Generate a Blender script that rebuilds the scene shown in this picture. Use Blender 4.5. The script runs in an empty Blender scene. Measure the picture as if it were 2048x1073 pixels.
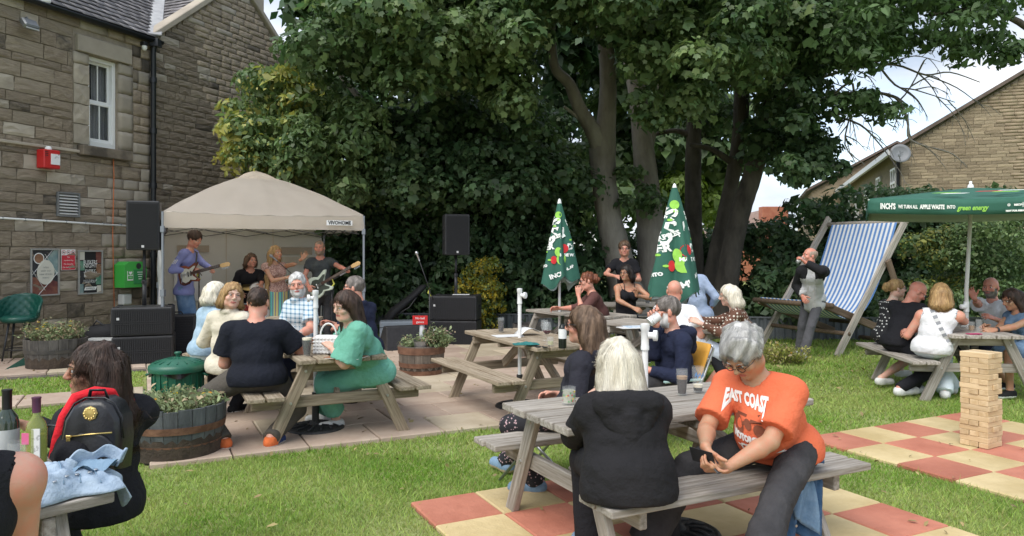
import bpy, math, random, numpy as np
from mathutils import Vector, Matrix
from mathutils.bvhtree import BVHTree
R = math.radians
random.seed(7); rng = np.random.default_rng(7)
S = bpy.context.scene
# ---------- camera ----------
F = 1480.0; HZ = 505.0; CH = 1.65
cd = bpy.data.cameras.new('camera'); cam = bpy.data.objects.new('camera', cd); S.collection.objects.link(cam)
cam.location = (0, 0, CH); cam.rotation_euler = (R(90), 0, 0)
cd.sensor_width = 36; cd.lens = 36*F/2048; cd.shift_y = -(536.5-HZ)/2048; cd.clip_end = 900; cd.clip_start = .05
S.camera = cam
# ---------- world ----------
w = bpy.data.worlds.new('World'); S.world = w; w.use_nodes = True
nt = w.node_tree; nt.nodes.clear()
def N(t, **k):
    n = nt.nodes.new(t)
    for a, b in k.items(): setattr(n, a, b)
    return n
SUN_EL, SUN_AZ = 52, 215      # azimuth: compass-like, 0 = +Y, clockwise
sky = N('ShaderNodeTexSky', sky_type='NISHITA', sun_disc=False, sun_elevation=R(SUN_EL), sun_rotation=R(SUN_AZ))
bg1 = N('ShaderNodeBackground'); bg1.inputs[1].default_value = .12
nt.links.new(sky.outputs[0], bg1.inputs[0])
tc = N('ShaderNodeTexCoord'); mp = N('ShaderNodeMapping'); mp.inputs['Scale'].default_value = (1, 1, 2.6); mp.inputs['Location'].default_value = (.35, .2, .1)
nt.links.new(tc.outputs['Generated'], mp.inputs[0])
n1 = N('ShaderNodeTexNoise'); n1.inputs['Scale'].default_value = 2.2; n1.inputs['Detail'].default_value = 7; n1.inputs['Roughness'].default_value = .55
nt.links.new(mp.outputs[0], n1.inputs[0])
cr = N('ShaderNodeValToRGB'); cr.color_ramp.elements[0].position = .42; cr.color_ramp.elements[1].position = .54
cr.color_ramp.elements[0].color = (.30, .30, .30, 1)
nt.links.new(n1.outputs[0], cr.inputs[0])
n2 = N('ShaderNodeTexNoise'); n2.inputs['Scale'].default_value = 3.5; n2.inputs['Detail'].default_value = 6
nt.links.new(mp.outputs[0], n2.inputs[0])
c2 = N('ShaderNodeValToRGB'); c2.color_ramp.elements[0].color = (.42, .50, .62, 1); c2.color_ramp.elements[1].color = (.88, .90, .93, 1)
c2.color_ramp.elements[0].position = .35; c2.color_ramp.elements[1].position = .62
nt.links.new(n2.outputs[0], c2.inputs[0])
bg2 = N('ShaderNodeBackground'); bg2.inputs[1].default_value = .66
nt.links.new(c2.outputs[0], bg2.inputs[0])
mx = N('ShaderNodeMixShader'); nt.links.new(cr.outputs[0], mx.inputs[0]); nt.links.new(bg1.outputs[0], mx.inputs[1]); nt.links.new(bg2.outputs[0], mx.inputs[2])
ow = N('ShaderNodeOutputWorld'); nt.links.new(mx.outputs[0], ow.inputs[0])
sl = bpy.data.lights.new('sun', 'SUN'); sl.energy = 1.5; sl.angle = R(45); sl.color = (1, .96, .9)
so = bpy.data.objects.new('sun', sl); S.collection.objects.link(so)
_d = Vector((math.sin(R(SUN_AZ))*math.cos(R(SUN_EL)), math.cos(R(SUN_AZ))*math.cos(R(SUN_EL)), math.sin(R(SUN_EL))))
so.rotation_euler = _d.to_track_quat('Z', 'Y').to_euler(); so.location = (0, 0, 12)
vs = S.view_settings; vs.view_transform = 'Standard'; vs.look = 'None'; vs.gamma = 1; vs.use_curve_mapping = False
vs.exposure = 1.16
S.cycles.max_bounces = 8; S.cycles.transparent_max_bounces = 12
# ---------- helpers ----------
def P(px, py, d): return Vector(((px-1024)/F*d, d, CH-(py-HZ)/F*d))
def G(px, py, z=0):
    d = (CH-z)*F/(py-HZ); return Vector(((px-1024)/F*d, d, z))
E1 = Vector((.895, .446, 0)); E2 = Vector((-.446, .895, 0)); EA = -E2; UP = Vector((0, 0, 1))
YAW1 = math.atan2(.446, .895)
WL = {}
COL = S.collection
def tag(o, label=None, cat=None, group=None, kind=None):
    if label: o['label'] = label
    if cat: o['category'] = cat
    if group: o['group'] = group
    if kind: o['kind'] = kind
    return o
def thing(name, label, cat, loc=(0, 0, 0), rotz=0, group=None):
    o = bpy.data.objects.new(name, None); COL.objects.link(o); o.empty_display_size = .1
    o.location = loc; o.rotation_euler = (0, 0, rotz)
    WL[o.name] = Vector(loc)
    return tag(o, label, cat, group)
def link(name, me, mat=None, parent=None, world=False, smooth=False):
    o = bpy.data.objects.new(name, me); COL.objects.link(o)
    if mat is not None and len(me.materials) == 0:
        for m in (mat if isinstance(mat, (list, tuple)) else [mat]): me.materials.append(m)
    if parent is not None:
        o.parent = parent
        if world and parent.name in WL: o.matrix_parent_inverse = Matrix.Translation(-WL[parent.name])
    if smooth and len(me.polygons): me.polygons.foreach_set('use_smooth', [True]*len(me.polygons))
    return o
def basis(d, up=UP):
    x = Vector(d).normalized(); u = Vector(up)
    if abs(x.dot(u)) > .98: u = Vector((0, 1, 0)) if abs(x.y) < .9 else Vector((1, 0, 0))
    y = u.cross(x).normalized(); z = x.cross(y); return x, y, z
class MB:
    def __init__(s): s.v = []; s.f = []; s.m = []; s.mi = 0
    def add(s, vs, fs, mi=None):
        b = len(s.v); s.v += [tuple(v) for v in vs]; s.f += [tuple(i+b for i in f) for f in fs]; s.m += [s.mi if mi is None else mi]*len(fs); return s
    def box(s, c, sz, M=None, taper=1, mi=None):
        c = Vector(c); x, y, z = [a/2 for a in sz]; vs = []
        for k in (-1, 1):
            t = taper if k > 0 else 1
            for a, b in ((-1, -1), (1, -1), (1, 1), (-1, 1)):
                p = Vector((a*x*t, b*y*t, k*z)); vs.append((M @ p if M else p)+c)
        return s.add(vs, [(3, 2, 1, 0), (4, 5, 6, 7), (0, 1, 5, 4), (1, 2, 6, 5), (2, 3, 7, 6), (3, 0, 4, 7)], mi)
    def bar(s, a, b, w, h, up=UP, mi=None):
        a = Vector(a); b = Vector(b); x, y, z = basis(b-a, up)
        M = Matrix((x, y, z)).transposed(); return s.box((a+b)/2, ((b-a).length, w, h), M, mi=mi)
    def tube(s, pts, r, n=8, mi=None, caps=True, flat=1):
        pts = [Vector(p) for p in pts]; m = len(pts); rs = r if isinstance(r, (list, tuple)) else [r]*m
        vs = []; pu = None
        for i, p in enumerate(pts):
            d = (pts[min(i+1, m-1)]-pts[max(i-1, 0)])
            if d.length < 1e-9: d = Vector((0, 0, 1))
            d.normalize()
            if pu is None: _, y, z = basis(d)
            else:
                z = (pu-d*pu.dot(d)).normalized(); y = z.cross(d)
            pu = z
            for k in range(n):
                a = 2*math.pi*k/n; vs.append(p+y*(math.cos(a)*rs[i])+z*(math.sin(a)*rs[i]*flat))
        fs = [(i*n+k, i*n+(k+1) % n, (i+1)*n+(k+1) % n, (i+1)*n+k) for i in range(m-1) for k in range(n)]
        if caps: fs += [tuple(range(n-1, -1, -1)), tuple(range((m-1)*n, m*n))]
        return s.add(vs, fs, mi)
    def lathe(s, prof, n=24, c=(0, 0, 0), axis=None, mi=None, close=False):
        c = Vector(c); vs = []
        if axis is not None: z, x, y = basis(axis)
        else: x, y, z = Vector((1, 0, 0)), Vector((0, 1, 0)), UP
        for r, h in prof:
            for k in range(n):
                a = 2*math.pi*k/n; vs.append(c+x*(r*math.cos(a))+y*(r*math.sin(a))+z*h)
        m = len(prof)
        fs = [(i*n+k, i*n+(k+1) % n, (i+1)*n+(k+1) % n, (i+1)*n+k) for i in range(m-1) for k in range(n)]
        if close: fs += [tuple(range(n-1, -1, -1)), tuple(range((m-1)*n, m*n))]
        return s.add(vs, fs, mi)
    def prism(s, outline, o, u, v, depth, mi=None):
        o = Vector(o); u = Vector(u); v = Vector(v); nn = u.cross(v).normalized()*depth; k = len(outline)
        vs = [o+u*a+v*b for a, b in outline]; vs += [p+nn for p in vs]
        fs = [tuple(range(k-1, -1, -1)), tuple(range(k, 2*k))]+[(i, (i+1) % k, k+(i+1) % k, k+i) for i in range(k)]
        return s.add(vs, fs, mi)
    def grid(s, fn, nu, nv, mi=None, thick=0):
        vs = [fn(i/nu, j/nv) for j in range(nv+1) for i in range(nu+1)]
        fs = [(j*(nu+1)+i, j*(nu+1)+i+1, (j+1)*(nu+1)+i+1, (j+1)*(nu+1)+i) for j in range(nv) for i in range(nu)]
        return s.add(vs, fs, mi)
    def mesh(s, name):
        me = bpy.data.meshes.new(name); me.from_pydata(s.v, [], s.f); me.update()
        if any(s.m): me.polygons.foreach_set('material_index', s.m)
        return me
    def build(s, name, mat, parent=None, world=False, smooth=False, bevel=0, solid=0, auto=None):
        o = link(name, s.mesh(name), mat, parent, world, smooth)
        if solid:
            m = o.modifiers.new('s', 'SOLIDIFY'); m.thickness = solid; m.offset = 0
        if bevel:
            m = o.modifiers.new('b', 'BEVEL'); m.width = bevel; m.segments = 1; m.limit_method = 'ANGLE'; m.angle_limit = R(40)
        if auto:
            o.data.set_sharp_from_angle(angle=R(auto))
        return o
def copy_tree(o, parent=None):
    c = o.copy(); COL.objects.link(c)
    if parent is not None: c.parent = parent
    WL[c.name] = WL.get(o.name, Vector())
    for ch in list(o.children): copy_tree(ch, c)
    return c
def npmesh(name, V, polys_flat, sizes, mi=None, smooth=False):
    me = bpy.data.meshes.new(name); V = np.asarray(V, np.float32)
    me.vertices.add(len(V)); me.vertices.foreach_set('co', V.ravel())
    sizes = np.asarray(sizes, np.int32); me.loops.add(int(sizes.sum())); me.polygons.add(len(sizes))
    st = np.zeros(len(sizes), np.int32); st[1:] = np.cumsum(sizes)[:-1]
    me.polygons.foreach_set('loop_start', st)
    try: me.polygons.foreach_set('loop_total', sizes)
    except Exception: pass
    me.loops.foreach_set('vertex_index', np.asarray(polys_flat, np.int32).ravel())
    if mi is not None: me.polygons.foreach_set('material_index', np.asarray(mi, np.int32))
    if smooth: me.polygons.foreach_set('use_smooth', np.ones(len(sizes), bool))
    me.update(calc_edges=True); me.validate()
    return me
def text_mesh(txt, size, align='CENTER', bold=0, shear=0, ext=0):
    c = bpy.data.curves.new('t', 'FONT'); c.body = txt; c.size = size; c.align_x = align; c.align_y = 'CENTER'; c.offset = bold; c.shear = shear; c.extrude = ext; c.resolution_u = 2
    o = bpy.data.objects.new('t', c); COL.objects.link(o)
    dg = bpy.context.evaluated_depsgraph_get(); me = bpy.data.meshes.new_from_object(o.evaluated_get(dg))
    bpy.data.objects.remove(o); bpy.data.curves.remove(c); return me
def put_text(mb, txt, size, o, u, v, mi=0, bold=0, wmax=None, align='CENTER', shear=0, fn=None, sub=0):
    """flat lettering: o origin, u right, v up; fn maps a point"""
    me = text_mesh(txt, size, align, bold, shear); o = Vector(o); u = Vector(u); v = Vector(v)
    if len(me.vertices) == 0: return
    xs = [p.co.x for p in me.vertices]; W = max(xs)-min(xs); k = 1 if not wmax else wmax/W
    vs = []
    for p in me.vertices:
        q = o+u*(p.co.x*k)+v*p.co.y; vs.append(fn(q) if fn else q)
    mb.add(vs, [tuple(f.vertices) for f in me.polygons], mi); bpy.data.meshes.remove(me)
# ---------- materials ----------
MATS = {}
def mat(name, col, col2=None, scale=4., rough=.7, bump=0., bscale=None, metal=0., rnd=0., stretch=(1, 1, 1), island=False, trans=0., alpha=1., transm=0., spec=.5, detail=4., emis=0, coord='Object', sheen=0, sss=0, lo=.35, hi=.65, hue=0., tint=None):
    if name in MATS: return MATS[name]
    m = bpy.data.materials.new(name); m.use_nodes = True; t = m.node_tree; t.nodes.clear(); L = t.links.new
    def n(ty, **k):
        x = t.nodes.new(ty)
        for a, b in k.items(): setattr(x, a, b)
        return x
    out = n('ShaderNodeOutputMaterial'); b = n('ShaderNodeBsdfPrincipled'); L(b.outputs[0], out.inputs[0])
    b.inputs['Roughness'].default_value = rough; b.inputs['Metallic'].default_value = metal
    b.inputs['Specular IOR Level'].default_value = spec
    c4 = lambda c: (c[0], c[1], c[2], 1)
    b.inputs['Base Color'].default_value = c4(col)
    tcn = n('ShaderNodeTexCoord'); mpn = n('ShaderNodeMapping'); mpn.inputs['Scale'].default_value = stretch
    L(tcn.outputs[coord], mpn.inputs[0])
    vec = mpn.outputs[0]; colout = None
    oi = n('ShaderNodeObjectInfo'); gi = n('ShaderNodeNewGeometry')
    rv = gi.outputs['Random Per Island'] if island else oi.outputs['Random']
    if rnd or col2:
        ad = n('ShaderNodeVectorMath', operation='ADD'); ml = n('ShaderNodeMath', operation='MULTIPLY'); ml.inputs[1].default_value = 37.
        L(oi.outputs['Random'], ml.inputs[0]); L(vec, ad.inputs[0]); L(ml.outputs[0], ad.inputs[1]); vec = ad.outputs[0]
    if col2:
        ns = n('ShaderNodeTexNoise'); ns.inputs['Scale'].default_value = scale; ns.inputs['Detail'].default_value = detail; ns.inputs['Roughness'].default_value = .6
        L(vec, ns.inputs[0]); rp = n('ShaderNodeValToRGB'); rp.color_ramp.elements[0].position = lo; rp.color_ramp.elements[1].position = hi
        rp.color_ramp.elements[0].color = c4(col); rp.color_ramp.elements[1].color = c4(col2); L(ns.outputs[0], rp.inputs[0]); colout = rp.outputs[0]
    if tint:   # random swap towards another colour per piece
        mxx = n('ShaderNodeMix', data_type='RGBA'); mxx.inputs[7].default_value = c4(tint[0])
        gt = n('ShaderNodeMath', operation='GREATER_THAN'); gt.inputs[1].default_value = tint[1]
        fr = n('ShaderNodeMath', operation='MULTIPLY'); fr.inputs[1].default_value = 7.31; f2 = n('ShaderNodeMath', operation='FRACT')
        L(rv, fr.inputs[0]); L(fr.outputs[0], f2.inputs[0]); L(f2.outputs[0], gt.inputs[0])
        m3 = n('ShaderNodeMath', operation='MULTIPLY'); m3.inputs[1].default_value = tint[2]; L(gt.outputs[0], m3.inputs[0]); L(m3.outputs[0], mxx.inputs[0])
        if colout: L(colout, mxx.inputs[6])
        else: mxx.inputs[6].default_value = c4(col)
        colout = mxx.outputs[2]
    if rnd or hue:
        hs = n('ShaderNodeHueSaturation'); mr = n('ShaderNodeMapRange'); mr.inputs[3].default_value = 1-rnd; mr.inputs[4].default_value = 1+rnd
        L(rv, mr.inputs[0]); L(mr.outputs[0], hs.inputs['Value'])
        if colout: L(colout, hs.inputs['Color'])
        else: hs.inputs['Color'].default_value = c4(col)
        if hue:
            m2 = n('ShaderNodeMath', operation='MULTIPLY'); m2.inputs[1].default_value = 13.7; f = n('ShaderNodeMath', operation='FRACT'); L(rv, m2.inputs[0]); L(m2.outputs[0], f.inputs[0])
            mr2 = n('ShaderNodeMapRange'); mr2.inputs[3].default_value = .5-hue; mr2.inputs[4].default_value = .5+hue; L(f.outputs[0], mr2.inputs[0]); L(mr2.outputs[0], hs.inputs['Hue'])
        colout = hs.outputs[0]
    if colout: L(colout, b.inputs['Base Color'])
    if bump:
        nb = n('ShaderNodeTexNoise'); nb.inputs['Scale'].default_value = bscale or scale*6; nb.inputs['Detail'].default_value = 6; nb.inputs['Roughness'].default_value = .65
        L(vec, nb.inputs[0]); bp = n('ShaderNodeBump'); bp.inputs['Strength'].default_value = min(1, bump); bp.inputs['Distance'].default_value = .02*max(1, bump); L(nb.outputs[0], bp.inputs['Height']); L(bp.outputs[0], b.inputs['Normal'])
    if sheen: b.inputs['Sheen Weight'].default_value = sheen
    if sss:
        b.inputs['Subsurface Weight'].default_value = sss; b.inputs['Subsurface Radius'].default_value = (.012, .005, .003); b.inputs['Subsurface Scale'].default_value = 1
    if transm: b.inputs['Transmission Weight'].default_value = transm; b.inputs['IOR'].default_value = 1.2 if transm < 1 else 1.33
    if alpha < 1: b.inputs['Alpha'].default_value = alpha
    if emis: b.inputs['Emission Color'].default_value = c4(col); b.inputs['Emission Strength'].default_value = emis
    if trans:
        tr = n('ShaderNodeBsdfTranslucent'); ms = n('ShaderNodeMixShader'); ms.inputs[0].default_value = trans
        hs2 = n('ShaderNodeHueSaturation'); hs2.inputs['Value'].default_value = 1.5; hs2.inputs['Saturation'].default_value = 1.15
        if colout: L(colout, hs2.inputs['Color'])
        else: hs2.inputs['Color'].default_value = c4(col)
        L(hs2.outputs[0], tr.inputs[0]); L(b.outputs[0], ms.inputs[1]); L(tr.outputs[0], ms.inputs[2]); L(ms.outputs[0], out.inputs[0])
    MATS[name] = m; return m
def pattern(name, fn, rough=.8, bump=.15, bscale=200, **kw):
    """material with colour built by fn(node, link, objectcoord) -> colour socket"""
    m = mat(name, (.5, .5, .5), rough=rough, bump=bump, bscale=bscale, **kw); t = m.node_tree; L = t.links.new
    def n(ty, **k):
        x = t.nodes.new(ty)
        for a, b in k.items(): setattr(x, a, b)
        return x
    tcn = n('ShaderNodeTexCoord'); b = [x for x in t.nodes if x.type == 'BSDF_PRINCIPLED'][0]
    L(fn(n, L, tcn.outputs['Object']), b.inputs['Base Color']); return m
def stripes(n, L, vec, axis, scale, duty, off=0.):
    """0/1 stripes along an axis vector"""
    d = n('ShaderNodeVectorMath', operation='DOT_PRODUCT'); L(vec, d.inputs[0]); d.inputs[1].default_value = axis
    a = n('ShaderNodeMath', operation='MULTIPLY_ADD'); a.inputs[1].default_value = scale; a.inputs[2].default_value = off; L(d.outputs['Value'], a.inputs[0])
    f = n('ShaderNodeMath', operation='FRACT'); L(a.outputs[0], f.inputs[0])
    g = n('ShaderNodeMath', operation='LESS_THAN'); g.inputs[1].default_value = duty; L(f.outputs[0], g.inputs[0]); return g.outputs[0]
def mixc(n, L, fac, a, b):
    x = n('ShaderNodeMix', data_type='RGBA')
    if fac is not None: L(fac, x.inputs[0])
    for k, c in ((6, a), (7, b)):
        if isinstance(c, tuple): x.inputs[k].default_value = (*c, 1)
        else: L(c, x.inputs[k])
    return x.outputs[2]
wood = mat('weathered_wood', (.24, .21, .17), (.47, .43, .38), scale=3.2, rough=.85, bump=.5, bscale=30, rnd=.16, stretch=(.9, 16, 16))
wood_warm = mat('warm_wood', (.21, .16, .105), (.40, .33, .24), scale=3.2, rough=.85, bump=.5, bscale=30, rnd=.18, stretch=(.9, 16, 16))
steel = mat('steel', (.45, .46, .47), rough=.35, metal=.9)
greymetal = mat('grey_metal', (.22, .23, .24), rough=.45, metal=.6)
white = mat('white_paint', (.78, .78, .77), rough=.4)
offwhite = mat('off_white', (.62, .61, .57), (.7, .69, .66), scale=3, rough=.6)
black = mat('black_plastic', (.018, .018, .02), (.03, .03, .033), scale=20, rough=.5, bump=.2, bscale=200)
black_rough = mat('black_grille', (.012, .012, .014), rough=.75, bump=.3, bscale=300)
red = mat('red_paint', (.5, .02, .02), rough=.4)
green_pl = mat('green_plastic', (.01, .09, .055), (.013, .11, .065), scale=6, rough=.4)
bright_green = mat('bright_green', (.05, .38, .06), rough=.35)
glass = mat('clear_glass', (.92, .94, .94), rough=.02, transm=.97, spec=.5)
# ---------- ground ----------
PO = Vector((-.11, 6.92, 0))            # patio front reference; s along E1, t along E2
def ST(s, t, z=0): return PO+E1*s+E2*t+Vector((0, 0, z))
soil = mat('soil', (.035, .025, .018), (.07, .05, .035), scale=9, rough=.95, bump=.8, bscale=40)
turf = mat('turf', (.20, .26, .07), (.30, .33, .12), scale=1.3, rough=.95, bump=.8, bscale=60, detail=9)
mb = MB(); mb.add([(-300, -300, 0), (300, -300, 0), (300, 300, 0), (-300, 300, 0)], [(0, 1, 2, 3)])
tag(mb.build('lawn', turf), kind='structure')
# patio
grout = mat('patio_joint', (.07, .06, .05), (.13, .11, .09), scale=9, rough=.95)
slab_pink = mat('slab_pink', (.36, .265, .205), (.47, .37, .29), scale=2.5, rough=.85, bump=.35, bscale=35, rnd=.12)
slab_buff = mat('slab_buff', (.41, .335, .235), (.53, .45, .33), scale=2.5, rough=.85, bump=.35, bscale=35, rnd=.12)
slab_red = mat('slab_red', (.38, .13, .08), (.52, .20, .13), scale=1.6, rough=.85, bump=.6, bscale=14, rnd=.07)
slab_yellow = mat('slab_yellow', (.46, .35, .165), (.64, .51, .28), scale=1.6, rough=.85, bump=.6, bscale=14, rnd=.07)
def slabmesh(name, sx, sy, h=.04):
    m = MB(); nx = 5
    pts = []
    b = .008
    m.add([(-sx/2, -sy/2, 0), (sx/2, -sy/2, 0), (sx/2, sy/2, 0), (-sx/2, sy/2, 0), (-sx/2, -sy/2, h-b), (sx/2, -sy/2, h-b), (sx/2, sy/2, h-b), (-sx/2, sy/2, h-b),
           (-sx/2+b, -sy/2+b, h), (sx/2-b, -sy/2+b, h), (sx/2-b, sy/2-b, h), (-sx/2+b, sy/2-b, h)],
          [(0, 1, 5, 4), (1, 2, 6, 5), (2, 3, 7, 6), (3, 0, 4, 7), (4, 5, 9, 8), (5, 6, 10, 9), (6, 7, 11, 10), (7, 4, 8, 11), (8, 9, 10, 11)])
    return m.mesh(name)
def sheet(name, pts, z, m): 
    b = MB(); b.add([(p[0], p[1], z) for p in pts], [tuple(range(len(pts)))]); return tag(b.build(name, m), kind='structure')
patio = sheet('patio', [ST(-2.95, .02), ST(2.9, .02), ST(2.9, 7.1), ST(-6.3, 7.1), ST(-6.3, 5.2), ST(-2.95, 5.2)], .008, grout)
path = sheet('path', [ST(-12, 3.02), ST(-2.97, 3.02), ST(-2.97, 3.7), ST(-12, 3.7)], .008, grout)
me_a = {}
def slab(parent, s, t, sx, sy, m, z=.002, name='slab'):
    k = (round(sx, 3), round(sy, 3), m.name)
    if k not in me_a:
        me_a[k] = slabmesh('slab', sx, sy); me_a[k].materials.append(m)
    o = bpy.data.objects.new(name, me_a[k]); COL.objects.link(o); o.parent = parent
    o.location = ST(s, t, z+random.uniform(-.002, .002)); o.rotation_euler = (random.uniform(-.003, .003), random.uniform(-.003, .003), YAW1+random.uniform(-.004, .004))
    return o
t = .3; row = 0
while t < 7.1:
    off = (.3 if row % 2 else 0)
    s = -2.65-off if True else 0
    smin = -2.95 if t < 5.2 else -6.25
    s = smin+.3-off*.0
    first = True
    while s < 2.9:
        wdt = .6
        if first and row % 2: wdt = .3; sc = s-.15
        else: sc = s
        e0, e1_ = sc-wdt/2, min(sc+wdt/2, 2.9)
        if e1_-e0 > .1: slab(patio, (e0+e1_)/2, t, e1_-e0-.012, .588, slab_pink if random.random() < .52 else slab_buff)
        s = sc+wdt/2+.3; first = False
    t += .6; row += 1
for i in range(15):
    slab(path, -3.28-i*.6, 3.36, .588, .66, slab_pink if random.random() < .45 else slab_buff)
def checker(name, O, na, nb, first_red=True, ts=.455):
    pts = [O+E1*(a*nb*ts)+EA*(b*na*ts) for a, b in ((0, 0), (1, 0), (1, 1), (0, 1))]
    par = sheet(name, pts, .006, grout)
    for i in range(na):
        for j in range(nb):
            q = O+E1*((j+.5)*ts)+EA*((i+.5)*ts)-PO
            mm = slab_red if (i+j) % 2 == 0 else slab_yellow
            slab(par, q.dot(E1)/E1.length_squared, q.dot(E2)/E2.length_squared, ts-.006, ts-.006, mm, z=-.008)
    return par
CH1 = Vector((2.545, 6.49, 0)); CH2 = Vector((-.66, 4.80, 0))
checker('checkered_paving', CH1, 7, 5)
checker('checkered_paving_near', CH2, 6, 6)
# grass blades
def inpoly(x, y, poly):
    ins = np.zeros(len(x), bool); n = len(poly)
    for i in range(n):
        x1, y1 = poly[i][0], poly[i][1]; x2, y2 = poly[(i+1) % n][0], poly[(i+1) % n][1]
        c = ((y1 > y) != (y2 > y)) & (x < (x2-x1)*(y-y1)/((y2-y1) or 1e-9)+x1); ins ^= c
    return ins
def rectp(O, la, lb): return [O, O+E1*lb, O+E1*lb+EA*la, O+EA*la]
no_grass = [[ST(-2.98, 0), ST(2.93, 0), ST(2.93, 7.2), ST(-6.4, 7.2), ST(-6.4, 5.15), ST(-2.98, 5.15)], [ST(-12, 3.0), ST(-2.9, 3.0), ST(-2.9, 3.72), ST(-12, 3.72)],
            rectp(CH1, 7*.455, 5*.455), rectp(CH2, 6*.455, 6*.455)]
def grassgen():
    xs, ys, hs, ws = [], [], [], []
    for d0, d1, dens, h, wd in ((2.2, 4.2, 9500, .027, .0032), (4.2, 6.0, 8200, .027, .0036), (6.0, 8.5, 4200, .028, .0055), (8.5, 11.5, 1600, .030, .009), (11.5, 16, 600, .045, .014)):
        area = (d1-d0)*(d1+d0)*.72; n = int(area*dens)
        y = np.sqrt(rng.uniform(d0**2, d1**2, n)); x = y*rng.uniform(-.72, .72, n)
        keep = np.ones(n, bool)
        for p in no_grass: keep &= ~inpoly(x+rng.normal(0, .022, n), y+rng.normal(0, .022, n), p)
        # left behind the wall
        keep &= ~((x < -6.2) & (y > 11.2))
        patch = np.sin(x*1.7+1.3*np.sin(y*1.1))*np.sin(y*2.1+x*.6)+.5*np.sin(x*5.1+y*3.3)
        keep &= rng.random(n) < np.clip(.85+patch*.35, .25, 1)
        x = x[keep]; y = y[keep]; xs.append(x); ys.append(y); hs.append(h*rng.lognormal(0, .35, len(x))); ws.append(np.full(len(x), wd))
    x = np.concatenate(xs); y = np.concatenate(ys); h = np.concatenate(hs); wd = np.concatenate(ws); n = len(x)
    a = rng.uniform(0, 2*np.pi, n); lean = rng.normal(0, .6, (n, 2))
    V = np.zeros((n, 3, 3), np.float32)
    V[:, 0, 0] = x-np.cos(a)*wd; V[:, 0, 1] = y-np.sin(a)*wd
    V[:, 1, 0] = x+np.cos(a)*wd; V[:, 1, 1] = y+np.sin(a)*wd
    V[:, 2, 0] = x+lean[:, 0]*h; V[:, 2, 1] = y+lean[:, 1]*h; V[:, 2, 2] = h
    me = npmesh('grass', V.reshape(-1, 3), np.arange(n*3), np.full(n, 3))
    gm = mat('grass_blade', (.185, .315, .055), (.36, .435, .14), scale=.9, rough=.8, island=True, rnd=.4, hue=.02, trans=.35, spec=.2, tint=((.34, .31, .14), .88, .8))
    tag(link('grass', me, gm), kind='stuff')
    return n
print('grass blades', grassgen())

# fallen leaves and clover scraps on the lawn and slabs
_n = 420; _y = np.sqrt(rng.uniform(3.0**2, 12**2, _n)); _x = _y*rng.uniform(-.7, .7, _n)
FALLEN = (np.stack([_x, _y, np.full(_n, .045)], 1), rng.normal(0, .35, (_n, 3))+np.array([0, 0, 1.]))
# ---------- stone buildings ----------
def stone_mesh(seed, rough=.10, nseg=4):
    """unit block, front face (-Y) broken up; x,z in [-.5,.5], y depth [0,1]"""
    r = random.Random(seed); m = MB(); g = {}
    n = nseg
    vs = []
    for j in range(n+1):
        for i in range(n+1):
            e = i in (0, n) or j in (0, n)
            x = i/n-.5; z = j/n-.5
            vs.append((x*(.985 if e else 1)+r.uniform(-.015, .015), (-.0 if e else -r.uniform(.1, 1)*rough*4.2), z*(.97 if e else 1)+r.uniform(-.02, .02)))
    fs = [(j*(n+1)+i, j*(n+1)+i+1, (j+1)*(n+1)+i+1, (j+1)*(n+1)+i) for j in range(n) for i in range(n)]
    m.add(vs, fs)
    edge = [(i) for i in range(n+1)]+[(n+1)*j+n for j in range(1, n+1)]+[(n+1)*n+i for i in range(n-1, -1, -1)]+[(n+1)*j for j in range(n-1, 0, -1)]
    b = len(m.v); k = len(edge)
    for e in edge: x, y, z = m.v[e]; m.v.append((x*1.01, 1.0, z*1.01))
    for i in range(k): m.f.append((edge[i], b+i, b+(i+1) % k, edge[(i+1) % k])); m.m.append(0)
    return m.mesh('stone')
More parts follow.
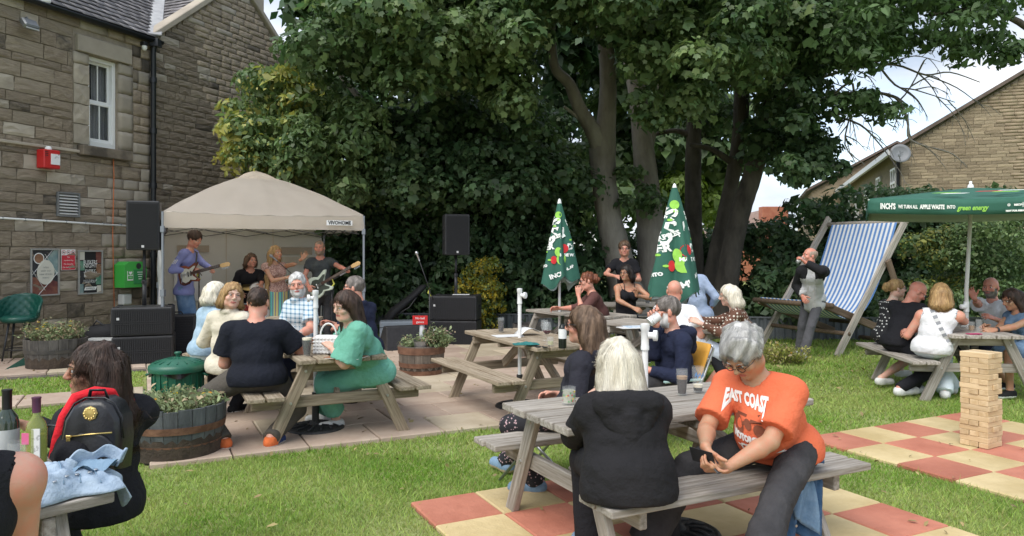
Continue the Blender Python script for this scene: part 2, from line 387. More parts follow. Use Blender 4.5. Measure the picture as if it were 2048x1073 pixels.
class Wall:
    def __init__(s, parent, O, u, nrm, mats, seeds=5, name='stone', rough=.1, limit=300, depth=.05, nseg=4):
        s.p = parent; s.O = Vector(O); s.u = Vector(u).normalized(); s.n = Vector(nrm).normalized(); s.name = name; s.limit = limit; s.depth = depth; s.cnt = 0; s.rest = []
        s.ms = [stone_mesh(k+11, rough, nseg) for k in range(seeds)]; s.meshes = []
        for mm in mats:
            row = []
            for q in s.ms:
                c = q.copy(); c.materials.append(mm); row.append(c)
            s.meshes.append(row)
    def at(s, a, z, out=0): return s.O+s.u*a+Vector((0, 0, z))+s.n*out
    def put(s, a0, a1, z0, z1, mi=0, out=0., clip=None):
        g = .006; L = a1-a0-g; H = z1-z0-g
        if L < .03 or H < .02: return
        me = random.choice(s.meshes[mi])
        M = Matrix.Identity(4); c = s.at((a0+a1)/2, (z0+z1)/2, s.depth*.5+out+random.uniform(-.004, .006))
        yx = -s.n*s.depth
        fl = 1
        for r_ in range(3):
            M[r_][0] = s.u[r_]*L; M[r_][1] = yx[r_]; M[r_][2] = UP[r_]*H; M[r_][3] = c[r_]
        s.rest.append((c, me, M))
    def flush(s, key):
        s.rest.sort(key=lambda r: key(r[0]))
        for c, me, M in s.rest[:s.limit]:
            o = bpy.data.objects.new(s.name, me); COL.objects.link(o); o.parent = s.p
            o.matrix_basis = (Matrix.Translation(-WL.get(s.p.name, Vector())) @ M)
        rr = s.rest[s.limit:]
        if rr:
            Vs = []; Fs = []; mi = []; b = 0; sizes = []; mats_ = []
            for c, me, M in rr:
                mt = me.materials[0]
                if mt not in mats_: mats_.append(mt)
                k = mats_.index(mt)
                Vs += [(M @ v.co) for v in me.vertices]
                for f in me.polygons: Fs += [i+b for i in f.vertices]; sizes.append(len(f.vertices)); mi.append(k)
                b += len(me.vertices)
            mm = npmesh(s.name, np.array([tuple(v) for v in Vs]), Fs, sizes, mi)
            for q in mats_: mm.materials.append(q)
            o = tag(link(s.name+'_courses', mm, None, s.p, world=True), kind='stuff')
st_a = mat('sandstone', (.265, .210, .155), (.42, .342, .255), scale=3.2, rough=.92, bump=1.6, bscale=12, rnd=.10, detail=8, tint=((.44, .375, .29), .72, .3), coord='Object', stretch=(1, 1, 3.5))
st_b = mat('sandstone_smooth', (.30, .26, .21), (.40, .35, .28), scale=1.4, rough=.88, bump=.25, bscale=40, rnd=.13)
st_dark = mat('sandstone_sooty', (.07, .058, .046), (.22, .18, .135), scale=2.5, rough=.9, bump=.7, bscale=12, rnd=.2)
mortar = mat('mortar', (.24, .20, .155), (.34, .29, .225), scale=5, rough=.95, bump=.6, bscale=40)
slate = mat('slate', (.13, .12, .125), (.22, .20, .20), scale=3, rough=.6, bump=.3, bscale=20, rnd=.25)
slate_dark = mat('slate_dark', (.07, .068, .072), (.12, .115, .12), scale=3, rough=.6, bump=.3, bscale=20, rnd=.25)
lead = mat('lead', (.26, .26, .27), (.40, .40, .40), scale=4, rough=.55)
WU = Vector((.363, .932, 0)).normalized(); WN = Vector((.932, -.363, 0)).normalized()
def wall_at_px(px, O=Vector((-.692*11.3, 11.3, 0))):
    k = (px-1024)/F; a = (k*O.y-O.x)/(WU.x-k*WU.y); return a
WO = Vector((-.692*11.3, 11.3, 0)); AC = wall_at_px(298)   # corner distance along wall
house = thing('stone_house', 'dark sandstone two-storey house with slate roof and tall sash window', 'house', WO)
EZ = 5.62; A0 = -2.6
GA1 = wall_at_px(598); GEZ = 6.3
print('wall', AC, GA1)
AW0, AW1 = wall_at_px(176), wall_at_px(235)     # window
zw = lambda px, py: CH-(py-HZ)/F*(WO.y+WU.y*wall_at_px(px))
WZ0 = zw(205, 296); WZ1 = zw(205, 118)
print('window', AW0, AW1, WZ0, WZ1)
apex_a = (AC+GA1)/2+.15; apex_z = EZ+ (apex_a-AC)*.80
def gz(a):  # gable height at a
    return EZ+(a-AC)*.80 if a < apex_a else apex_z-(a-apex_a)*.80
# backing
mb = MB()
def WP(a, z, out=0): return WO+WU*a+Vector((0, 0, z))+WN*out
def slabwall(pts, holes=None, thick=.35):
    k = len(pts); vs = [WP(a, z, 0) for a, z in pts]+[WP(a, z, -thick) for a, z in pts]
    mb.add(vs, [tuple(range(k)), tuple(range(2*k-1, k-1, -1))]+[(i, k+i, k+(i+1) % k, (i+1) % k) for i in range(k)])
slabwall([(A0, -.1), (AW0, -.1), (AW0, EZ), (A0, EZ)]); slabwall([(AW0, -.1), (AW1, -.1), (AW1, WZ0), (AW0, WZ0)])
slabwall([(AW0, WZ1), (AW1, WZ1), (AW1, EZ), (AW0, EZ)]); slabwall([(AW1, -.1), (AC, -.1), (AC, EZ), (AW1, EZ)])
slabwall([(AC, -.1), (GA1, -.1), (GA1, gz(GA1)), (apex_a, apex_z), (AC, EZ)])
# end wall and back bulk
b0, b1 = WP(GA1, -.1, 0), WP(GA1, -.1, -7)
mb.add([b0, b1, b1+UP*(gz(GA1)+.1), b0+UP*(gz(GA1)+.1)], [(0, 1, 2, 3)])
mb.build('wall', mortar, house, world=True)
W1 = Wall(house, WO, WU, WN, [st_a, st_b, st_dark], limit=299, depth=.05)
z = 0; row = 0
rr = random.Random(3)
while z < EZ-.02:
    h = rr.choice([.16, .20, .24, .18, .13]); z1 = min(z+h, EZ)
    if WZ0-.20 > z and WZ0-.20 < z1+.08: z1 = WZ0-.20
    a = A0
    while a < AC-.02:
        L = rr.uniform(.26, .62); a1 = min(a+L, AC)
        if AC-a1 < .15: a1 = AC
        segs = [(a, a1)]
        wz0, wz1 = WZ0-.20, WZ1+.30; wa0, wa1 = AW0-.30, AW1+.30
        if z1 > wz0+.02 and z < wz1-.02:
            segs = [(a, min(a1, wa0)), (max(a, wa1), a1)]
        for p, q in segs:
            if q-p > .04: W1.put(p, q, z, z1, mi=(2 if rr.random() < .05 else (1 if rr.random() < .22 else 0)), out=rr.uniform(-.005, .01))
        a = a1
    z = z1; row += 1
# dressed surround
zz = WZ0
while zz < WZ1-.02:
    z2 = min(zz+rr.choice([.34, .52]), WZ1)
    W1.put(AW0-.30-rr.choice([0, .0]), AW0, zz, z2, 1, .012); W1.put(AW1, AW1+.30, zz, z2, 1, .012); zz = z2
W1.flush(lambda c: (c-Vector((0, 0, CH))).length)
LT = MB(); LT.box((0, 0, 0), (AW1-AW0+.5, .16, .28)); 
rotW = math.atan2(WU.y, WU.x)
def wobj(mbx, name, m, a, z, out, parent=None, world=False, **k):
    o = mbx.build(name, m, parent if parent is not None else house, **k); c = WP(a, z, out)-(WO if parent is None else Vector())
    o.location = c; o.rotation_euler = (0, 0, rotW); return o
wobj(LT, 'lintel', st_b, (AW0+AW1)/2, WZ1+.15, 0, bevel=.01)
SL = MB(); SL.box((0, 0, 0), (AW1-AW0+.42, .26, .17)); wobj(SL, 'sill_stone', st_dark, (AW0+AW1)/2, WZ0-.10, .02, bevel=.012)
# string course
SC = MB(); SC.box((0, 0, 0), (AW0-.2-A0, .05, .05)); wobj(SC, 'string_course', st_b, (A0+AW0-.2)/2, WZ0-.13, .045, bevel=.01)
# window reveal + sash
ww = AW1-AW0; wh = WZ1-WZ0
wf = MB()
for s in (-1, 1): wf.box((s*(ww/2-.035), 0, wh/2), (.07, .10, wh))
wf.box((0, 0, .05), (ww-.14, .12, .10)); wf.box((0, 0, wh-.035), (ww-.14, .10, .07))
wf = wobj(wf, 'window', white, (AW0+AW1)/2, WZ0, -.10, bevel=.006)
glassd = mat('window_glass', (.02, .025, .03), rough=.04, spec=.8, alpha=.22)
for (z0, z1, off) in ((.10, wh/2, 0), (wh/2, wh-.07, .045)):
    sm = MB(); x = ww/2-.07
    sm.box((-x+.02, off, (z0+z1)/2), (.04, .04, z1-z0)); sm.box((x-.02, off, (z0+z1)/2), (.04, .04, z1-z0))
    sm.box((0, off, z0+.025), (2*x-.08, .045, .05)); sm.box((0, off, z1-.02), (2*x-.08, .04, .04)); sm.box((0, off, (z0+z1)/2), (.022, .03, z1-z0-.09))
    sm.build('sash', white, wf, bevel=.004)
    gm = MB(); gm.box((0, off, (z0+z1)/2), (2*x-.07, .008, z1-z0-.08)); gm.build('pane', glassd, wf)
ct = MB(); 
ct.grid(lambda u, v: Vector((-.02+u*.42, .17+.025*math.sin(u*40)+.006*math.sin(v*9), .1+v*(wh-.15))), 40, 6)
ct.grid(lambda u, v: Vector((-.44+u*.12, .17+.025*math.sin(u*14), .1+v*(wh-.15))), 10, 6)
ct.build('curtain', mat('curtain', (.55, .56, .58), rough=.9), wf, smooth=True)
dk = MB(); dk.box((0, .75, wh/2), (ww+.6, 1.0, wh+.4)); 
# room box behind the window
rm = MB(); x = ww/2+.5
rm.add([(-x, .3, -.3), (x, .3, -.3), (x, 2, -.3), (-x, 2, -.3), (-x, .3, wh+.3), (x, .3, wh+.3), (x, 2, wh+.3), (-x, 2, wh+.3)], [(0, 1, 2, 3), (7, 6, 5, 4), (3, 2, 6, 7), (0, 3, 7, 4), (1, 5, 6, 2)])
wobj(rm, 'room', mat('room_dark', (.03, .03, .035), rough=.9), (AW0+AW1)/2, WZ0, 0)
# gable stones
W2 = Wall(house, WO, WU, WN, [st_a, st_b, st_dark], name='gable_stone', limit=299, depth=.05)
z = 0
while z < apex_z:
    h = rr.choice([.11, .13, .12, .15]); z1 = z+h
    a_lo = AC if z1 <= EZ else AC+(z1-EZ)/.80
    a_hi = GA1 if z1 <= gz(GA1) else apex_a+(apex_z-z1)/.80
    a = a_lo
    while a < a_hi-.05:
        L = rr.uniform(.22, .5); a1 = min(a+L, a_hi)
        if a_hi-a1 < .1: a1 = a_hi
        W2.put(a, a1, z, z1, mi=(2 if rr.random() < .04 else (1 if rr.random() < .07 else 0))); a = a1
    z = z1
W2.flush(lambda c: -(c.z+.2*(c-Vector((0, 0, CH))).length) if c.z < 1.2 else (c-Vector((0, 0, CH))).length)
# roofs: slates in courses
def roof(name, O, ud, up_, L, H, m, limit=0, cw=.26, chh=.2, clip=None):
    ud = Vector(ud).normalized(); up_ = Vector(up_).normalized(); n = ud.cross(up_).normalized()
    if n.z < 0: n = -n
    V = []; Fc = []; sizes = []; j = 0; h = 0; b = 0
    while h < H:
        a = -(.5*cw if j % 2 else 0)
        while a < L:
            w2 = cw*random.uniform(.9, 1.1); a0 = max(a, 0); a1 = min(a+w2, L)-.006
            mid = O+ud*(a0+a1)/2+up_*(h+chh/2)
            if a1-a0 > .03 and (clip is None or clip(mid)):
                lift = .028+random.uniform(0, .010); e = random.uniform(0, .012)
                p = [O+ud*a0+up_*(h-e)+n*lift, O+ud*a1+up_*(h-e)+n*lift, O+ud*a1+up_*(h+chh+.05)+n*.004, O+ud*a0+up_*(h+chh+.05)+n*.004]
                q = [x-n*.012 for x in p]
                V += p+q; Fc += [b, b+1, b+2, b+3, b, b+4, b+5, b+1, b+1, b+5, b+6, b+2, b+3, b+7, b+4, b]; sizes += [4]*4; b += 8
            a += w2
        h += chh; j += 1
    me = npmesh(name, np.array([tuple(v) for v in V]), Fc, sizes); o = tag(link(name, me, m, house, world=True), kind='stuff')
    return o
slm = mat('slate_tiles', (.12, .112, .118), (.21, .195, .20), scale=3, rough=.55, bump=.3, bscale=20, rnd=.28, island=True)
# main roof over window wall: rises away from us (-WN)
rp = (-WN*.78+UP*.62)
rb = MB(); o1 = WP(A0, EZ+.02, .14); o2 = WP(AC+3.2, EZ+.02, .14)
rb.add([o1, o2-WU*3.2, o2+rp*4, o1+rp*4.2, ], [(0, 1, 2, 3)])
rb.build('roof_boards', mat('roof_board', (.05, .048, .05)), house, world=True)
val = lambda p: (p-WP(AC, EZ)).dot(WU) < .78/.62*(-0)+((p-WP(AC, EZ)).dot(-WN))*1.0
roof('roof_slates', WP(A0, EZ+.03, .15), WU, rp, AC-A0+4, 3.4, slm, clip=lambda p: (p-WP(AC, EZ)).dot(WU) < (p.z-EZ)/.80-.10+.0*0)
# cross-gable left slope: descends towards -WU; runs back along -WN
gp = (WU*1+UP*.80).normalized()
gb = MB(); g0 = WP(AC, EZ+.0, .02); L_ = (apex_a-AC)*math.sqrt(1+.64)
gb.add([g0, g0+gp*L_, g0+gp*L_-WN*7, g0-WN*.0+gp*.0-WN*7], [(0, 1, 2, 3)])
gb.add([g0+gp*L_, WP(GA1+.2, gz(GA1)-.16, .02), WP(GA1+.2, gz(GA1)-.16, -7), g0+gp*L_-WN*7], [(0, 1, 2, 3)])
gb.build('gable_roof_boards', MATS['roof_board'], house, world=True)
roof('gable_slates', g0+UP*.01, -WN, gp, 6.8, L_, slm, clip=lambda p: (p.z-EZ) > ((p-WP(AC, EZ)).dot(-WN))*.62/.78-.02+.1)
# lead valley and verge copings
vd = Vector(WU*(1/.80)*1)+UP*1+(-WN*(.78/.62)); vd.normalize()
vm = MB(); vm.bar(WP(AC-.02, EZ+.10, .12), WP(AC-.02, EZ+.10, .12)+vd*4.2, .30, .04, up=UP); vm.build('lead_valley', lead, house, world=True, bevel=.01)
def coping(a0, z0, a1, z1, nm='verge_coping'):
    c = MB(); c.bar(WP(a0, z0, -.07), WP(a1, z1, -.07), .34, .11, up=UP); c.build(nm, st_b, house, world=True, bevel=.015)
coping(AC+.05, EZ+.11, apex_a, apex_z+.07); coping(apex_a, apex_z+.07, GA1+.15, gz(GA1+.15)+.07)
chm = MB(); chm.box((0, 0, 0), (1.3, .6, 2.2)); chm.box((0, 0, 1.15), (1.42, .72, .14)); wobj(chm, 'chimney', st_b, apex_a+.2, apex_z+.55, -.32, bevel=.015)
# gutter, downpipe
bp = mat('painted_iron', (.012, .014, .018), rough=.4)
g = MB()
def gutterprof(u, v): a = math.pi*(1+v); return WP(A0+u*(AC-A0+.15), EZ-.03+.06*math.sin(a)+.03, .16+.06*math.cos(a))
g.grid(gutterprof, 2, 8); g.build('gutter', bp, house, world=True, smooth=True, solid=.006)
d = MB(); d.tube([WP(AC+.0, EZ-.04, .15), WP(AC, EZ-.22, .11), WP(AC, .1, .11)], .048, 10)
for zz in (EZ-.75, EZ-1.7, 2.9, 1.6): d.tube([WP(AC, zz-.05, .11), WP(AC, zz+.05, .11)], .062, 10)
d.box(WP(AC, EZ-.06, .16), (.16, .16, .14)); d.build('downpipe', bp, house, world=True, smooth=True, auto=40)
# ---- fittings on the wall (each its own thing) ----
def wt(name, label, cat, a, z, out=.035):
    return thing(name, label, cat, WP(a, z, out), rotW)      # local x along wall, -y outwards, z up
def wl(px, py):
    a = wall_at_px(px); return a, CH-(py-HZ)/F*(WO.y+WU.y*a)
a, z = wl(86, 320); t = wt('alarm_box', 'red box with a white square plate and white cap fixed high on the stone wall', 'alarm box', a, z)
m = MB(); m.box((0, -.09, 0), (.28, .18, .30), taper=1); m.build('casing', red, t, bevel=.012)
m = MB(); m.box((.05, -.186, .0), (.15, .012, .17)); m.build('plate', mat('plate_white', (.75, .75, .75), (.2, .2, .2), scale=14, lo=.55, hi=.62), t)
m = MB(); m.lathe([(.05, 0), (.05, .03), (.03, .06), (0, .065)], 12, (0, -.09, .15)); m.build('cap', white, t, smooth=True)
m = MB(); [m.box((-.10, -.184, .05+k*.03), (.05, .006, .01)) for k in range(3)]; m.build('vent_slots', black, t)
a, z = wl(132, 410); t = wt('wall_vent', 'grey louvred vent in the stone wall above the posters', 'vent', a, z)
m = MB(); [m.box((sx*.19, -.02, 0), (.03, .05, .40)) for sx in (-1, 1)]; [m.box((0, -.02, sz*.19), (.35, .05, .03)) for sz in (-1, 1)]; m.build('frame', greymetal, t, bevel=.004)
m = MB(); m.box((0, .0, 0), (.36, .01, .37)); m.build('backing', black, t)
for k in range(7):
    m = MB(); m.box((0, -.02, -.15+k*.05), (.34, .045, .008), Matrix.Rotation(R(35), 3, 'X')); m.build('slat', offwhite, t)
a, z = wl(86, 545); t = wt('poster', 'framed drinks poster with a pale oval over coffee and food pictures', 'poster', a, z)
pw, ph = wall_at_px(115)-wall_at_px(57), (592-497)/F*11.9
fr = mat('poster_frame', (.35, .35, .34), rough=.4, metal=.5)
def frame(t, pw, ph, m=fr):
    q = MB(); [q.box((sx*(pw/2-.012), -.015, 0), (.025, .03, ph)) for sx in (-1, 1)]; [q.box((0, -.015, sz*(ph/2-.012)), (pw-.05, .03, .025)) for sz in (-1, 1)]; q.build('frame', m, t, bevel=.003)
frame(t, pw, ph)
cols = [mat('pr_dark', (.03, .03, .035)), mat('pr_brown', (.16, .07, .035), (.30, .16, .09), scale=8), mat('pr_teal', (.12, .22, .24), (.3, .38, .36), scale=6), mat('pr_cream', (.62, .60, .52)), mat('pr_maroon', (.12, .03, .03), (.25, .10, .06), scale=9), mat('pr_white', (.8, .8, .78)), mat('pr_green', (.05, .18, .12), (.2, .35, .25), scale=8), mat('pr_black', (.008, .008, .01)), mat('pr_red', (.55, .03, .05)), mat('pr_grey', (.25, .25, .24))]
q = MB(); hx, hz = pw/2-.02, ph/2-.02; y = -.006
q.add([(-hx, y, -hz), (hx, y, -hz), (hx, y, hz), (-hx, y, hz)], [(0, 1, 2, 3)], 0)
q.add([(-hx, y-.002, -hz), (hx, y-.002, -hz), (hx, y-.002, -hz*.45), (0, y-.002, -hz*.25), (-hx, y-.002, -hz*.2)], [(0, 1, 2, 3, 4)], 4)
q.add([(0, y-.002, hz*.5), (hx*.7, y-.002, hz), (hx, y-.002, hz), (hx, y-.002, -hz*.2)], [(0, 1, 2, 3)], 2)
q.lathe([(0, 0), (.09, 0)], 20, (-hx*.45, y-.004, hz*.62), axis=(0, -1, 0), mi=5); q.lathe([(0, 0.001), (.075, 0.001)], 20, (-hx*.45, y-.0045, hz*.62), axis=(0, -1, 0), mi=1)
for (x0, z0, x1, z1) in ((-hx, -.05, hx*.6, hz), (-hx*.5, -hz, hx, .0), (-hx, .05, 0, -hz*.8), (0, hz*.8, hx, -.05)):
    q.bar((x0, y-.006, z0), (x1, y-.006, z1), .002, .014, up=(0, 1, 0), mi=5)
k = 24; q.add([(0.01+.15*math.cos(i/k*2*math.pi), y-.010, .0+.2*math.sin(i/k*2*math.pi)) for i in range(k)], [tuple(range(k))], 3)
for i, tx in enumerate(('relax', 'with our', 'new drinks', 'menu')): put_text(q, tx, .05, (.01, y-.012, .08-i*.055), (1, 0, 0), (0, 0, 1), 9)
q.build('print', cols, t)
a, z = wl(133, 520); t = wt('warning_sign', 'red and white rule sign between the two framed posters', 'sign', a, z)
pw, ph = wall_at_px(148)-wall_at_px(120), .345
q = MB(); q.box((0, -.006, 0), (pw, .008, ph), mi=5); q.box((0, -.0115, -.045), (pw*.94, .003, ph*.70), mi=8)
for i in (-1, 0, 1):
    q.lathe([(.035, 0), (.028, .0)], 20, (i*.085, -.0115, .125), axis=(0, -1, 0), mi=8); q.bar((i*.085-.02, -.012, .145), (i*.085+.02, -.012, .105), .001, .006, up=(0, 1, 0), mi=8)
    q.box((i*.085, -.0108, .125), (.03, .002, .016), mi=7)
for i, (tx, sz) in enumerate((('No', .036), ('skateboarding', .03), ('No bicycles', .036), ('No ball games', .036))): put_text(q, tx, sz, (0, -.0135, .045-i*.055+(.0 if i < 2 else -.005)), (1, 0, 0), (0, 0, 1), 5)
q.build('panel', cols, t)
a, z = wl(177, 545); t = wt('poster', 'framed dark live-music poster reading BUSKERS NIGHT beside the green box', 'poster', a, z)
pw, ph = wall_at_px(202)-wall_at_px(153), (590-502)/F*12.6; frame(t, pw, ph); hx, hz = pw/2-.02, ph/2-.02
q = MB(); q.add([(-hx, y, -hz), (hx, y, -hz), (hx, y, hz), (-hx, y, hz)], [(0, 1, 2, 3)], 7)
for (x0, x1, z0, z1, c) in ((-1, -.5, .6, 1, 3), (-1, -.5, .1, .55, 6), (-1, -.55, -.5, .05, 0), (-1, -.6, -1, -.55, 2), (.5, 1, .45, 1, 4), (.55, 1, -.05, .4, 1), (.5, 1, -.6, -.1, 6), (.6, 1, -1, -.65, 3)):
    q.add([(x0*hx, y-.002, z0*hz), (x1*hx, y-.002, z0*hz), (x1*hx, y-.002, z1*hz), (x0*hx, y-.002, z1*hz)], [(0, 1, 2, 3)], c)
for tx, sz, zz in (('BUSKERS', .105, .5), ('NIGHT', .105, .33), ('EVERY', .065, .08), ('THURSDAY', .065, -.05), ('8.30PM', .065, -.18), ('JUST TURN UP', .04, -.42), ('AND PLAY', .04, -.5)):
    put_text(q, tx, sz, (0, y-.004, zz*hz*.95), (1, 0, 0), (0, 0, 1), 5, wmax=min(.26, sz*len(tx)*.62))
q.add([(-.12, y-.004, -hz*.86), (.1, y-.004, -hz*.86), (.13, y-.004, -hz*.7), (-.1, y-.004, -hz*.7)], [(0, 1, 2, 3)], 5)
put_text(q, 'AMPED', .045, (0, y-.006, -hz*.785), (1, 0, 0), (0, 0, 1), 7, wmax=.17)
q.build('print', cols, t)
# conduit with clips
c0 = [wl(px, py) for px, py in ((-60, 432), (0, 437), (60, 443), (130, 449), (200, 454), (252, 458))]
zz = c0[1][1]
t = thing('cable_conduit', 'thin white cable conduit running along the stone wall above the posters', 'conduit', WP(0, zz, 0))
m = MB(); m.tube([WP(A0+.1, zz+.02, .075), WP(c0[1][0], zz, .075), WP(c0[3][0], zz-.02, .075), WP(AC-.3, zz-.05, .075)], .016, 8); m.build('conduit', white, t, world=True, smooth=True)
for k in range(8):
    aa = c0[1][0]+.35*k; m = MB(); m.box(WP(aa, zz-.01*k/2, .068), (.03, .05, .045)); m.build('clip', greymetal, t, world=True)
# orange cable down the wall
a, z = wl(221, 300); m = MB(); m.tube([WP(a, z, .06), WP(a+.02, 3, .06), WP(a-.01, 2, .065), WP(a+.03, .5, .06)], .008, 6)
tag(m.build('orange_cable', mat('orange_cable', (.6, .16, .05), rough=.5), None, smooth=True), 'orange cable hanging from the window sill down the stone wall', 'cable')
# defibrillator
a, z = wl(247, 549); t = wt('defibrillator_cabinet', 'bright green defibrillator cabinet with white heart symbol on the stone wall', 'cabinet', a, z)
m = MB(); hw = .24; hh = .23
out = [(-hw, -hh), (hw, -hh), (hw, hh-.10)]+[(hw-.12+.12*math.cos(x), hh-.12+.12*math.sin(x)) for x in [k*math.pi/8 for k in range(5)]]+[(-hw+.1, hh), (-hw, hh-.06)]
m.prism(out, (0, .0, 0), (1, 0, 0), (0, 0, 1), .26); m.build('casing', bright_green, t, bevel=.015)
m = MB(); m.box((.06, -.268, -.04), (.22, .012, .26)); m.build('door', mat('deep_green', (.02, .22, .06), rough=.35), t, bevel=.004)
m = MB(); m.lathe([(0, 0), (.055, 0)], 16, (.06, -.266, .15), axis=(0, -1, 0)); m.build('window_port', black, t)
m = MB(); m.box((-.12, -.266, -.02), (.12, .006, .17), mi=1); m.box((-.12, -.270, -.05), (.10, .004, .06), mi=0)
k = 20; hp = [(16*math.sin(i/k*6.283)**3, 13*math.cos(i/k*6.283)-5*math.cos(2*i/k*6.283)-2*math.cos(3*i/k*6.283)-math.cos(4*i/k*6.283)) for i in range(k)]
m.box((-.12, -.2695, .03), (.105, .003, .07), mi=0); m.add([(-.12+px*.0022, -.2725, .03+pz*.0022) for px, pz in hp], [tuple(range(k))], 1)
put_text(m, 'AED', .03, (-.12, -.274, -.05), (1, 0, 0), (0, 0, 1), 1)
for i in range(4): m.box((.08, -.276, .04-i*.04), (.12-.02*i, .002, .012), mi=1)
m.build('label_plate', [bright_green, white], t)
a, z = wl(241, 599); t = wt('meter_box', 'small pale grey box on the wall below the green cabinet', 'box', a, z); m = MB(); m.box((0, -.07, 0), (.19, .14, .19)); m.build('casing', mat('pale_grey', (.5, .51, .5), rough=.5), t, bevel=.015)
m = MB(); m.box((0, -.142, 0), (.15, .006, .15)); m.build('lid', MATS['pale_grey'], t, bevel=.004)
# floodlight, dome lamp, camera
a, z = wl(42, 52); t = wt('floodlight', 'dark grey floodlight angled down below the eaves', 'lamp', a, z)
m = MB(); m.box((0, -.16, 0), (.24, .10, .17), Matrix.Rotation(R(-40), 3, 'X')); m.build('head', greymetal, t, bevel=.02)
m = MB(); m.box((0, -.198, -.038), (.20, .012, .13), Matrix.Rotation(R(-40), 3, 'X')); m.build('lens', mat('lens_dim', (.35, .36, .36), rough=.2), t)
m = MB(); m.tube([(0, 0, .1), (0, -.1, .12), (0, -.14, .05)], .012, 6); m.build('bracket', greymetal, t)
a, z = wl(77, 4); t = wt('dome_lamp', 'round white lamp under the eaves', 'lamp', a, z); m = MB(); m.lathe([(.05, .08), (.09, .04), (.1, 0), (.08, -.05), (.03, -.075), (0, -.08)], 16, (0, -.09, 0)); m.build('globe', white, t, smooth=True)
m = MB(); m.lathe([(0, .12), (.05, .12), (.05, .08), (.09, .08)], 12, (0, -.09, 0)); m.build('mount', greymetal, t)
a, z = wl(284, 96); t = wt('security_camera', 'small white and black security camera beside the downpipe top', 'camera', a-.05, z); m = MB(); m.box((0, -.06, .05), (.09, .12, .07)); m.build('bracket', bp, t, bevel=.005)
m = MB(); m.lathe([(.045, .03), (.045, -.02), (.03, -.05), (0, -.06)], 14, (0, -.08, -.02)); m.build('dome', white, t, smooth=True)
# ---------- right-hand terrace ----------
RC = P(1803, HZ, 23.5); RC.z = 0
RU = Vector((1, -.327, 0)).normalized(); RN = Vector((-.327, -1, 0)).normalized(); RS = Vector((.327, 1, 0)).normalized()
terr = thing('brick_terrace', 'buff stone-brick end terrace house with plain gable and rows of white windows', 'house', RC)
EZr = 4.95
bk = mat('buff_brick', (.24, .185, .12), (.34, .27, .18), scale=2.5, rough=.9, bump=.7, bscale=16, rnd=.22, tint=((.37, .30, .20), .7, .5), stretch=(1, 1, 3))
bmort = mat('buff_mortar', (.22, .18, .13), (.28, .23, .17), scale=5, rough=.95)
m = MB(); Lg = 9.5
def RP(a, z, out=0): return RC+RU*a+Vector((0, 0, z))+RN*out
pitch = .62
pts = [RP(0, -.1), RP(Lg, -.1), RP(Lg, EZr), RP(Lg/2, EZr+pitch*Lg/2), RP(0, EZr)]; k = 5
m.add(pts+[p+RS*.3 for p in pts], [tuple(range(k)), tuple(range(2*k-1, k-1, -1))])
LS = 16
m.add([RP(0, -.1), RP(0, EZr), RP(0, EZr)+RS*LS, RP(0, -.1)+RS*LS], [(0, 1, 2, 3)])
m.build('wall', bmort, terr, world=True)
W3 = Wall(terr, RC, RU, RN, [bk], name='brick', limit=299, depth=.03, rough=.06, nseg=2)
z = 1.8
while z < EZr+pitch*Lg/2:
    h = rr.choice([.095, .095, .12]); lo = 0 if z+h < EZr else (z+h-EZr)/pitch; a = lo-rr.uniform(0, .2); hi = 4.9
    while a < hi: L = rr.uniform(.28, .5); W3.put(max(a, lo), a+L, z, z+h, out=rr.uniform(0, .012)) ; a += L
    z += h
W3.flush(lambda c: (c-RP(0, 4)).length)
# side wall windows, eaves, roof
rfm = mat('concrete_tile', (.10, .075, .06), (.16, .12, .10), scale=4, rough=.85, rnd=.1)
for i in range(5):
    off = 1.2+i*3.1; drop = 0
    for dz in (0,):
        w_ = MB(); c = RP(0, 3.75-drop)+RS*off; 
        for s in (-.42, 0, .42): w_.bar(c+RS*s+RU*-.03-UP*.65, c+RS*s-RU*.03+UP*.65, .09, .07, up=RU)
        for s in (-.65, .2, .65): w_.bar(c-RS*.45-RU*.028+UP*s, c+RS*.45-RU*.028+UP*s, .07, .09, up=RU)
        fr_ = w_.build('window', white, terr, world=True)
        p_ = MB(); p_.bar(c-RS*.42-RU*.01, c+RS*.42-RU*.01, 1.24, .02, up=UP.cross(RS)); p_.build('pane', mat('dark_glass', (.03, .035, .04), rough=.08, spec=.8), fr_)
m = MB()
def slope(off0, off1, z):
    a = RP(-.35, z-.12, .15)+RS*off0; b = RP(-.35, z-.12)+RS*off1; c = RP(Lg/2, z+pitch*Lg/2+.08)+RS*off1; d_ = RP(Lg/2, z+pitch*Lg/2+.08, .15)+RS*off0
    e_ = RP(Lg+.2, z)+RS*off1; f_ = RP(Lg+.2, z, .15)+RS*off0
    m.add([a, b, c, d_, e_, f_], [(0, 1, 2, 3), (3, 2, 4, 5)])
slope(0, LS, EZr+.05); m.build('roof', rfm, terr, world=True, solid=.1)
m = MB(); m.bar(RP(-.36, EZr-.12, .12), RP(-.36, EZr-.12)+RS*LS, .1, .18); m.build('gutter_board', mat('white_upvc', (.6, .6, .6), rough=.4), terr, world=True)
m = MB(); m.bar(RP(-.3, EZr-.05, .08), RP(Lg/2, EZr+pitch*Lg/2+.12, .08), .22, .09); m.build('verge_coping', rfm, terr, world=True)
m = MB(); m.tube([RP(-.06, EZr-.15, -.25), RP(-.06, .1, -.25)], .05, 8); m.build('downpipe', bp, terr, world=True)
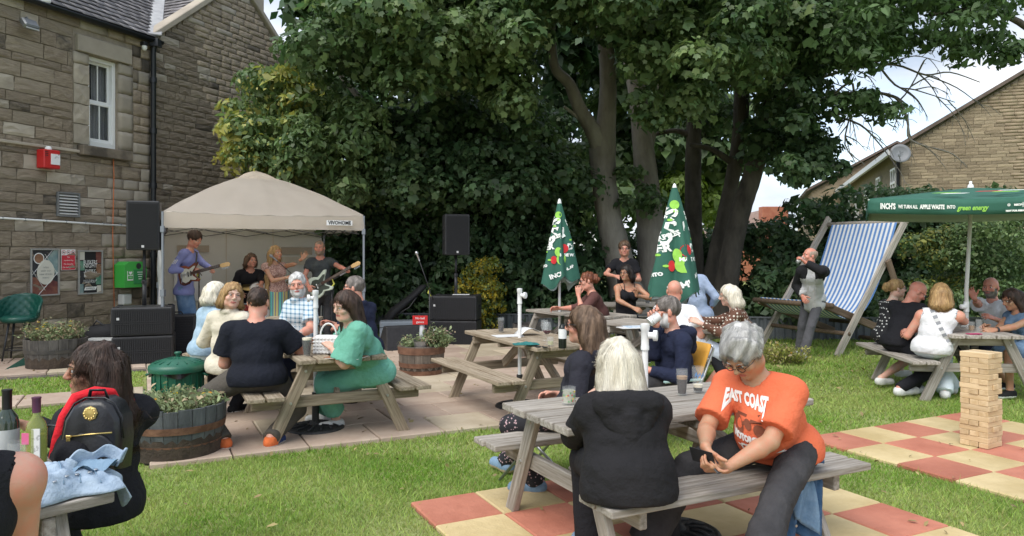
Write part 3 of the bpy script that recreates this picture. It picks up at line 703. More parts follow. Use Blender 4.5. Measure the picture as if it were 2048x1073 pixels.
# second house block beyond, lower
terr2 = thing('brick_terrace', 'smaller buff houses stepping down beyond the gable house', 'house', RC+RS*(LS+.2))
m = MB(); q = RC+RS*(LS+.2)-RU*1.5
pts = [q-UP*.1, q+RU*8-UP*.1, q+RU*8+UP*4.9, q+RU*4+UP*7.2, q+UP*4.9]
m.add(pts+[p+RS*14 for p in pts], [(0, 1, 2, 3, 4), (0, 4, 9, 5), (1, 6, 7, 2)]); m.build('wall', bk, terr2, world=True)
m = MB(); a = q+UP*4.95-RU*.3; b = q+RU*4+UP*7.3; c = q+RU*8.3+UP*4.95; m.add([a-RS*.3, b-RS*.3, c-RS*.3, a+RS*14, b+RS*14, c+RS*14], [(0, 3, 4, 1), (1, 4, 5, 2)]); m.build('roof', rfm, terr2, world=True, solid=.12)
for i in range(3):
    w_ = MB(); c = q-RU*.02+RS*(2+i*4)+UP*3.8; w_.bar(c-RS*.5, c+RS*.5, 1.1, .06, up=UP.cross(RS)); fr_ = w_.build('window', white, terr2, world=True)
    p_ = MB(); p_.bar(c-RS*.42-RU*.04, c+RS*.42-RU*.04, .95, .04, up=UP.cross(RS)); p_.build('pane', MATS['dark_glass'], fr_)
# satellite dish
sd = thing('satellite_dish', 'grey satellite dish on the corner of the buff gable wall', 'satellite dish', RP(-.05, 4.75, .1))
m = MB(); ax = (Vector((-.25, -1, .25))).normalized(); m.lathe([(0, 0), (.12, .01), (.22, .035), (.30, .07)], 24, RP(-.12, 4.72, .45), axis=ax); m.build('dish', mat('dish_grey', (.17, .18, .19), rough=.5), sd, world=True, smooth=True, solid=.012)
m = MB(); m.tube([RP(0, 4.5, .02), RP(-.05, 4.6, .3), RP(-.12, 4.7, .42)], .02, 6); m.tube([RP(-.12, 4.5, .5), RP(-.2, 4.6, .85)], .012, 6); m.box(RP(-.2, 4.62, .87), (.06, .09, .06)); m.build('arm', greymetal, sd, world=True)
# far red-roofed house through the trunks
fh = P(1530, HZ, 42); fh.z = 0
t = thing('far_house', 'distant house with brown roof and red brick gable seen past the tree trunks', 'house', fh)
m = MB(); m.add([fh+Vector(p) for p in ((-3.5, 0, -.1), (1.2, 0, -.1), (1.2, 0, 2.9), (-3.5, 0, 2.2), (-3.5, 5, 0), (1.2, 5, 0), (1.2, 5, 2.9), (-3.5, 5, 2.2))], [(0, 1, 2, 3), (1, 5, 6, 2)]); m.build('wall', mat('red_brick', (.35, .12, .07), (.42, .17, .10), scale=3, rough=.9), t, world=True)
m = MB(); m.add([fh+Vector(p) for p in ((-4, -.3, 2.3), (.6, -.3, 3.0), (1.0, 3, 4.2), (-2.4, 3, 3.4))], [(0, 1, 2, 3)]); m.build('roof', mat('brown_roof', (.20, .13, .10), (.26, .18, .14), scale=5), t, world=True, solid=.15)
m = MB(); m.box(fh+Vector((.9, 1.2, 3.5)), (1.5, .7, 1.6)); m.build('gable', MATS['red_brick'], t, world=True, bevel=.02)
# ---------- vegetation ----------
def frames(nrm, roll):
    nrm = nrm/np.linalg.norm(nrm, axis=1, keepdims=True)
    a = np.where(np.abs(nrm[:, 2:3]) > .95, np.array([[1., 0, 0]]), np.array([[0, 0, 1.]]))
    x = np.cross(a, nrm); x /= np.linalg.norm(x, axis=1, keepdims=True); y = np.cross(nrm, x)
    c, s = np.cos(roll)[:, None], np.sin(roll)[:, None]
    return x*c+y*s, -x*s+y*c, nrm
_ang = [90, 60, 32, -30, -90, -150, 148, 120]; _rad = [.62, .36, .54, .40, .24, .40, .54, .36]
MAPLE = np.array([(r*math.cos(R(a)), r*math.sin(R(a))+.05, -.16*r*r*2) for a, r in zip(_ang, _rad)])
OVAL = np.array([(0, -.5, 0), (.26, -.1, .07), (.16, .3, .04), (0, .55, -.08), (-.16, .3, .04), (-.26, -.1, .07)])
RHOMB = np.array([(0, -.5, 0), (.3, 0, .06), (0, .5, -.05), (-.3, 0, .06)])
def leafmesh(name, C, Nn, size, tmpl, mats, mi=None, roll=None, tris=False):
    n = len(C); k = len(tmpl)
    roll = rng.normal(math.pi, .9, n) if roll is None else roll
    X, Y, Z = frames(Nn, roll); s = (size*rng.lognormal(0, .36, n))[:, None, None]
    V = C[:, None, :]+s*(X[:, None, :]*tmpl[None, :, 0:1]+Y[:, None, :]*tmpl[None, :, 1:2]+Z[:, None, :]*tmpl[None, :, 2:3])
    if mi is None: mi = np.zeros(n, int)
    me = npmesh(name, V.reshape(-1, 3), np.arange(n*k), np.full(n, k), mi)
    for m in mats: me.materials.append(m)
    return me
def clusters(cent, rad, per, flat=.7, droop=.3, jit=.35, inner=.35):
    """leaves on lumpy shells round the given centres; returns positions and normals"""
    cent = np.asarray(cent); rad = np.broadcast_to(rad, len(cent)); n = np.broadcast_to(np.asarray(per*1.4*(rad/rad.mean())**2, int), len(cent))
    idx = np.repeat(np.arange(len(cent)), n); N_ = len(idx)
    d = rng.normal(size=(N_, 3)); d /= np.linalg.norm(d, axis=1, keepdims=True); d[:, 2] = np.where(rng.random(N_) < .62, np.abs(d[:, 2]), d[:, 2])
    r = rad[idx]*(1-inner*rng.random(N_)**1.5)*(1+.25*np.sin(d[:, 0]*5+idx)*np.sin(d[:, 1]*6+idx*2))
    off = d*r[:, None]; off[:, 2] *= flat
    nn = d*.75+np.array([0, 0, droop])+rng.normal(0, jit, (N_, 3))
    return cent[idx]+off, nn
def fill(poly, n, d0, d1, minsep=0):
    poly = [(a, b) for a, b in poly]; xs = [p[0] for p in poly]; ys = [p[1] for p in poly]; out = []
    while len(out) < n:
        x = rng.uniform(min(xs), max(xs), n*2); y = rng.uniform(min(ys), max(ys), n*2); k = inpoly(x, y, poly); d = rng.uniform(d0, d1, n*2)
        for a, b, c in zip(x[k], y[k], d[k]): out.append(tuple(P(a, b, c)))
    return np.array(out[:n])
lf = dict(rough=.5, trans=.34, island=True, spec=.45)
maple = mat('maple_leaf', (0.057, 0.102, 0.041), (0.108, 0.168, 0.069), scale=.8, rnd=.35, hue=.02, **lf)
maple_l = mat('maple_leaf_light', (0.099, 0.157, 0.061), (0.167, 0.232, 0.093), scale=.9, rnd=.35, hue=.02, **lf)
dark_l = mat('dark_leaf', (0.042, 0.081, 0.033), (0.075, 0.126, 0.054), scale=.7, rnd=.4, hue=.02, **lf)
hedge_l = mat('hedge_leaf', (0.050, 0.096, 0.039), (0.090, 0.150, 0.063), scale=.8, rnd=.4, hue=.025, **lf)
yel_l = mat('variegated_leaf', (.22, .26, .06), (.45, .42, .13), scale=2.0, rnd=.35, hue=.02, **lf)
gold_l = mat('golden_leaf', (.20, .24, .04), (.55, .42, .05), scale=3.0, rnd=.4, hue=.015, lo=.4, hi=.6, **lf)
ash_l = mat('ash_leaf', (0.065, 0.117, 0.046), (0.104, 0.169, 0.065), scale=1, rnd=.35, **lf)
bark = mat('grey_bark', (.16, .14, .115), (.30, .275, .235), scale=2.5, rough=.9, bump=1, bscale=18, stretch=(1, 1, .35))
bark_d = mat('dark_bark', (.045, .038, .03), (.11, .095, .075), scale=3.5, rough=.95, bump=1.5, bscale=14, stretch=(1, 1, .4))
def limb(mb, pts, n=12):
    """pts: (px, py, depth, radius)"""
    q = [P(a, b, c) for a, b, c, r in pts]; rs = [p[3] for p in pts]
    # smooth by Catmull-Rom
    Q = []; RS = []
    for i in range(len(q)-1):
        p0 = q[max(i-1, 0)]; p1 = q[i]; p2 = q[i+1]; p3 = q[min(i+2, len(q)-1)]
        for k in range(5):
            t = k/5; Q.append(.5*((2*p1)+(p2-p0)*t+(2*p0-5*p1+4*p2-p3)*t*t+(3*p1-p0-3*p2+p3)*t**3)); RS.append((rs[i]*(1-t)+rs[i+1]*t)*(1+random.uniform(-.03, .03)))
    Q.append(q[-1]); RS.append(rs[-1]); mb.tube(Q, RS, n)
def tree(label, base, limbs, crown, barkm=bark, mats=None, tmpl=MAPLE, size=.106, group='tall maple trees behind the garden fence', mix=None):
    t = thing('maple_tree', label, 'tree', base, group=group)
    mb = MB(); limb(mb, limbs[0]); mb.build('trunk', barkm, t, world=True, smooth=True)
    for l in limbs[1:]:
        mb = MB(); limb(mb, l, 9); mb.build('limb', barkm, t, world=True, smooth=True)
    if crown is not None:
        C, Nn = crown; mi = np.zeros(len(C), int)
        if len(mats) > 1: mi = (rng.random(len(C)) < .5+.5*np.sin(C[:, 0]*1.3+C[:, 2]*1.7)).astype(int)
        o = link('crown', leafmesh('crown', C, Nn, size, tmpl, mats, mi), None, t, world=True); o['kind'] = 'stuff'
    return t
bx = lambda px, d: (P(px, HZ, d).x, d, 0)
def cat(*cs): return np.concatenate([c[0] for c in cs]), np.concatenate([c[1] for c in cs])
# canopy regions (outline seen from the garden; each at its own depth)
cA = cat(clusters(fill([(930, -120), (1330, -120), (1320, 60), (1290, 110), (1200, 60), (1130, 40), (1060, 110), (1040, 235), (960, 160), (930, 60)], 95, 11.5, 15), .5, 190),
         clusters(fill([(1130, -60), (1330, -60), (1290, 20), (1200, 10)], 10, 10.6, 11.6), .42, 130),
         clusters(fill([(980, 230), (1120, 260), (1150, 340), (1060, 330)], 12, 15.8, 17), .5, 150))
tree('thick pale-barked maple forking low behind the standing teenager', bx(1250, 15.6),
     [[(1268, 655, 15.6, .50), (1256, 600, 15.6, .40), (1238, 520, 15.6, .31), (1219, 440, 15.6, .265), (1209, 370, 15.6, .26), (1205, 300, 15.6, .29), (1213, 240, 15.5, .20), (1216, 150, 15.4, .17), (1208, 40, 15.2, .17), (1205, -120, 15, .12)],
      [(1206, 310, 15.6, .22), (1185, 262, 15.4, .17), (1158, 215, 15.2, .14), (1138, 168, 15.1, .12), (1112, 140, 15, .105), (1104, 95, 14.9, .09), (1100, -40, 14.8, .07)],
      [(1192, 275, 15.5, .08), (1165, 243, 15.3, .05), (1128, 214, 15.1, .03)]], cA, mats=[maple, maple_l])
cB = cat(clusters(fill([(1250, -120), (1560, -120), (1570, 60), (1500, 130), (1400, 170), (1330, 190), (1270, 130)], 90, 12, 16), .52, 190),
         clusters(fill([(1270, 200), (1400, 180), (1420, 230), (1350, 240), (1280, 240)], 10, 12.2, 13.2), .32, 120),
         clusters(fill([(1330, -40), (1500, -60), (1480, 120), (1380, 120)], 14, 10.8, 11.8), .42, 130),
         clusters(fill([(1240, 330), (1300, 350), (1330, 420), (1255, 415)], 7, 15.2, 15.9), .28, 60))
tree('broad grey trunk directly behind the seated woman in the black camisole', bx(1305, 16.2),
     [[(1322, 655, 16.2, .56), (1312, 600, 16.2, .46), (1308, 520, 16.2, .36), (1301, 450, 16.2, .31), (1295, 380, 16.2, .27), (1288, 310, 16.3, .24), (1276, 200, 16.4, .2), (1258, 60, 16.5, .22), (1255, -120, 16.6, .15)],
      [(1276, 360, 16.3, .2), (1300, 270, 16.4, .14), (1330, 150, 16.4, .1), (1370, 20, 16.4, .07)]], cB, mats=[maple_l, maple])
tree('slim dark straight trunk behind the larger closed parasol', bx(1392, 17),
     [[(1400, 660, 17, .26), (1394, 600, 17, .22), (1388, 480, 17, .2), (1386, 360, 17, .19), (1388, 220, 17, .17), (1384, 60, 17, .14), (1384, -100, 17, .1)],
      [(1387, 275, 17, .08), (1350, 262, 17, .06), (1300, 272, 17.1, .04)]],
     clusters(fill([(1330, 150), (1480, 120), (1470, 220), (1430, 290), (1330, 260)], 22, 17.3, 19), .45, 130), barkm=bark_d, mats=[maple])
cD = cat(clusters(fill([(1430, -120), (1700, -120), (1730, 20), (1680, 110), (1560, 170), (1450, 150)], 80, 12.5, 17), .55, 180),
         clusters(fill([(1510, 190), (1580, 200), (1600, 260), (1560, 320), (1530, 300)], 14, 14.5, 17), .38, 120))
tree('leaning dark trunk, left one of the close pair right of the larger closed parasol', bx(1430, 16.4),
     [[(1406, 650, 16.4, .28), (1418, 590, 16.4, .21), (1434, 500, 16.4, .18), (1452, 420, 16.4, .17), (1468, 340, 16.4, .16), (1480, 260, 16.4, .17), (1485, 140, 16.4, .17), (1490, -80, 16.4, .12)],
      [(1470, 330, 16.4, .09), (1425, 300, 16.3, .06), (1380, 290, 16.2, .04)]], cD, barkm=bark_d, mats=[maple, maple_l])
cE = cat(clusters(fill([(1500, 240), (1620, 200), (1660, 290), (1620, 330), (1560, 350), (1520, 330)], 24, 13, 16.5), .36, 110),
         clusters(fill([(1540, 320), (1690, 300), (1690, 340), (1580, 370)], 9, 12.6, 14), .26, 75),
         clusters(fill([(1600, 60), (1670, 60), (1720, 160), (1680, 220), (1620, 240), (1580, 190)], 20, 13, 16.5), .38, 110))
tree('rough ivy-dark trunk, right one of the close pair nearest the giant deckchair', bx(1452, 15.6),
     [[(1440, 650, 15.6, .36), (1450, 590, 15.6, .26), (1464, 500, 15.6, .22), (1482, 420, 15.6, .21), (1502, 360, 15.6, .20), (1520, 290, 15.6, .22), (1545, 200, 15.5, .19), (1575, 90, 15.4, .15), (1600, -60, 15.2, .1)],
      [(1540, 215, 15.5, .12), (1600, 170, 15.2, .08), (1650, 130, 14.9, .06), (1700, 130, 14.6, .04)]], cE, barkm=bark_d, mats=[maple, dark_l])
# left canopy
cF = cat(clusters(fill([(700, -30), (760, -110), (1000, -120), (980, 90), (900, 190), (760, 170), (640, 130), (595, 100)], 120, 12, 16), .55, 185),
         clusters(fill([(575, 85), (650, 40), (690, 120), (630, 150), (580, 120)], 8, 12.6, 13.4), .38, 105),
         clusters(fill([(700, -60), (960, -60), (960, 80), (840, 120), (700, 60)], 16, 11, 12), .40, 120))
tree('leafy maple whose trunk is hidden, filling the sky above the cream canopy', bx(860, 17.5),
     [[(880, 650, 17.5, .4), (876, 560, 17.5, .33), (870, 400, 17.5, .3), (860, 250, 17.3, .24), (850, 100, 17, .18), (840, -60, 17, .12)],
      [(866, 330, 17.3, .14), (920, 250, 16.8, .09), (980, 180, 16.2, .05)], [(868, 380, 17.3, .12), (780, 270, 16.6, .09), (680, 150, 16, .05)]], cF, mats=[maple, maple_l])
cG = cat(clusters(fill([(760, 230), (900, 200), (1080, 230), (1180, 300), (1180, 400), (1050, 420), (900, 400), (780, 370)], 110, 13.5, 17.5), .55, 165),
         clusters(fill([(750, 300), (900, 290), (1000, 330), (940, 400), (780, 400)], 34, 13.7, 14.6), .40, 125))
tree('dark hanging maple between the cream canopy and the thick forked trunk', bx(1040, 18),
     [[(1040, 650, 18, .3), (1036, 560, 18, .27), (1030, 420, 18, .24), (1020, 300, 18, .2), (1010, 180, 17.5, .15), (1000, 60, 17, .1)],
      [(1024, 300, 18, .1), (960, 235, 17, .07), (915, 205, 16.4, .05), (890, 232, 16, .03)]], cG, mats=[dark_l, maple])
# top-right ash sprays + bare branches
cH = cat(clusters(fill([(1690, -80), (2080, -100), (2060, 20), (1950, 60), (1830, 60), (1720, 60)], 50, 11.5, 14), .38, 80, flat=.6),
         clusters(fill([(1640, 60), (1800, 40), (1800, 120), (1700, 150)], 22, 12, 14), .35, 75), clusters(fill([(1980, 60), (2040, 90), (2010, 130), (1960, 140)], 6, 12, 12.5), .26, 50),
         clusters(fill([(1660, 190), (1790, 200), (1800, 235), (1720, 260)], 9, 12.5, 13.5), .27, 55), clusters(fill([(1840, 60), (1990, 70), (1960, 120), (1860, 125)], 9, 12, 13), .27, 55))
t = tree('ash with bare arching twigs hanging before the gable on the right', (11.5, 14, 0),
     [[(2240, 760, 14, .3), (2230, 560, 14, .27), (2210, 300, 13.6, .22), (2150, 60, 13.2, .16), (2040, -90, 13, .11), (1900, -110, 12.8, .07)],
      [(2190, 200, 13.4, .09), (2060, 60, 13, .06), (1960, 20, 12.8, .04), (1860, 30, 12.6, .03)]], cH, barkm=bark_d, mats=[ash_l], tmpl=OVAL, size=.115, group='tall maple trees behind the garden fence')
t.name = 'ash_tree'; WL['ash_tree'] = Vector((11.5, 14, 0)); t['group'] = 'ash'; del t['group']
tw = MB()
def twig(pts, r, n=5, kids=4, lvl=0):
    q = [p if isinstance(p, Vector) else P(*p) for p in pts]; Q = []
    for i in range(len(q)-1):
        p0 = q[max(i-1, 0)]; p1 = q[i]; p2 = q[i+1]; p3 = q[min(i+2, len(q)-1)]
        for k in range(4): t_ = k/4; Q.append(.5*((2*p1)+(p2-p0)*t_+(2*p0-5*p1+4*p2-p3)*t_*t_+(3*p1-p0-3*p2+p3)*t_**3))
    Q.append(q[-1]); m_ = len(Q); tw.tube(Q, [max(r*(1-.8*i/m_), .004) for i in range(m_)], n, caps=False)
    if lvl < 2:
        for _ in range(kids):
            i = random.randint(2, m_-2); d = (Q[i]-Q[i-1]).normalized(); L = (Q[-1]-Q[0]).length*random.uniform(.18, .4)
            side = Vector((random.uniform(-1, 1), random.uniform(-.5, .5), random.uniform(-.9, .6)))
            e1 = Q[i]+(d*.7+side*.6).normalized()*L*.5; e2 = e1+(d*.5+side*.5+Vector((0, 0, -.35))).normalized()*L*.5
            twig([Q[i], e1, e2], r*.45, 4, 3, lvl+1)
twig([(1600, 170, 14.6), (1660, 150, 14.4), (1720, 135, 14), (1790, 130, 13.8), (1850, 150, 13.5), (1900, 145, 13.4), (1960, 165, 13.2)], .035, kids=7)
twig([(1620, 240, 14.5), (1700, 225, 14.2), (1760, 225, 14), (1810, 190, 13.8), (1850, 120, 13.6)], .035, kids=7)
twig([(1640, 200, 14.4), (1720, 185, 14), (1790, 195, 13.8), (1815, 240, 13.6), (1820, 280, 13.5), (1880, 300, 13.3)], .04, kids=8)
twig([(1690, 60, 14), (1740, 110, 13.8), (1790, 170, 13.6), (1830, 180, 13.4), (1910, 205, 13.2)], .03, kids=7)
twig([(1640, 215, 14.4), (1700, 165, 14), (1705, 210, 14), (1690, 290, 13.8), (1730, 330, 13.6)], .03, kids=7)
twig([(1660, 230, 14.4), (1720, 250, 14), (1760, 290, 13.8), (1790, 330, 13.5)], .026, kids=6)
tw.build('bare_twigs', bark, t, world=True, smooth=True)
# variegated climber on the gable end
def shrub(name, label, cat_, base, crown, mats, tmpl=OVAL, size=.1, stems=None, group=None, mi=None):
    t = thing(name, label, cat_, base, group=group); C, Nn = crown; mi = (rng.random(len(C)) < .35).astype(int) if (mi is None and len(mats) > 1) else mi
    o = link('foliage', leafmesh('foliage', C, Nn, size, tmpl, mats, mi), None, t, world=True); o['kind'] = 'stuff'
    if stems:
        m = MB(); [limb(m, s, 7) for s in stems]; m.build('stems', bark_d, t, world=True, smooth=True)
    return t
cl = cat(clusters(fill([(505, 165), (560, 150), (600, 160), (660, 180), (760, 250), (760, 400), (640, 380), (520, 350), (470, 320), (480, 240)], 80, 13.2, 15.2), .42, 150, jit=.5),
         clusters(fill([(480, 260), (620, 240), (640, 330), (500, 340)], 16, 12.8, 13.3), .3, 90, jit=.5))
mi = (np.sin(cl[0][:, 0]*2.2+cl[0][:, 2]*1.3)+rng.normal(0, .7, len(cl[0])) > .15).astype(int)
mi[cl[0][:, 0] > -3.9] = 1
shrub('shrub', 'tall yellow-green variegated shrub growing up beside the stone gable', 'shrub', bx(560, 14.2), cl, [yel_l, maple_l], OVAL, .115, [[(640, 665, 15.6, .08), (635, 500, 15.6, .07), (620, 380, 15.4, .06), (600, 240, 14.8, .03)]], mi=mi)
# high leaf wall behind (hedge of laurel and ivy)
hb = cat(clusters(fill([(560, 360), (700, 370), (800, 400), (1190, 400), (1200, 640), (900, 655), (740, 655), (640, 600)], 200, 15.2, 17), .5, 130, droop=.2),
         clusters(fill([(720, 520), (900, 520), (1190, 540), (1190, 660), (730, 665)], 60, 14.75, 15.2), .28, 90, droop=.2))
shrub('hedge', 'dense dark hedge wall behind the speakers and the mid-garden tables', 'hedge', bx(880, 16), hb, [hedge_l, dark_l], RHOMB, .125)
hb = clusters(fill([(1200, 470), (1420, 480), (1500, 460), (1500, 640), (1200, 650)], 80, 17.2, 19), .5, 130)
shrub('hedge', 'shaded hedge behind the tree trunks and the bald man', 'hedge', bx(1350, 18), hb, [dark_l], RHOMB, .125)
hr = cat(clusters(fill([(1500, 455), (1560, 432), (1640, 408), (1720, 385), (1800, 390), (1960, 400), (2100, 400), (2100, 640), (1500, 650)], 210, 16.3, 18), .45, 130, droop=.25),
         clusters(fill([(1500, 560), (1640, 540), (1760, 600), (1760, 660), (1500, 660)], 30, 14, 14.8), .33, 90))
shrub('hedge', 'mixed hedge behind the giant deckchair and open parasol', 'hedge', bx(1780, 17), hr, [hedge_l, maple], RHOMB, .125)
hr2 = cat(clusters(fill([(1900, 470), (1960, 440), (2100, 430), (2100, 620), (1900, 620)], 50, 12.4, 13.6), .38, 220, droop=.4))
shrub('shrub', 'rounded fine-leaved shrub at the right edge behind the seated bald man', 'shrub', bx(2000, 13), hr2, [maple_l, maple], RHOMB, .055)
hr3 = clusters(fill([(1820, 480), (1910, 460), (1930, 600), (1830, 610)], 22, 13.4, 14), .3, 150)
shrub('shrub', 'yellow-tinged shrub between the deckchair and the parasol pole', 'shrub', bx(1870, 13.7), hr3, [maple_l, yel_l], RHOMB, .07)
gs = clusters(fill([(925, 530), (985, 525), (995, 580), (990, 650), (930, 655)], 26, 14.0, 14.5), .26, 260, jit=.5)
shrub('golden_shrub', 'bushy gold and green shrub behind the right-hand loudspeaker stack', 'shrub', bx(960, 14.2), gs, [gold_l, maple_l], RHOMB, .055)
# far woodland seen through the gaps
fw = cat(clusters(fill([(560, 150), (760, 120), (1200, 150), (1200, 520), (560, 560)], 70, 24, 30), 1.3, 240, inner=.8), clusters(fill([(600, -40), (1300, -40), (1300, 160), (600, 160)], 36, 20, 26), 1.0, 150, inner=.8))
k_ = ~((np.abs(fw[0][:, 0]/fw[0][:, 1]*F+1024-1310) < 25))
o = link('far_trees', leafmesh('far_trees', fw[0], fw[1], .40, RHOMB, [dark_l]), None); tag(o, kind='stuff')
fw = clusters(fill([(1200, 60), (1420, 60), (1480, 330), (1440, 420), (1200, 430)], 60, 22, 30), 1.0, 190, inner=.8)
o = link('far_trees', leafmesh('far_trees', fw[0], fw[1], .34, RHOMB, [maple_l, maple], (rng.random(len(fw[0])) < .5).astype(int)), None); tag(o, kind='stuff')
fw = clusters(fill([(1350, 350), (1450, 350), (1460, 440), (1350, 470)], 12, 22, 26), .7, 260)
o = link('far_trees', leafmesh('far_trees', fw[0], fw[1], .2, RHOMB, [mat('leaf_painted_sunlit', (.16, .24, .05), (.22, .30, .07), rnd=.3, **lf)]), None); tag(o, kind='stuff')  # sunlit brightness of this distant tree is put into the leaf colour
# corrugated edging fence
ef = mat('corrugated_grey', (.075, .085, .095), (.11, .12, .13), scale=4, rough=.55)
def corr(label, pts, h):
    t = thing('edging_fence', label, 'fence', (pts[0][0], pts[0][1], 0)); m = MB()
    for (a, b) in zip(pts[:-1], pts[1:]):
        a = Vector((*a, 0)); b = Vector((*b, 0)); L = (b-a).length; n_ = int(L/.035); u = (b-a)/L; w_ = Vector((-u.y, u.x, 0))
        m.grid(lambda U, V: a+u*(L*U)+w_*(.014*(1 if round(U*n_) % 4 in (0, 1) else -1))+Vector((0, 0, h*V)), n_, 1)
    m.build('corrugated_sheet', ef, t, world=True)
    m = MB(); [m.bar((a[0], a[1], h), (b[0], b[1], h), .04, .03) for a, b in zip(pts[:-1], pts[1:])]; m.build('rail', ef, t, world=True)
corr('low grey corrugated edging fence along the hedge foot', [(-5, 15.2), (-1, 14.7), (1.6, 14.6), (3.2, 14.4), (5.0, 13.9), (8.5, 13.9), (14, 13.9)], .42)
print('veg done', sum(len(m.polygons) for m in bpy.data.meshes))

o = link('fallen_leaves', leafmesh('fallen_leaves', FALLEN[0], FALLEN[1], .038, OVAL, [mat('dead_leaf', (.20, .14, .06), (.36, .30, .12), scale=3, rnd=.4, island=True)]), None); tag(o, kind='stuff')
# ---------- picnic tables ----------
def bar_obj(name, a, b, w, h, up, m, parent, world=False, bevel=.006):
    a = Vector(a); b = Vector(b); x, y, z = basis(b-a, up); q = MB(); q.box((0, 0, 0), ((b-a).length, w, h)); o = q.build(name, m, parent, bevel=bevel)
    M = Matrix((x, y, z)).transposed().to_4x4(); M.translation = (a+b)/2-(WL[parent.name] if world else Vector()); o.matrix_basis = M; return o
bolt_m = mat('bolt', (.5, .5, .48), rough=.4, metal=.8)
GT = 'wooden picnic tables'
def make_table(label, wm, L=1.75, loc=(0, 0, 0), rz=0):
    t = thing('picnic_table', label, 'picnic table', loc, rz, GT)
    pm = MB(); pm.box((0, 0, 0), (L, .138, .04)); pme = pm.mesh('tabletop_plank'); pme.materials.append(wm)
    bmx = MB(); bmx.box((0, 0, 0), (L, .136, .038)); bme = bmx.mesh('bench_plank'); bme.materials.append(wm)
    def inst(name, me, x, y, z, bev=.007):
        o = bpy.data.objects.new(name, me); COL.objects.link(o); o.parent = t; o.location = (x+random.uniform(-.008, .008), y, z); o.rotation_euler = (random.uniform(-.012, .012), 0, random.uniform(-.003, .003))
        m = o.modifiers.new('b', 'BEVEL'); m.width = bev; m.segments = 2; return o
    for k in range(5): inst('tabletop_plank', pme, 0, (k-2)*.153, .735)
    for s in (-1, 1):
        for k in (0, 1): inst('bench_plank', bme, 0, s*(.56+.152*k), .445)
    fx = L/2-.17
    for sx in (-1, 1):
        for sy in (-1, 1):
            o = bar_obj('leg', (sx*fx, sy*.26, .715), (sx*fx, sy*.60, -.01), .10, .045, (1, 0, 0), wm, t); Mi = o.matrix_basis.inverted()
            bm_ = MB()
            for z, y in ((.64, .295), (.375, .42)): bm_.lathe([(0, .03), (.011, .03), (.013, .022)], 8, (sx*fx, sy*y, z), axis=(sx, 0, 0))
            bo = bm_.build('bolts', bolt_m, o); bo.matrix_basis = Mi; bo['kind'] = 'stuff'
        xx = sx*(fx-.047)
        bar_obj('seat_beam', (xx, -.73, .375), (xx, .73, .375), .045, .095, UP, wm, t)
        bar_obj('top_beam', (xx, -.36, .665), (xx, .36, .665), .045, .085, UP, wm, t)
        bar_obj('brace', (xx-sx*.05, 0, .39), (sx*.12, 0, .70), .09, .045, (0, 1, 0), wm, t)
    m = MB(); m.bar((0, -.36, .69), (0, .36, .69), .045, .055); m.build('top_batten', wm, t, bevel=.005)
    return t
YE2 = YAW1+math.pi/2
T7c = Vector((.107, 4.075, 0))+E1*.875
T1e = Vector((-1.42, 6.28, 0)); T1c = T1e+E2*.875
T2c = Vector((.18, 7.86, 0)); T3c = Vector((1.0, 11.1, 0)); T4c = Vector((1.95, 9.25, 0)); T5c = Vector((2.45, 13.0, 0)); T6c = Vector((5.22, 8.82, 0))
T8c = Vector((-2.34, 2.36, 0))
table1 = make_table('picnic table in front of the stage with a white handbag on it', wood_warm, loc=T1c, rz=YE2)
table2 = make_table('empty-benched picnic table in mid patio with a teal cloth on it', wood_warm, loc=T2c, rz=YE2)
table3 = make_table('far picnic table under the smaller closed parasol', wood, loc=T3c, rz=YE2+.1)
table4 = make_table('picnic table below the bald man in the white shirt', wood, loc=T4c, rz=YE2+.35)
table5 = make_table('rearmost picnic table by the tree trunks with a dark cup on it', wood, loc=T5c, rz=.05)
table6 = make_table('picnic table on the lawn under the open green parasol', wood, loc=T6c, rz=R(84))
table7 = make_table('nearest picnic table, standing on the red and yellow paving', wood, loc=T7c, rz=YAW1)
table8 = make_table('cropped picnic table corner at bottom left with a denim jacket on it', wood, loc=T8c, rz=R(48.7))
T9c = Vector((-3.05, 9.5, 0)); table9 = make_table('picnic table hidden behind the blonde women beside the stage', wood_warm, loc=T9c, rz=YE2-.5)
# ---------- parasol bases and white pole stubs ----------
iron = mat('cast_iron', (.012, .012, .013), (.03, .03, .03), scale=15, rough=.5, bump=.5, bscale=60)
def base(label, x, y):
    t = thing('cast_iron_stand', label, 'parasol base', (x, y, .03), group='cast iron parasol bases')
    m = MB(); m.lathe([(0, 0), (.25, 0), (.26, .012), (.25, .028), (.235, .034), (.22, .026), (.16, .04), (.06, .052), (.045, .07), (.032, .075), (.032, .34), (0, .34)], 40); m.build('plate', iron, t, smooth=True, auto=35)
    for k in range(12):
        a = k*math.pi/6; q = MB(); q.tube([(.08*math.cos(a), .08*math.sin(a), .052), (.14*math.cos(a+.15), .14*math.sin(a+.15), .05), (.21*math.cos(a-.05), .21*math.sin(a-.05), .034)], .009, 6); q.build('scroll', iron, t, smooth=True)
    return t
def stub(label, x, y, top, crank=True, hd=-60):
    t = thing('parasol_pole', label, 'pole', (x, y, .3), group='white parasol pole stubs'); z0 = -.0
    m = MB(); m.tube([(0, 0, 0), (0, 0, top-.3-.16)], .019, 14); m.build('pole', white, t, smooth=True, auto=40)
    m = MB(); m.lathe([(.026, 0), (.026, .02), (.024, .03), (.024, .12), (.028, .125), (.028, .16), (.0, .165)], 14, (0, 0, top-.3-.16)); 
    a = R(hd); d = Vector((math.cos(a), math.sin(a), 0))
    m.lathe([(.02, .02), (.02, .05), (.033, .052), (.033, .075), (.0, .078)], 12, (0, 0, top-.3-.07), axis=d); m.build('crank_housing', white, t, smooth=True, auto=40)
    return t
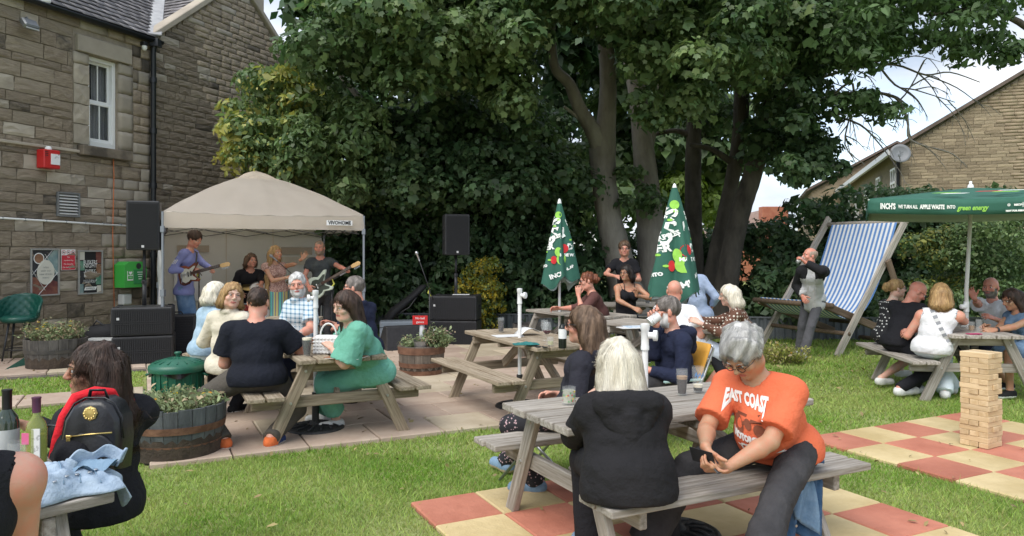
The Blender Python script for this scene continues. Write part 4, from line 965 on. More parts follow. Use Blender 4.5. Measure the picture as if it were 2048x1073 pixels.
pb1 = P(630, 860, 6.75); base('cast iron parasol base under the stage-side picnic table', -1.80, 6.78)
stub('white pole stub rising through the stage-side table next to the handbag', -1.80, 6.78, 1.30, hd=200)
base('cast iron parasol base under the mid patio table', .08, 7.75); stub('white pole stub beside the teal cloth on the mid patio table', .08, 7.75, 1.27, hd=-30)
base('cast iron parasol base under the nearest table by the sitter in black', *(T7c+Vector((-.07, -.02, 0))).to_2d()) if False else None
base('round black parasol base on the red and yellow paving under the nearest bench', P(1345, 1045, 4.3).x, 4.22)
p7 = P(1290, 700, 4.55); stub('white pole stub standing behind the white-haired woman at the nearest table', p7.x, 4.55, 1.21, hd=-20)
stub('short white pole top behind the man in the black shirt', P(528, 580, 8.6).x, 8.6, 1.22, hd=180)
# ---------- closed and open parasols ----------
pg = mat('parasol_green', (.020, .098, .066), (.028, .12, .082), scale=5, rough=.8, bump=.1, bscale=300)
pw_ = mat('print_white', (.78, .80, .76), rough=.8); pl_ = mat('print_leaf', (.28, .58, .08), rough=.8); pr_ = mat('print_apple_red', (.55, .02, .025), rough=.8); pu_ = mat('parasol_lining', (.36, .44, .41), rough=.8)
PM = [pg, pw_, pl_, pr_, pu_]
def closed(label, x, y, ztip, zbot, rb, seed, facing, big=1.):
    t = thing('closed_parasol', label, 'parasol', (x, y, 0), group='closed green parasols')
    rs = random.Random(seed); ph = [rs.uniform(0, 6.3) for _ in range(4)]; H = ztip-.06-zbot
    def rad(a, v):     # v 0 top..1 bottom
        f = v**.85
        fold = .16*math.sin(3*a+ph[0]+1.2*v)+.12*math.sin(5*a+ph[1]-v)+.05*math.sin(9*a+ph[2])
        r = rb*(.10+.90*f)*(1+fold*min(1, v*2.2)); 
        return r
    def pt(a, v, off=0):
        zb = zbot+.07*math.sin(2*a+ph[1])+.05*math.sin(5*a+ph[2]); z = ztip-.06-v*(ztip-.06-zb); r = rad(a, v)+off; return Vector((r*math.cos(a), r*math.sin(a), z))
    m = MB(); m.grid(lambda u, v: pt(2*math.pi*u, v), 110, 30)
    cn = m.build('canopy', PM, t, smooth=True)
    li = MB(); li.grid(lambda u, v: pt(2*math.pi*u, .80+.2*v+.02, -.035) , 60, 5); li.build('lining', pu_, t, smooth=True)
    a0 = R(facing)
    def wrap(q):  # q.x sideways metres, q.z height above; -> on the fabric
        v = min(max((ztip-.06-q.z)/(H), .03), 1); r0 = rb*(.1+.9*v**.85); a = a0+q.x/max(r0, .05); v2 = v
        zz = pt(a, v2, .008); return Vector((zz.x, zz.y, q.z if v < .99 else zz.z))
    pr = MB(); k = big
    def T(tx, sz, x_, z_, rot=0, mi=1, bold=.004, sx=1):
        c, s_ = math.cos(R(rot)), math.sin(R(rot)); put_text(pr, tx, sz*k, (x_*k, 0, z_), (c*sx, 0, s_), (-s_, 0, c), mi, bold, fn=wrap)
    zt = lambda f: ztip-.06-H*f
    T('CH\'S', .20, -.085, zt(.36), 76, bold=.010); T('IN', .24, .06, zt(.34), -66, bold=.012)
    T('ER', .12, -.13, zt(.56), 8, bold=.006); T('D', .12, .19, zt(.56), -6, bold=.006); T('OF APPLES', .07, -.12, zt(.46), 20); T('MADE WITH', .055, .18, zt(.66), 0)
    T('INTO', .05, -.21, zt(.80), 10); T('LOCAL AP', .05, .15, zt(.84), 30); T('INCH\'S', .09, .02, zt(.90), 18, bold=.004)
    def disc(x_, z_, r_, mi, ell=1, n=14):
        pr.add([wrap(Vector((x_*k+r_*math.cos(i/n*6.283), 0, z_+r_*ell*math.sin(i/n*6.283)))) for i in range(n)]+[wrap(Vector((x_*k, 0, z_)))], [(i, (i+1) % n, n) for i in range(n)], mi)
    disc(-.01, zt(.16), .05*k, 2); disc(.10, zt(.58), .07*k, 3); disc(.0, zt(.62), .05*k, 2, 1.4); disc(.06, zt(.71), .085*k, 2); disc(-.06, zt(.72), .04*k, 3, 1.5)
    for (x_, z_) in ((-.18, .62), (.17, .25), (-.06, .3), (-.12, .72), (.2, .47), (.0, .22)): disc(x_, zt(z_), .03*k, 2, .5, 8)
    pr.build('print', PM, t, smooth=False)
    m = MB(); m.lathe([(.032, -.02), (.030, .02), (.018, .06), (.006, .075), (0, .076)], 12, (0, 0, ztip-.08)); m.build('finial', white, t, smooth=True)
    m = MB(); m.tube([(0, 0, .03), (0, 0, ztip-.1)], .019, 12); m.build('pole', white, t, smooth=True)
    for k2 in range(6):
        a = k2*math.pi/3; m = MB(); m.tube([(0.03*math.cos(a), .03*math.sin(a), ztip-.15), (.09*math.cos(a), .09*math.sin(a), zbot+.1)], .008, 5); m.build('rib', white, t)
    return t
c = P(1119, 600, 11.1); closed('smaller closed green parasol with white lettering, left of the tree trunk', c.x, c.y, 2.46, 1.20, .245, 3, -100, 1.0)
c = P(1349, 600, 9.3); closed('larger closed green parasol with apples behind the bald man', c.x, c.y, 2.52, 1.10, .31, 9, -95, 1.15)
base('parasol base hidden under the bald man\'s table', c.x, c.y)
# open parasol
OPc = Vector((5.38, 8.73, 0)); oc = Vector((5.25, 8.85, 0))
t = thing('open_parasol', 'large open green parasol with lettered valance over the right-hand table', 'parasol', (OPc.x, OPc.y, 0))
hs = 1.1; ca = R(-25); cux = Vector((math.cos(ca), math.sin(ca), 0)); cuy = Vector((-math.sin(ca), math.cos(ca), 0)); ZE, ZT = 2.24, 2.41; VH = .16
cen = Vector((.03, 0, 0)); tilt = Vector((-.02, -.0, 0))
corner = lambda a, b, z=ZE: cen+cux*(a*hs)+cuy*(b*hs)+Vector((0, 0, z))
apx = cen+Vector((0, 0, ZT))
for k in range(4):
    sg = [(-1, -1), (1, -1), (1, 1), (-1, 1)]; a = corner(*sg[k]); b = corner(*sg[(k+1) % 4])
    m = MB(); m.grid(lambda u, v: (a.lerp(b, u)+Vector((0, 0, .0))).lerp(apx, v)-Vector((0, 0, .035*math.sin(math.pi*u)*(1-v)+.05*math.sin(math.pi*v)*(.3)*(math.sin(math.pi*u)**.5))), 16, 10); m.build('canopy_panel', pg, t, smooth=True, solid=.004)
    m = MB(); m.grid(lambda u, v: a.lerp(b, u)-Vector((0, 0, .035*math.sin(math.pi*u)+v*VH*(1-.15*math.cos(8*math.pi*u)*.0)))+(a.lerp(b, u)-cen-Vector((0, 0, ZE))).normalized()*(.012*math.sin(u*19)*v), 24, 3); vl = m.build('valance', pg if k in (0, 3) else pu_, t, smooth=True, solid=.003)
    m = MB(); m.tube([apx-Vector((0, 0, .05)), a-Vector((0, 0, .01))], .01, 6); m.build('rib', white, t)
    mid = (a+b)/2; m = MB(); m.tube([apx-Vector((0, 0, .05)), mid-Vector((0, 0, .05))], .01, 6); m.build('rib', white, t)
a = corner(-1, -1); b = corner(1, -1); outw = -cuy
pr = MB()
def vfn(q): 
    u = (q-a).dot(cux)/(2*hs); return q+outw*(.014+.012*abs(math.sin(u*19)))-Vector((0, 0, .035*math.sin(math.pi*min(max(u, 0), 1))))
zc = Vector((0, 0, -.08))
def VT(tx, x_, sz, w_, mi=1, sh=0, dz=0, bold=.002): w_ *= .9; put_text(pr, tx, sz, a+cux*(x_*.9)+zc+Vector((0, 0, dz)), cux, UP, mi, bold, wmax=w_, align='LEFT', fn=vfn, shear=sh)
VT("INCH'S", .13, .085, .165, bold=.004); VT('WE TURN ALL', .325, .052, .21); VT('APPLE WASTE', .555, .062, .26, bold=.003); VT('INTO', .835, .05, .085); VT('green energy', .94, .075, .32, 2, .35, dz=-.01)
VT('NOT FOR RESALE', 1.42, .022, .2, dz=-.05)
for fx_, fw_, fz_ in ((1.42, .26, .03), (1.42, .26, -.012)): pr.add([vfn(a+cux*x_+zc+Vector((0, 0, z_))) for x_, z_ in ((fx_, fz_), (fx_+fw_, fz_), (fx_+fw_, fz_+.004), (fx_, fz_+.004))], [(0, 1, 2, 3)], 1)
VT('RECYCLE ME', 1.50, .025, .17, dz=.01); VT('O', 1.435, .035, .03, dz=.01)
tag(pr.build('lettering', PM, t), kind='stuff')
for sc_, (u0, v0) in enumerate(((.30, .25), (.36, .15), (.55, .3), (.62, .2), (.7, .35), (.8, .2))):
    m = MB(); bl = a.lerp(b, u0); q0 = bl.lerp(apx, v0)+Vector((0, 0, .02)); m.prism([(-.13, -.02), (.10, -.03), (.14, .02), (-.08, .03)], q0, cux, (apx-bl).normalized(), .002); m.build('printed_shape', [pl_, pw_, pr_][sc_ % 3], t)
m = MB(); m.tube([(0, 0, .03), (-.02, 0, 1.2), (.045, 0, ZT-.03)], .022, 12); m.build('pole', offwhite, t, smooth=True)
m = MB(); m.lathe([(.03, 0), (.03, .12)], 10, (-.02, 0, .95)); m.lathe([(.0, .09), (.028, .09), (.028, .02)], 10, (-.02, 0, 1.01), axis=(-.9, -.4, 0)); m.build('crank', white, t, smooth=True)
m = MB(); m.lathe([(.035, 0), (.03, .03), (.014, .05), (.016, .075), (0, .08)], 12, (.03, 0, ZT)); m.build('finial', white, t, smooth=True)
# ---------- giant deckchair ----------
def D(s, q, z=0): return Vector((5.23, 11.8, 0))+E1*s+E2*q+Vector((0, 0, z))    # s along lean, q across (0 right rail .. 1.62 left rail)
dw = wood; dk_ = mat('brown_timber', (.10, .065, .04), (.17, .12, .08), scale=3, rough=.85, bump=.4, bscale=30, rnd=.1, stretch=(1, 12, 12))
t = thing('giant_deckchair', 'oversized wooden deckchair with blue and white striped fabric', 'deckchair', D(.5, .8))
QW = 1.62
for q in (0, QW):
    bar_obj('back_rail', D(-.08, q, -.02), D(1.67, q, 2.30), .13, .055, E2, dw, t, True, .012)
for q in (.10, QW-.10):
    bar_obj('seat_rail', D(-.22, q, .80), D(2.15, q, .02), .12, .05, E2, dk_, t, True, .01)
    q2 = -.07 if q < 1 else QW+.07
    bar_obj('prop_strut', D(1.05, q2, 1.52), D(1.62, q2, .35), .12, .045, E2, dk_, t, True, .01)
for nm, s, z, r in (('top_bar', 1.60, 2.17, .04), ('front_bar', -.20, .80, .045), ('foot_bar', .18, .34, .035), ('rear_bar', 2.1, .06, .04), ('strut_bar', 1.60, .38, .035)):
    m = MB(); m.tube([D(s, -.03, z), D(s, QW+.03, z)], r, 12); m.build(nm, dk_ if nm != 'top_bar' else dw, t, world=True, smooth=True)
def fab(u, v):
    # v: 0 top .. 1 front bar
    P0, P1, P2, P3 = (1.58, 2.20), (1.12, 1.10), (.75, .02), (-.22, .86)
    s_ = (1-v)**3*P0[0]+3*v*(1-v)**2*P1[0]+3*v*v*(1-v)*P2[0]+v**3*P3[0]; z = (1-v)**3*P0[1]+3*v*(1-v)**2*P1[1]+3*v*v*(1-v)*P2[1]+v**3*P3[1]
    return D(s_, .14+(QW-.28)*u, z-.02*math.sin(math.pi*u)*math.sin(math.pi*v))
nS = 31; m = MB()
m.grid(fab, nS*2, 36); me = m.mesh('fabric'); blu = mat('deck_blue', (.10, .22, .48), (.12, .25, .52), scale=6, rough=.85, bump=.15, bscale=400); wht = mat('deck_white', (.66, .68, .70), (.72, .74, .75), scale=6, rough=.85, bump=.15, bscale=400)
me.materials.append(blu); me.materials.append(wht)
for f in me.polygons: f.material_index = (f.index % (nS*2))//2 % 2
o = link('fabric', me, None, t, world=True, smooth=True); q = o.modifiers.new('s', 'SOLIDIFY'); q.thickness = .006
# ---------- barrels ----------
def barrel(label, x, y, rt, rb, H, staves, ms, hoop, group='half-barrel planters', hoops=((.62, .05), (.18, .045))):
    t = thing('barrel_planter', label, 'planter', (x, y, 0), group=group)
    rad = lambda h: rb+(rt-rb)*math.sin(min(1, h/H)*math.pi/2*.95)**.9
    for k in range(staves):
        a0 = 2*math.pi*k/staves+.006; a1 = 2*math.pi*(k+1)/staves-.006; m = MB(); top = H+random.uniform(-.012, .006)
        m.grid(lambda u, v: Vector(((rad(v*H)+.0)*math.cos(a0+(a1-a0)*u), rad(v*H)*math.sin(a0+(a1-a0)*u), v*top)), 1, 4)
        m.grid(lambda u, v: Vector(((rad(top)-.028*v)*math.cos(a0+(a1-a0)*u), (rad(top)-.028*v)*math.sin(a0+(a1-a0)*u), top-v*.001)), 1, 1)
        m.grid(lambda u, v: Vector(((rad(top)-.028)*math.cos(a0+(a1-a0)*u), (rad(top)-.028)*math.sin(a0+(a1-a0)*u), top-v*.15)), 1, 1)
        m.build('stave', ms, t)
    m = MB(); m.lathe([(rb*.5, .02), (rad(H*.4)-.01, .02), (rad(H*.8)-.012, H*.8)], 30); m.build('liner', soil, t)
    for hz, hh in hoops:
        m = MB(); z0 = hz*H; m.lathe([(rad(z0-hh/2)+.001, z0-hh/2), (rad(z0-hh/2)+.006, z0-hh/2), (rad(z0+hh/2)+.006, z0+hh/2), (rad(z0+hh/2)+.001, z0+hh/2)], 48); m.build('hoop', hoop, t, smooth=True, auto=50)
    m = MB(); m.grid(lambda u, v: Vector((v*(rad(H)-.03)*math.cos(u*6.2832), v*(rad(H)-.03)*math.sin(u*6.2832), H-.06+.02*math.sin(u*30+v*7))), 24, 5); m.build('soil', soil, t)
    return t
bg = mat('grey_stave', (.055, .06, .066), (.10, .108, .115), scale=3, rough=.75, bump=.4, bscale=25, rnd=.18, stretch=(5, 5, .8))
bgd = mat('dark_stave', (.05, .045, .042), (.11, .10, .09), scale=3, rough=.85, bump=.4, bscale=25, rnd=.2, stretch=(5, 5, .8))
hr_ = mat('rusty_hoop', (.10, .045, .025), (.20, .10, .06), scale=9, rough=.85, bump=.3); hg = mat('dark_hoop', (.04, .038, .036), (.08, .07, .06), scale=6, rough=.7)
bt = mat('brown_stave', (.10, .08, .065), (.20, .165, .13), scale=3, rough=.85, bump=.4, bscale=25, rnd=.18, stretch=(5, 5, .8))
barrel('big grey half-barrel with a rusty hoop in the left foreground', -2.72, 6.02, .375, .30, .43, 22, bg, hr_, hoops=((.62, .055), (.30, .03), (.12, .07)))
barrel('dark half-barrel planter by the green bar stool at back left', P(112, 0, 10.5).x, 10.5, .40, .34, .44, 20, bgd, hg)
barrel('weathered brown half-barrel with a red sign in mid patio', P(843, 0, 9.9).x, 9.9, .31, .275, .42, 18, bt, hr_, hoops=((.85, .09), (.4, .06), (.15, .07)))
barrel('low dark half-barrel planter beside the edging fence', P(1062, 0, 13.2).x, 13.2, .33, .29, .38, 18, bgd, hg)
stem_m = mat('stem', (.12, .15, .06), (.2, .2, .1), scale=5, rnd=.2, island=True); pet = mat('marigold', (.75, .32, .02), (.85, .5, .03), scale=20, rnd=.2, island=True); pyl = mat('yellow_petal', (.8, .6, .03)); lit = mat('pale_leaf', (.16, .22, .10), (.28, .33, .17), scale=3, rnd=.35, island=True, trans=.25); dry = mat('dry_leaf', (.22, .16, .09), (.35, .28, .17), scale=3, rnd=.3, island=True)
pinkp = mat('pink_petal', (.6, .3, .35), (.7, .5, .5), scale=9)
def plants(label, x, y, z, r, h, n, flowers=8, fm=None, seed=1, leafm=None, kind='flowering_plants', dryf=.15, lsz=.035):
    t = thing(kind, label, 'plants', (x, y, z)); rs = np.random.default_rng(seed); C = []; Nn = []; m = MB(); fl = []
    for i in range(n):
        a = rs.uniform(0, 6.28); q = r*math.sqrt(rs.random()); p0 = Vector((q*math.cos(a)*.7, q*math.sin(a)*.7, 0)); hh = h*rs.uniform(.4, 1)*(1-.4*q/r)
        p2 = Vector((q*math.cos(a)*1.15+rs.normal(0, .03), q*math.sin(a)*1.15+rs.normal(0, .03), hh)); m.tube([p0, (p0+p2)/2+Vector((rs.normal(0, .015), rs.normal(0, .015), hh*.1)), p2], .0028, 4, caps=False)
        for k in range(int(16)):
            f = rs.uniform(.15, 1.02); c_ = p0.lerp(p2, f); C.append((c_.x+rs.normal(0, .03), c_.y+rs.normal(0, .03), max(c_.z+rs.normal(0, .02), .005))); Nn.append(rs.normal(0, .6, 3)+np.array([0, 0, .7]))
        fl.append(p2)
    m.build('stems', stem_m, t)
    C = np.array(C); Nn = np.array(Nn); mi = (rs.random(len(C)) < dryf).astype(int); o = link('leaves', leafmesh('leaves', C, Nn, lsz, OVAL, [leafm or lit, dry], mi), None, t); o['kind'] = 'stuff'
    for p in random.sample(fl, min(flowers, len(fl))):
        f = MB(); 
        for ring, (rr_, zz) in enumerate(((.020, 0), (.013, .006))):
            for k in range(8):
                a = k*.785+ring*.4; d = Vector((math.cos(a), math.sin(a), 0)); w_ = Vector((-d.y, d.x, 0))*.007
                f.add([p+Vector((0, 0, .006+zz)), p+d*rr_*.7+w_+Vector((0, 0, .008+zz)), p+d*rr_+Vector((0, 0, .004+zz)), p+d*rr_*.7-w_+Vector((0, 0, .008+zz))], [(0, 1, 2, 3)])
        f.build('flower', fm or random.choice([pet, pyl]), t)
    return t
plants('mixed marigolds and pale green leaves in the big grey barrel', -2.72, 6.02, .38, .31, .19, 130, 7, seed=2)
plants('straggly yellow-flowered plants in the barrel by the bar stool', P(112, 0, 10.5).x, 10.5, .4, .36, .36, 90, 12, pyl, seed=3, dryf=.4)
plants('bushy pale plant with pinkish flowers in the mid patio barrel', P(868, 0, 9.9).x, 9.85, .38, .20, .36, 90, 14, pinkp, seed=4)
plants('few green leaves on the left side of the mid patio barrel', P(818, 0, 9.9).x, 9.85, .38, .10, .2, 18, 0, seed=5)
plants('orange marigold clump on the lawn at the old man\'s feet', P(1565, 0, 11.0).x, 11.0, 0, .34, .42, 120, 5, pet, seed=6, leafm=yel_l)
# sign in mid barrel
t = thing('garden_sign', 'small red and white sign on a grey pipe post in the mid patio barrel', 'sign', P(844, 0, 9.85).xy.to_3d()+Vector((0, 0, .38)))
m = MB(); m.tube([(0, 0, 0), (0, 0, .30)], .035, 12); m.build('post', mat('galv_pipe', (.4, .41, .42), rough=.5), t, smooth=True)
m = MB(); m.box((-.02, -.04, .37), (.20, .012, .12), mi=0); 
put_text(m, 'No ball', .042, (-.02, -.048, .395), (1, 0, 0), (0, 0, 1), 1); put_text(m, 'games', .042, (-.02, -.048, .345), (1, 0, 0), (0, 0, 1), 1); m.build('panel', [red, white], t, bevel=.002)
tb = thing('metal_tub', 'small pale metal tub against the sign post in the barrel', 'tub', P(842, 0, 9.72).xy.to_3d()+Vector((0, 0, .37))); m = MB(); m.lathe([(0, 0), (.085, 0), (.10, .12), (.105, .12), (.1, .115), (.08, .03), (0, .03)], 20); m.build('tub', steel, tb, smooth=True, auto=40)
# green bin
bx_ = P(356, 0, 7.15); t = thing('green_bin', 'dark green plastic dustbin with domed lid and black bag edge', 'dustbin', (bx_.x, bx_.y, .04))
m = MB(); m.lathe([(0, 0), (.19, 0), (.235, .50), (.24, .50), (.24, .52)], 36); [m.box((.226*math.cos(a), .226*math.sin(a), .28), (.02, .012, .40), Matrix.Rotation(a, 3, 'Z')) for a in [k*math.pi/10 for k in range(20)]]; m.build('body', green_pl, t, smooth=True, auto=40)
m = MB(); m.lathe([(.262, .47), (.268, .50), (.262, .525), (.24, .545), (.13, .585), (.03, .60), (0, .60)], 36); [m.bar((0.06*math.cos(a), .06*math.sin(a), .598), (.22*math.cos(a), .22*math.sin(a), .556), .012, .008) for a in [k*math.pi/8 for k in range(16)]]; m.build('lid', green_pl, t, smooth=True, auto=40)
m = MB(); m.lathe([(.02, 0), (.018, .02), (.035, .035), (.03, .05), (0, .052)], 14, (0, 0, .60)); m.build('lid_knob', green_pl, t, smooth=True)
m = MB(); m.grid(lambda u, v: Vector(((.247+.012*math.sin(u*70)*v)*math.cos(u*6.2832), (.247+.012*math.sin(u*70)*v)*math.sin(u*6.2832), .50-v*(.05+.03*math.sin(u*25)))), 120, 3); m.build('bag_edge', mat('bin_bag', (.01, .01, .011), rough=.3), t, smooth=True)
m = MB(); m.tube([(-.25, -.03, .45), (-.29, -.03, .43), (-.29, .03, .43), (-.25, .03, .45)], .012, 6); m.tube([(.25, -.03, .45), (.29, -.03, .43), (.29, .03, .43), (.25, .03, .45)], .012, 6); m.build('handle', green_pl, t, smooth=True)
# bar stool
sx_ = P(38, 0, 11.1); t = thing('bar_stool', 'dark green quilted bar stool with black legs against the stone wall', 'stool', (sx_.x, sx_.y, 0), R(15))
gl = mat('green_leather', (.008, .075, .055), rough=.38, bump=.1)
m = MB(); m.lathe([(0, .60), (.20, .60), (.235, .63), (.24, .67), (.2, .70), (0, .70)], 28); m.build('seat', gl, t, smooth=True)
m = MB()
def sb(u, v): 
    a = R(-15)+u*R(210); r = .235+.05*v+.012*abs(math.sin(u*22+v*9))*abs(math.sin(u*22-v*9)); return Vector((r*math.cos(a), r*math.sin(a), .66+v*.36*(math.sin(math.pi*u)**.55*.75+.25)))
m.grid(sb, 60, 16); m.build('backrest', gl, t, smooth=True, solid=.03)
for a in (45, 135, 225, 315):
    a = R(a); m = MB(); m.tube([(.14*math.cos(a), .14*math.sin(a), .60), (.24*math.cos(a), .24*math.sin(a), 0)], [.018, .012], 8); m.build('leg', black, t, smooth=True)
m = MB(); q_ = [(.213*math.cos(R(a)), .213*math.sin(R(a)), .2) for a in (45, 135, 225, 315, 45)]; m.tube(q_, .009, 6); m.build('footrest', black, t, smooth=True)
m = MB(); gq = [P(5, 735, 10.1), P(62, 700, 10.9), P(120, 705, 11.2), P(75, 738, 10.2)]; m.add([(p.x, p.y, z) for p, z in zip(gq, (.03, .16, .05, .03))]+[(p.x, p.y, .0) for p in gq], [(0, 1, 2, 3), (0, 4, 5, 1), (3, 7, 4, 0), (2, 6, 7, 3)]); tag(m.build('groundsheet', mat('green_sheet', (.01, .06, .04), (.02, .09, .06), scale=4, rough=.7, bump=.5)), 'folded dark green sheet lying on the grass at far left', 'sheet')
# folding chairs
def fchair(label, x, y, rz, fabm, arms=True):
    t = thing('folding_chair', label, 'chair', (x, y, .0), rz, 'metal-framed folding chairs')
    for s in (-1, 1):
        m = MB(); m.tube([(s*.25, .32, .01), (s*.25, -.05, .44), (s*.25, -.22, .66), (s*.25, -.32, .92), (s*.25, -.30, .96)], .011, 8); m.build('side_frame', steel, t, smooth=True)
        m = MB(); m.tube([(s*.23, -.30, .01), (s*.23, .20, .44)], .011, 8); m.build('leg', steel, t, smooth=True)
        if not arms: continue
        m = MB(); m.box((s*.26, -.0, .64), (.04, .36, .022)); m.build('armrest', mat('chair_arm', (.35, .5, .47), rough=.5), t, bevel=.006)
    m = MB(); m.grid(lambda u, v: Vector(((u-.5)*.46, .22-.30*v, .43-.03*math.sin(math.pi*v))), 6, 6); m.build('seat', fabm, t, smooth=True, solid=.008)
    m = MB(); m.grid(lambda u, v: Vector(((u-.5)*.48, -.12-.19*v-.02*math.sin(math.pi*u), .46+.50*v)), 8, 6); m.build('backrest', fabm, t, smooth=True, solid=.01)
    return t
org = mat('orange_canvas', (.62, .30, .035), (.68, .36, .06), scale=5, rough=.8, bump=.2, bscale=200)
# ---------- tumbling tower ----------
cen_t = G(1962, 898); t = thing('tumbling_tower', 'tall tower of pale wooden stacking blocks on the checkered paving', 'game', (cen_t.x, cen_t.y, .034), YAW1+R(4))
blm = mat('pine_block', (.52, .37, .20), (.64, .49, .30), scale=2.5, rough=.6, bump=.15, bscale=40, rnd=.13, stretch=(1, 9, 9))
bl, bw, bh = .228, .075, .0435
m = MB(); m.box((0, 0, 0), (bl, bw-.003, bh-.001)); bme = m.mesh('block'); bme.materials.append(blm)
for lv in range(18):
    for k in (-1, 0, 1):
        if lv in (9, 13) and k == 1: continue
        o = bpy.data.objects.new('block', bme); COL.objects.link(o); o.parent = t; e = random.uniform(-.008, .008)
        o.location = (e, k*bw, bh*(lv+.5)) if lv % 2 == 0 else (k*bw, e, bh*(lv+.5)); o.rotation_euler = (0, 0, (0 if lv % 2 == 0 else math.pi/2)+random.uniform(-.02, .02)); md = o.modifiers.new('b', 'BEVEL'); md.width = .003; md.segments = 1
# ---------- cream pop-up canopy ----------
TO = Vector((-5.13, 10.87, 0)); TW = 3.0
def TP(s, q, z=0): return TO+E1*s+E2*q+Vector((0, 0, z))
cv = mat('cream_canvas', (.62, .57, .505), (.66, .61, .545), scale=1.5, rough=.85, bump=.25, bscale=6, trans=.62)
cin = mat('cream_wall', (.78, .76, .72), (.82, .80, .76), scale=2, rough=.85, bump=.4, bscale=5, trans=.45)
silv = mat('silver_sheet', (.62, .63, .64), (.72, .73, .74), scale=2.5, rough=.5, bump=.5, bscale=5)
pole_m = mat('powder_grey', (.20, .22, .25), rough=.5, metal=.3)
t = thing('pop_up_canopy', 'cream pop-up canopy sheltering the band with a logo patch on its front edge', 'canopy', TP(1.5, 1.5))
ZV0, ZV1, ZP = 2.01, 2.25, 3.15
cs = [(0, 0), (TW, 0), (TW, TW), (0, TW)]; ap = TP(1.5, 1.5, ZP-.12)
for k in range(4):
    a = TP(*cs[k], ZV1); b = TP(*cs[(k+1) % 4], ZV1)
    def pf(u, v):
        p = a.lerp(b, u).lerp(ap, v); bulge = .10*math.sin(math.pi*v)*(1-.3*abs(2*u-1)); wr = .012*math.sin(u*17+v*9+k)*math.sin(v*11+k)*(1-v)+.008*math.sin(u*41)*(1-v)**2
        return p+Vector((0, 0, bulge+wr-.03*math.sin(math.pi*u)*(1-v)**3))
    m = MB(); m.grid(pf, 40, 24); m.build('roof_panel', cv, t, world=True, smooth=True)
    def vf(u, v):
        out = ((a+b)/2-TP(1.5, 1.5, ZV1)).normalized(); return a.lerp(b, u)-Vector((0, 0, .03*math.sin(math.pi*u)*(1-v)+v*(ZV1-ZV0)))+out*(.010+.012*math.sin(u*13+k)*v+.007*math.sin(u*37+v*3)*v)
    m = MB(); m.grid(vf, 40, 4); m.build('valance', cv, t, world=True, smooth=True)
m = MB(); m.grid(lambda u, v: TP(1.5, 1.5, ZP-.16+.10*(1-(2*v-1)**2)*(1-(2*u-1)**2)+.02*math.sin(u*9))+E1*((u-.5)*.75)+E2*((v-.5)*.75)-Vector((0, 0, .14*max(abs(2*u-1), abs(2*v-1)))), 12, 12); m.build('vent_cap', cv, t, world=True, smooth=True)
logo = MB(); o_ = TP(2.52, -.045, 2.12); logo.add([TP(2.38, -.04, 2.085), TP(2.80, -.04, 2.085), TP(2.80, -.04, 2.165), TP(2.38, -.04, 2.165)], [(0, 1, 2, 3)], 0)
put_text(logo, 'VIVOHOME', .085, TP(2.59, -.048, 2.125), E1.normalized(), UP, 1, .002, wmax=.37); logo.build('logo_patch', [white, MATS['pr_black']], t, world=True)
for k, (s, q) in enumerate(cs):
    m = MB(); m.bar(TP(s, q, .0), TP(s, q, 1.1), .038, .038); m.bar(TP(s, q, 1.0), TP(s, q, ZV1), .03, .03); m.bar(TP(s, q, 1.0), TP(s, q, 1.1), .06, .06); m.box(TP(s, q, .01), (.11, .11, .015)); m.box(TP(s, q, ZV0-.02), (.055, .055, .09)); m.build('leg', pole_m, t, world=True)
for (a_, b_) in (((0, 0), (3, 0)), ((3, 0), (3, 3)), ((0, 3), (3, 3)), ((0, 0), (0, 3))):
    m = MB(); A = TP(*[.07 if q == 0 else q-.07 for q in a_]); B = TP(*[.07 if q == 0 else q-.07 for q in b_])
    for i in range(4):
        p = A.lerp(B, i/4); q = A.lerp(B, (i+1)/4); m.bar(p+UP*(2.07 if i % 2 else 1.95), q+UP*(1.95 if i % 2 else 2.07), .018, .012); m.bar(p+UP*(1.95 if i % 2 else 2.07), q+UP*(2.07 if i % 2 else 1.95), .018, .012)
    m.build('truss', mat('dark_truss', (.06, .055, .05), rough=.6), t, world=True)
def pan(name, A, B, z0, z1, m_, wob=.02, nn=24):
    A = Vector(A); B = Vector(B); u_ = (B-A).normalized(); n_ = Vector((-u_.y, u_.x, 0)); m = MB(); m.grid(lambda u, v: A.lerp(B, u)+n_*(wob*math.sin(u*19+v*5)*math.sin(v*8+u*3))+Vector((0, 0, z0+(z1-z0)*v)), nn, 16); return m.build(name, m_, t, world=True, smooth=True)
pan('back_wall', TP(.02, 2.98), TP(2.95, 2.98), .02, 2.15, cin); pan('side_wall', TP(.0, .06), TP(.0, 2.95), .02, 2.15, silv, .035)
def flap(s0, s1, z0, z1, mm, nm, q=2.93):
    m = MB(); m.add([TP(s0, q, z0), TP(s1, q, z0), TP(s1, q, z1), TP(s0, q, z1)], [(0, 1, 2, 3)]); return m.build(nm, mm, t, world=True)
flap(2.15, 2.75, 1.60, 1.75, mat('window_flap', (.30, .25, .19), rough=.6), 'window_flap'); flap(.3, .85, 1.65, 1.78, MATS['window_flap'], 'window_flap')
flap(2.1, 2.8, 1.40, 1.56, cv, 'window_roll', 2.92); flap(.25, .9, .75, 1.35, mat('clear_plastic', (.62, .63, .63), rough=.3), 'window')
for s in (1.15, 2.0): 
    m = MB(); m.bar(TP(s, 2.93, .1), TP(s, 2.93, 2.1), .012, .008); m.build('seam', cv, t, world=True)
# stage mat
m = MB(); m.add([TP(-.2, -.1, .037), TP(3.2, -.3, .037), TP(3.2, 3, .037), TP(-.2, 3, .037)], [(0, 1, 2, 3)]); tag(m.build('stage_mat', MATS['green_sheet']), 'dark green sheet laid under the canopy for the band', 'mat')
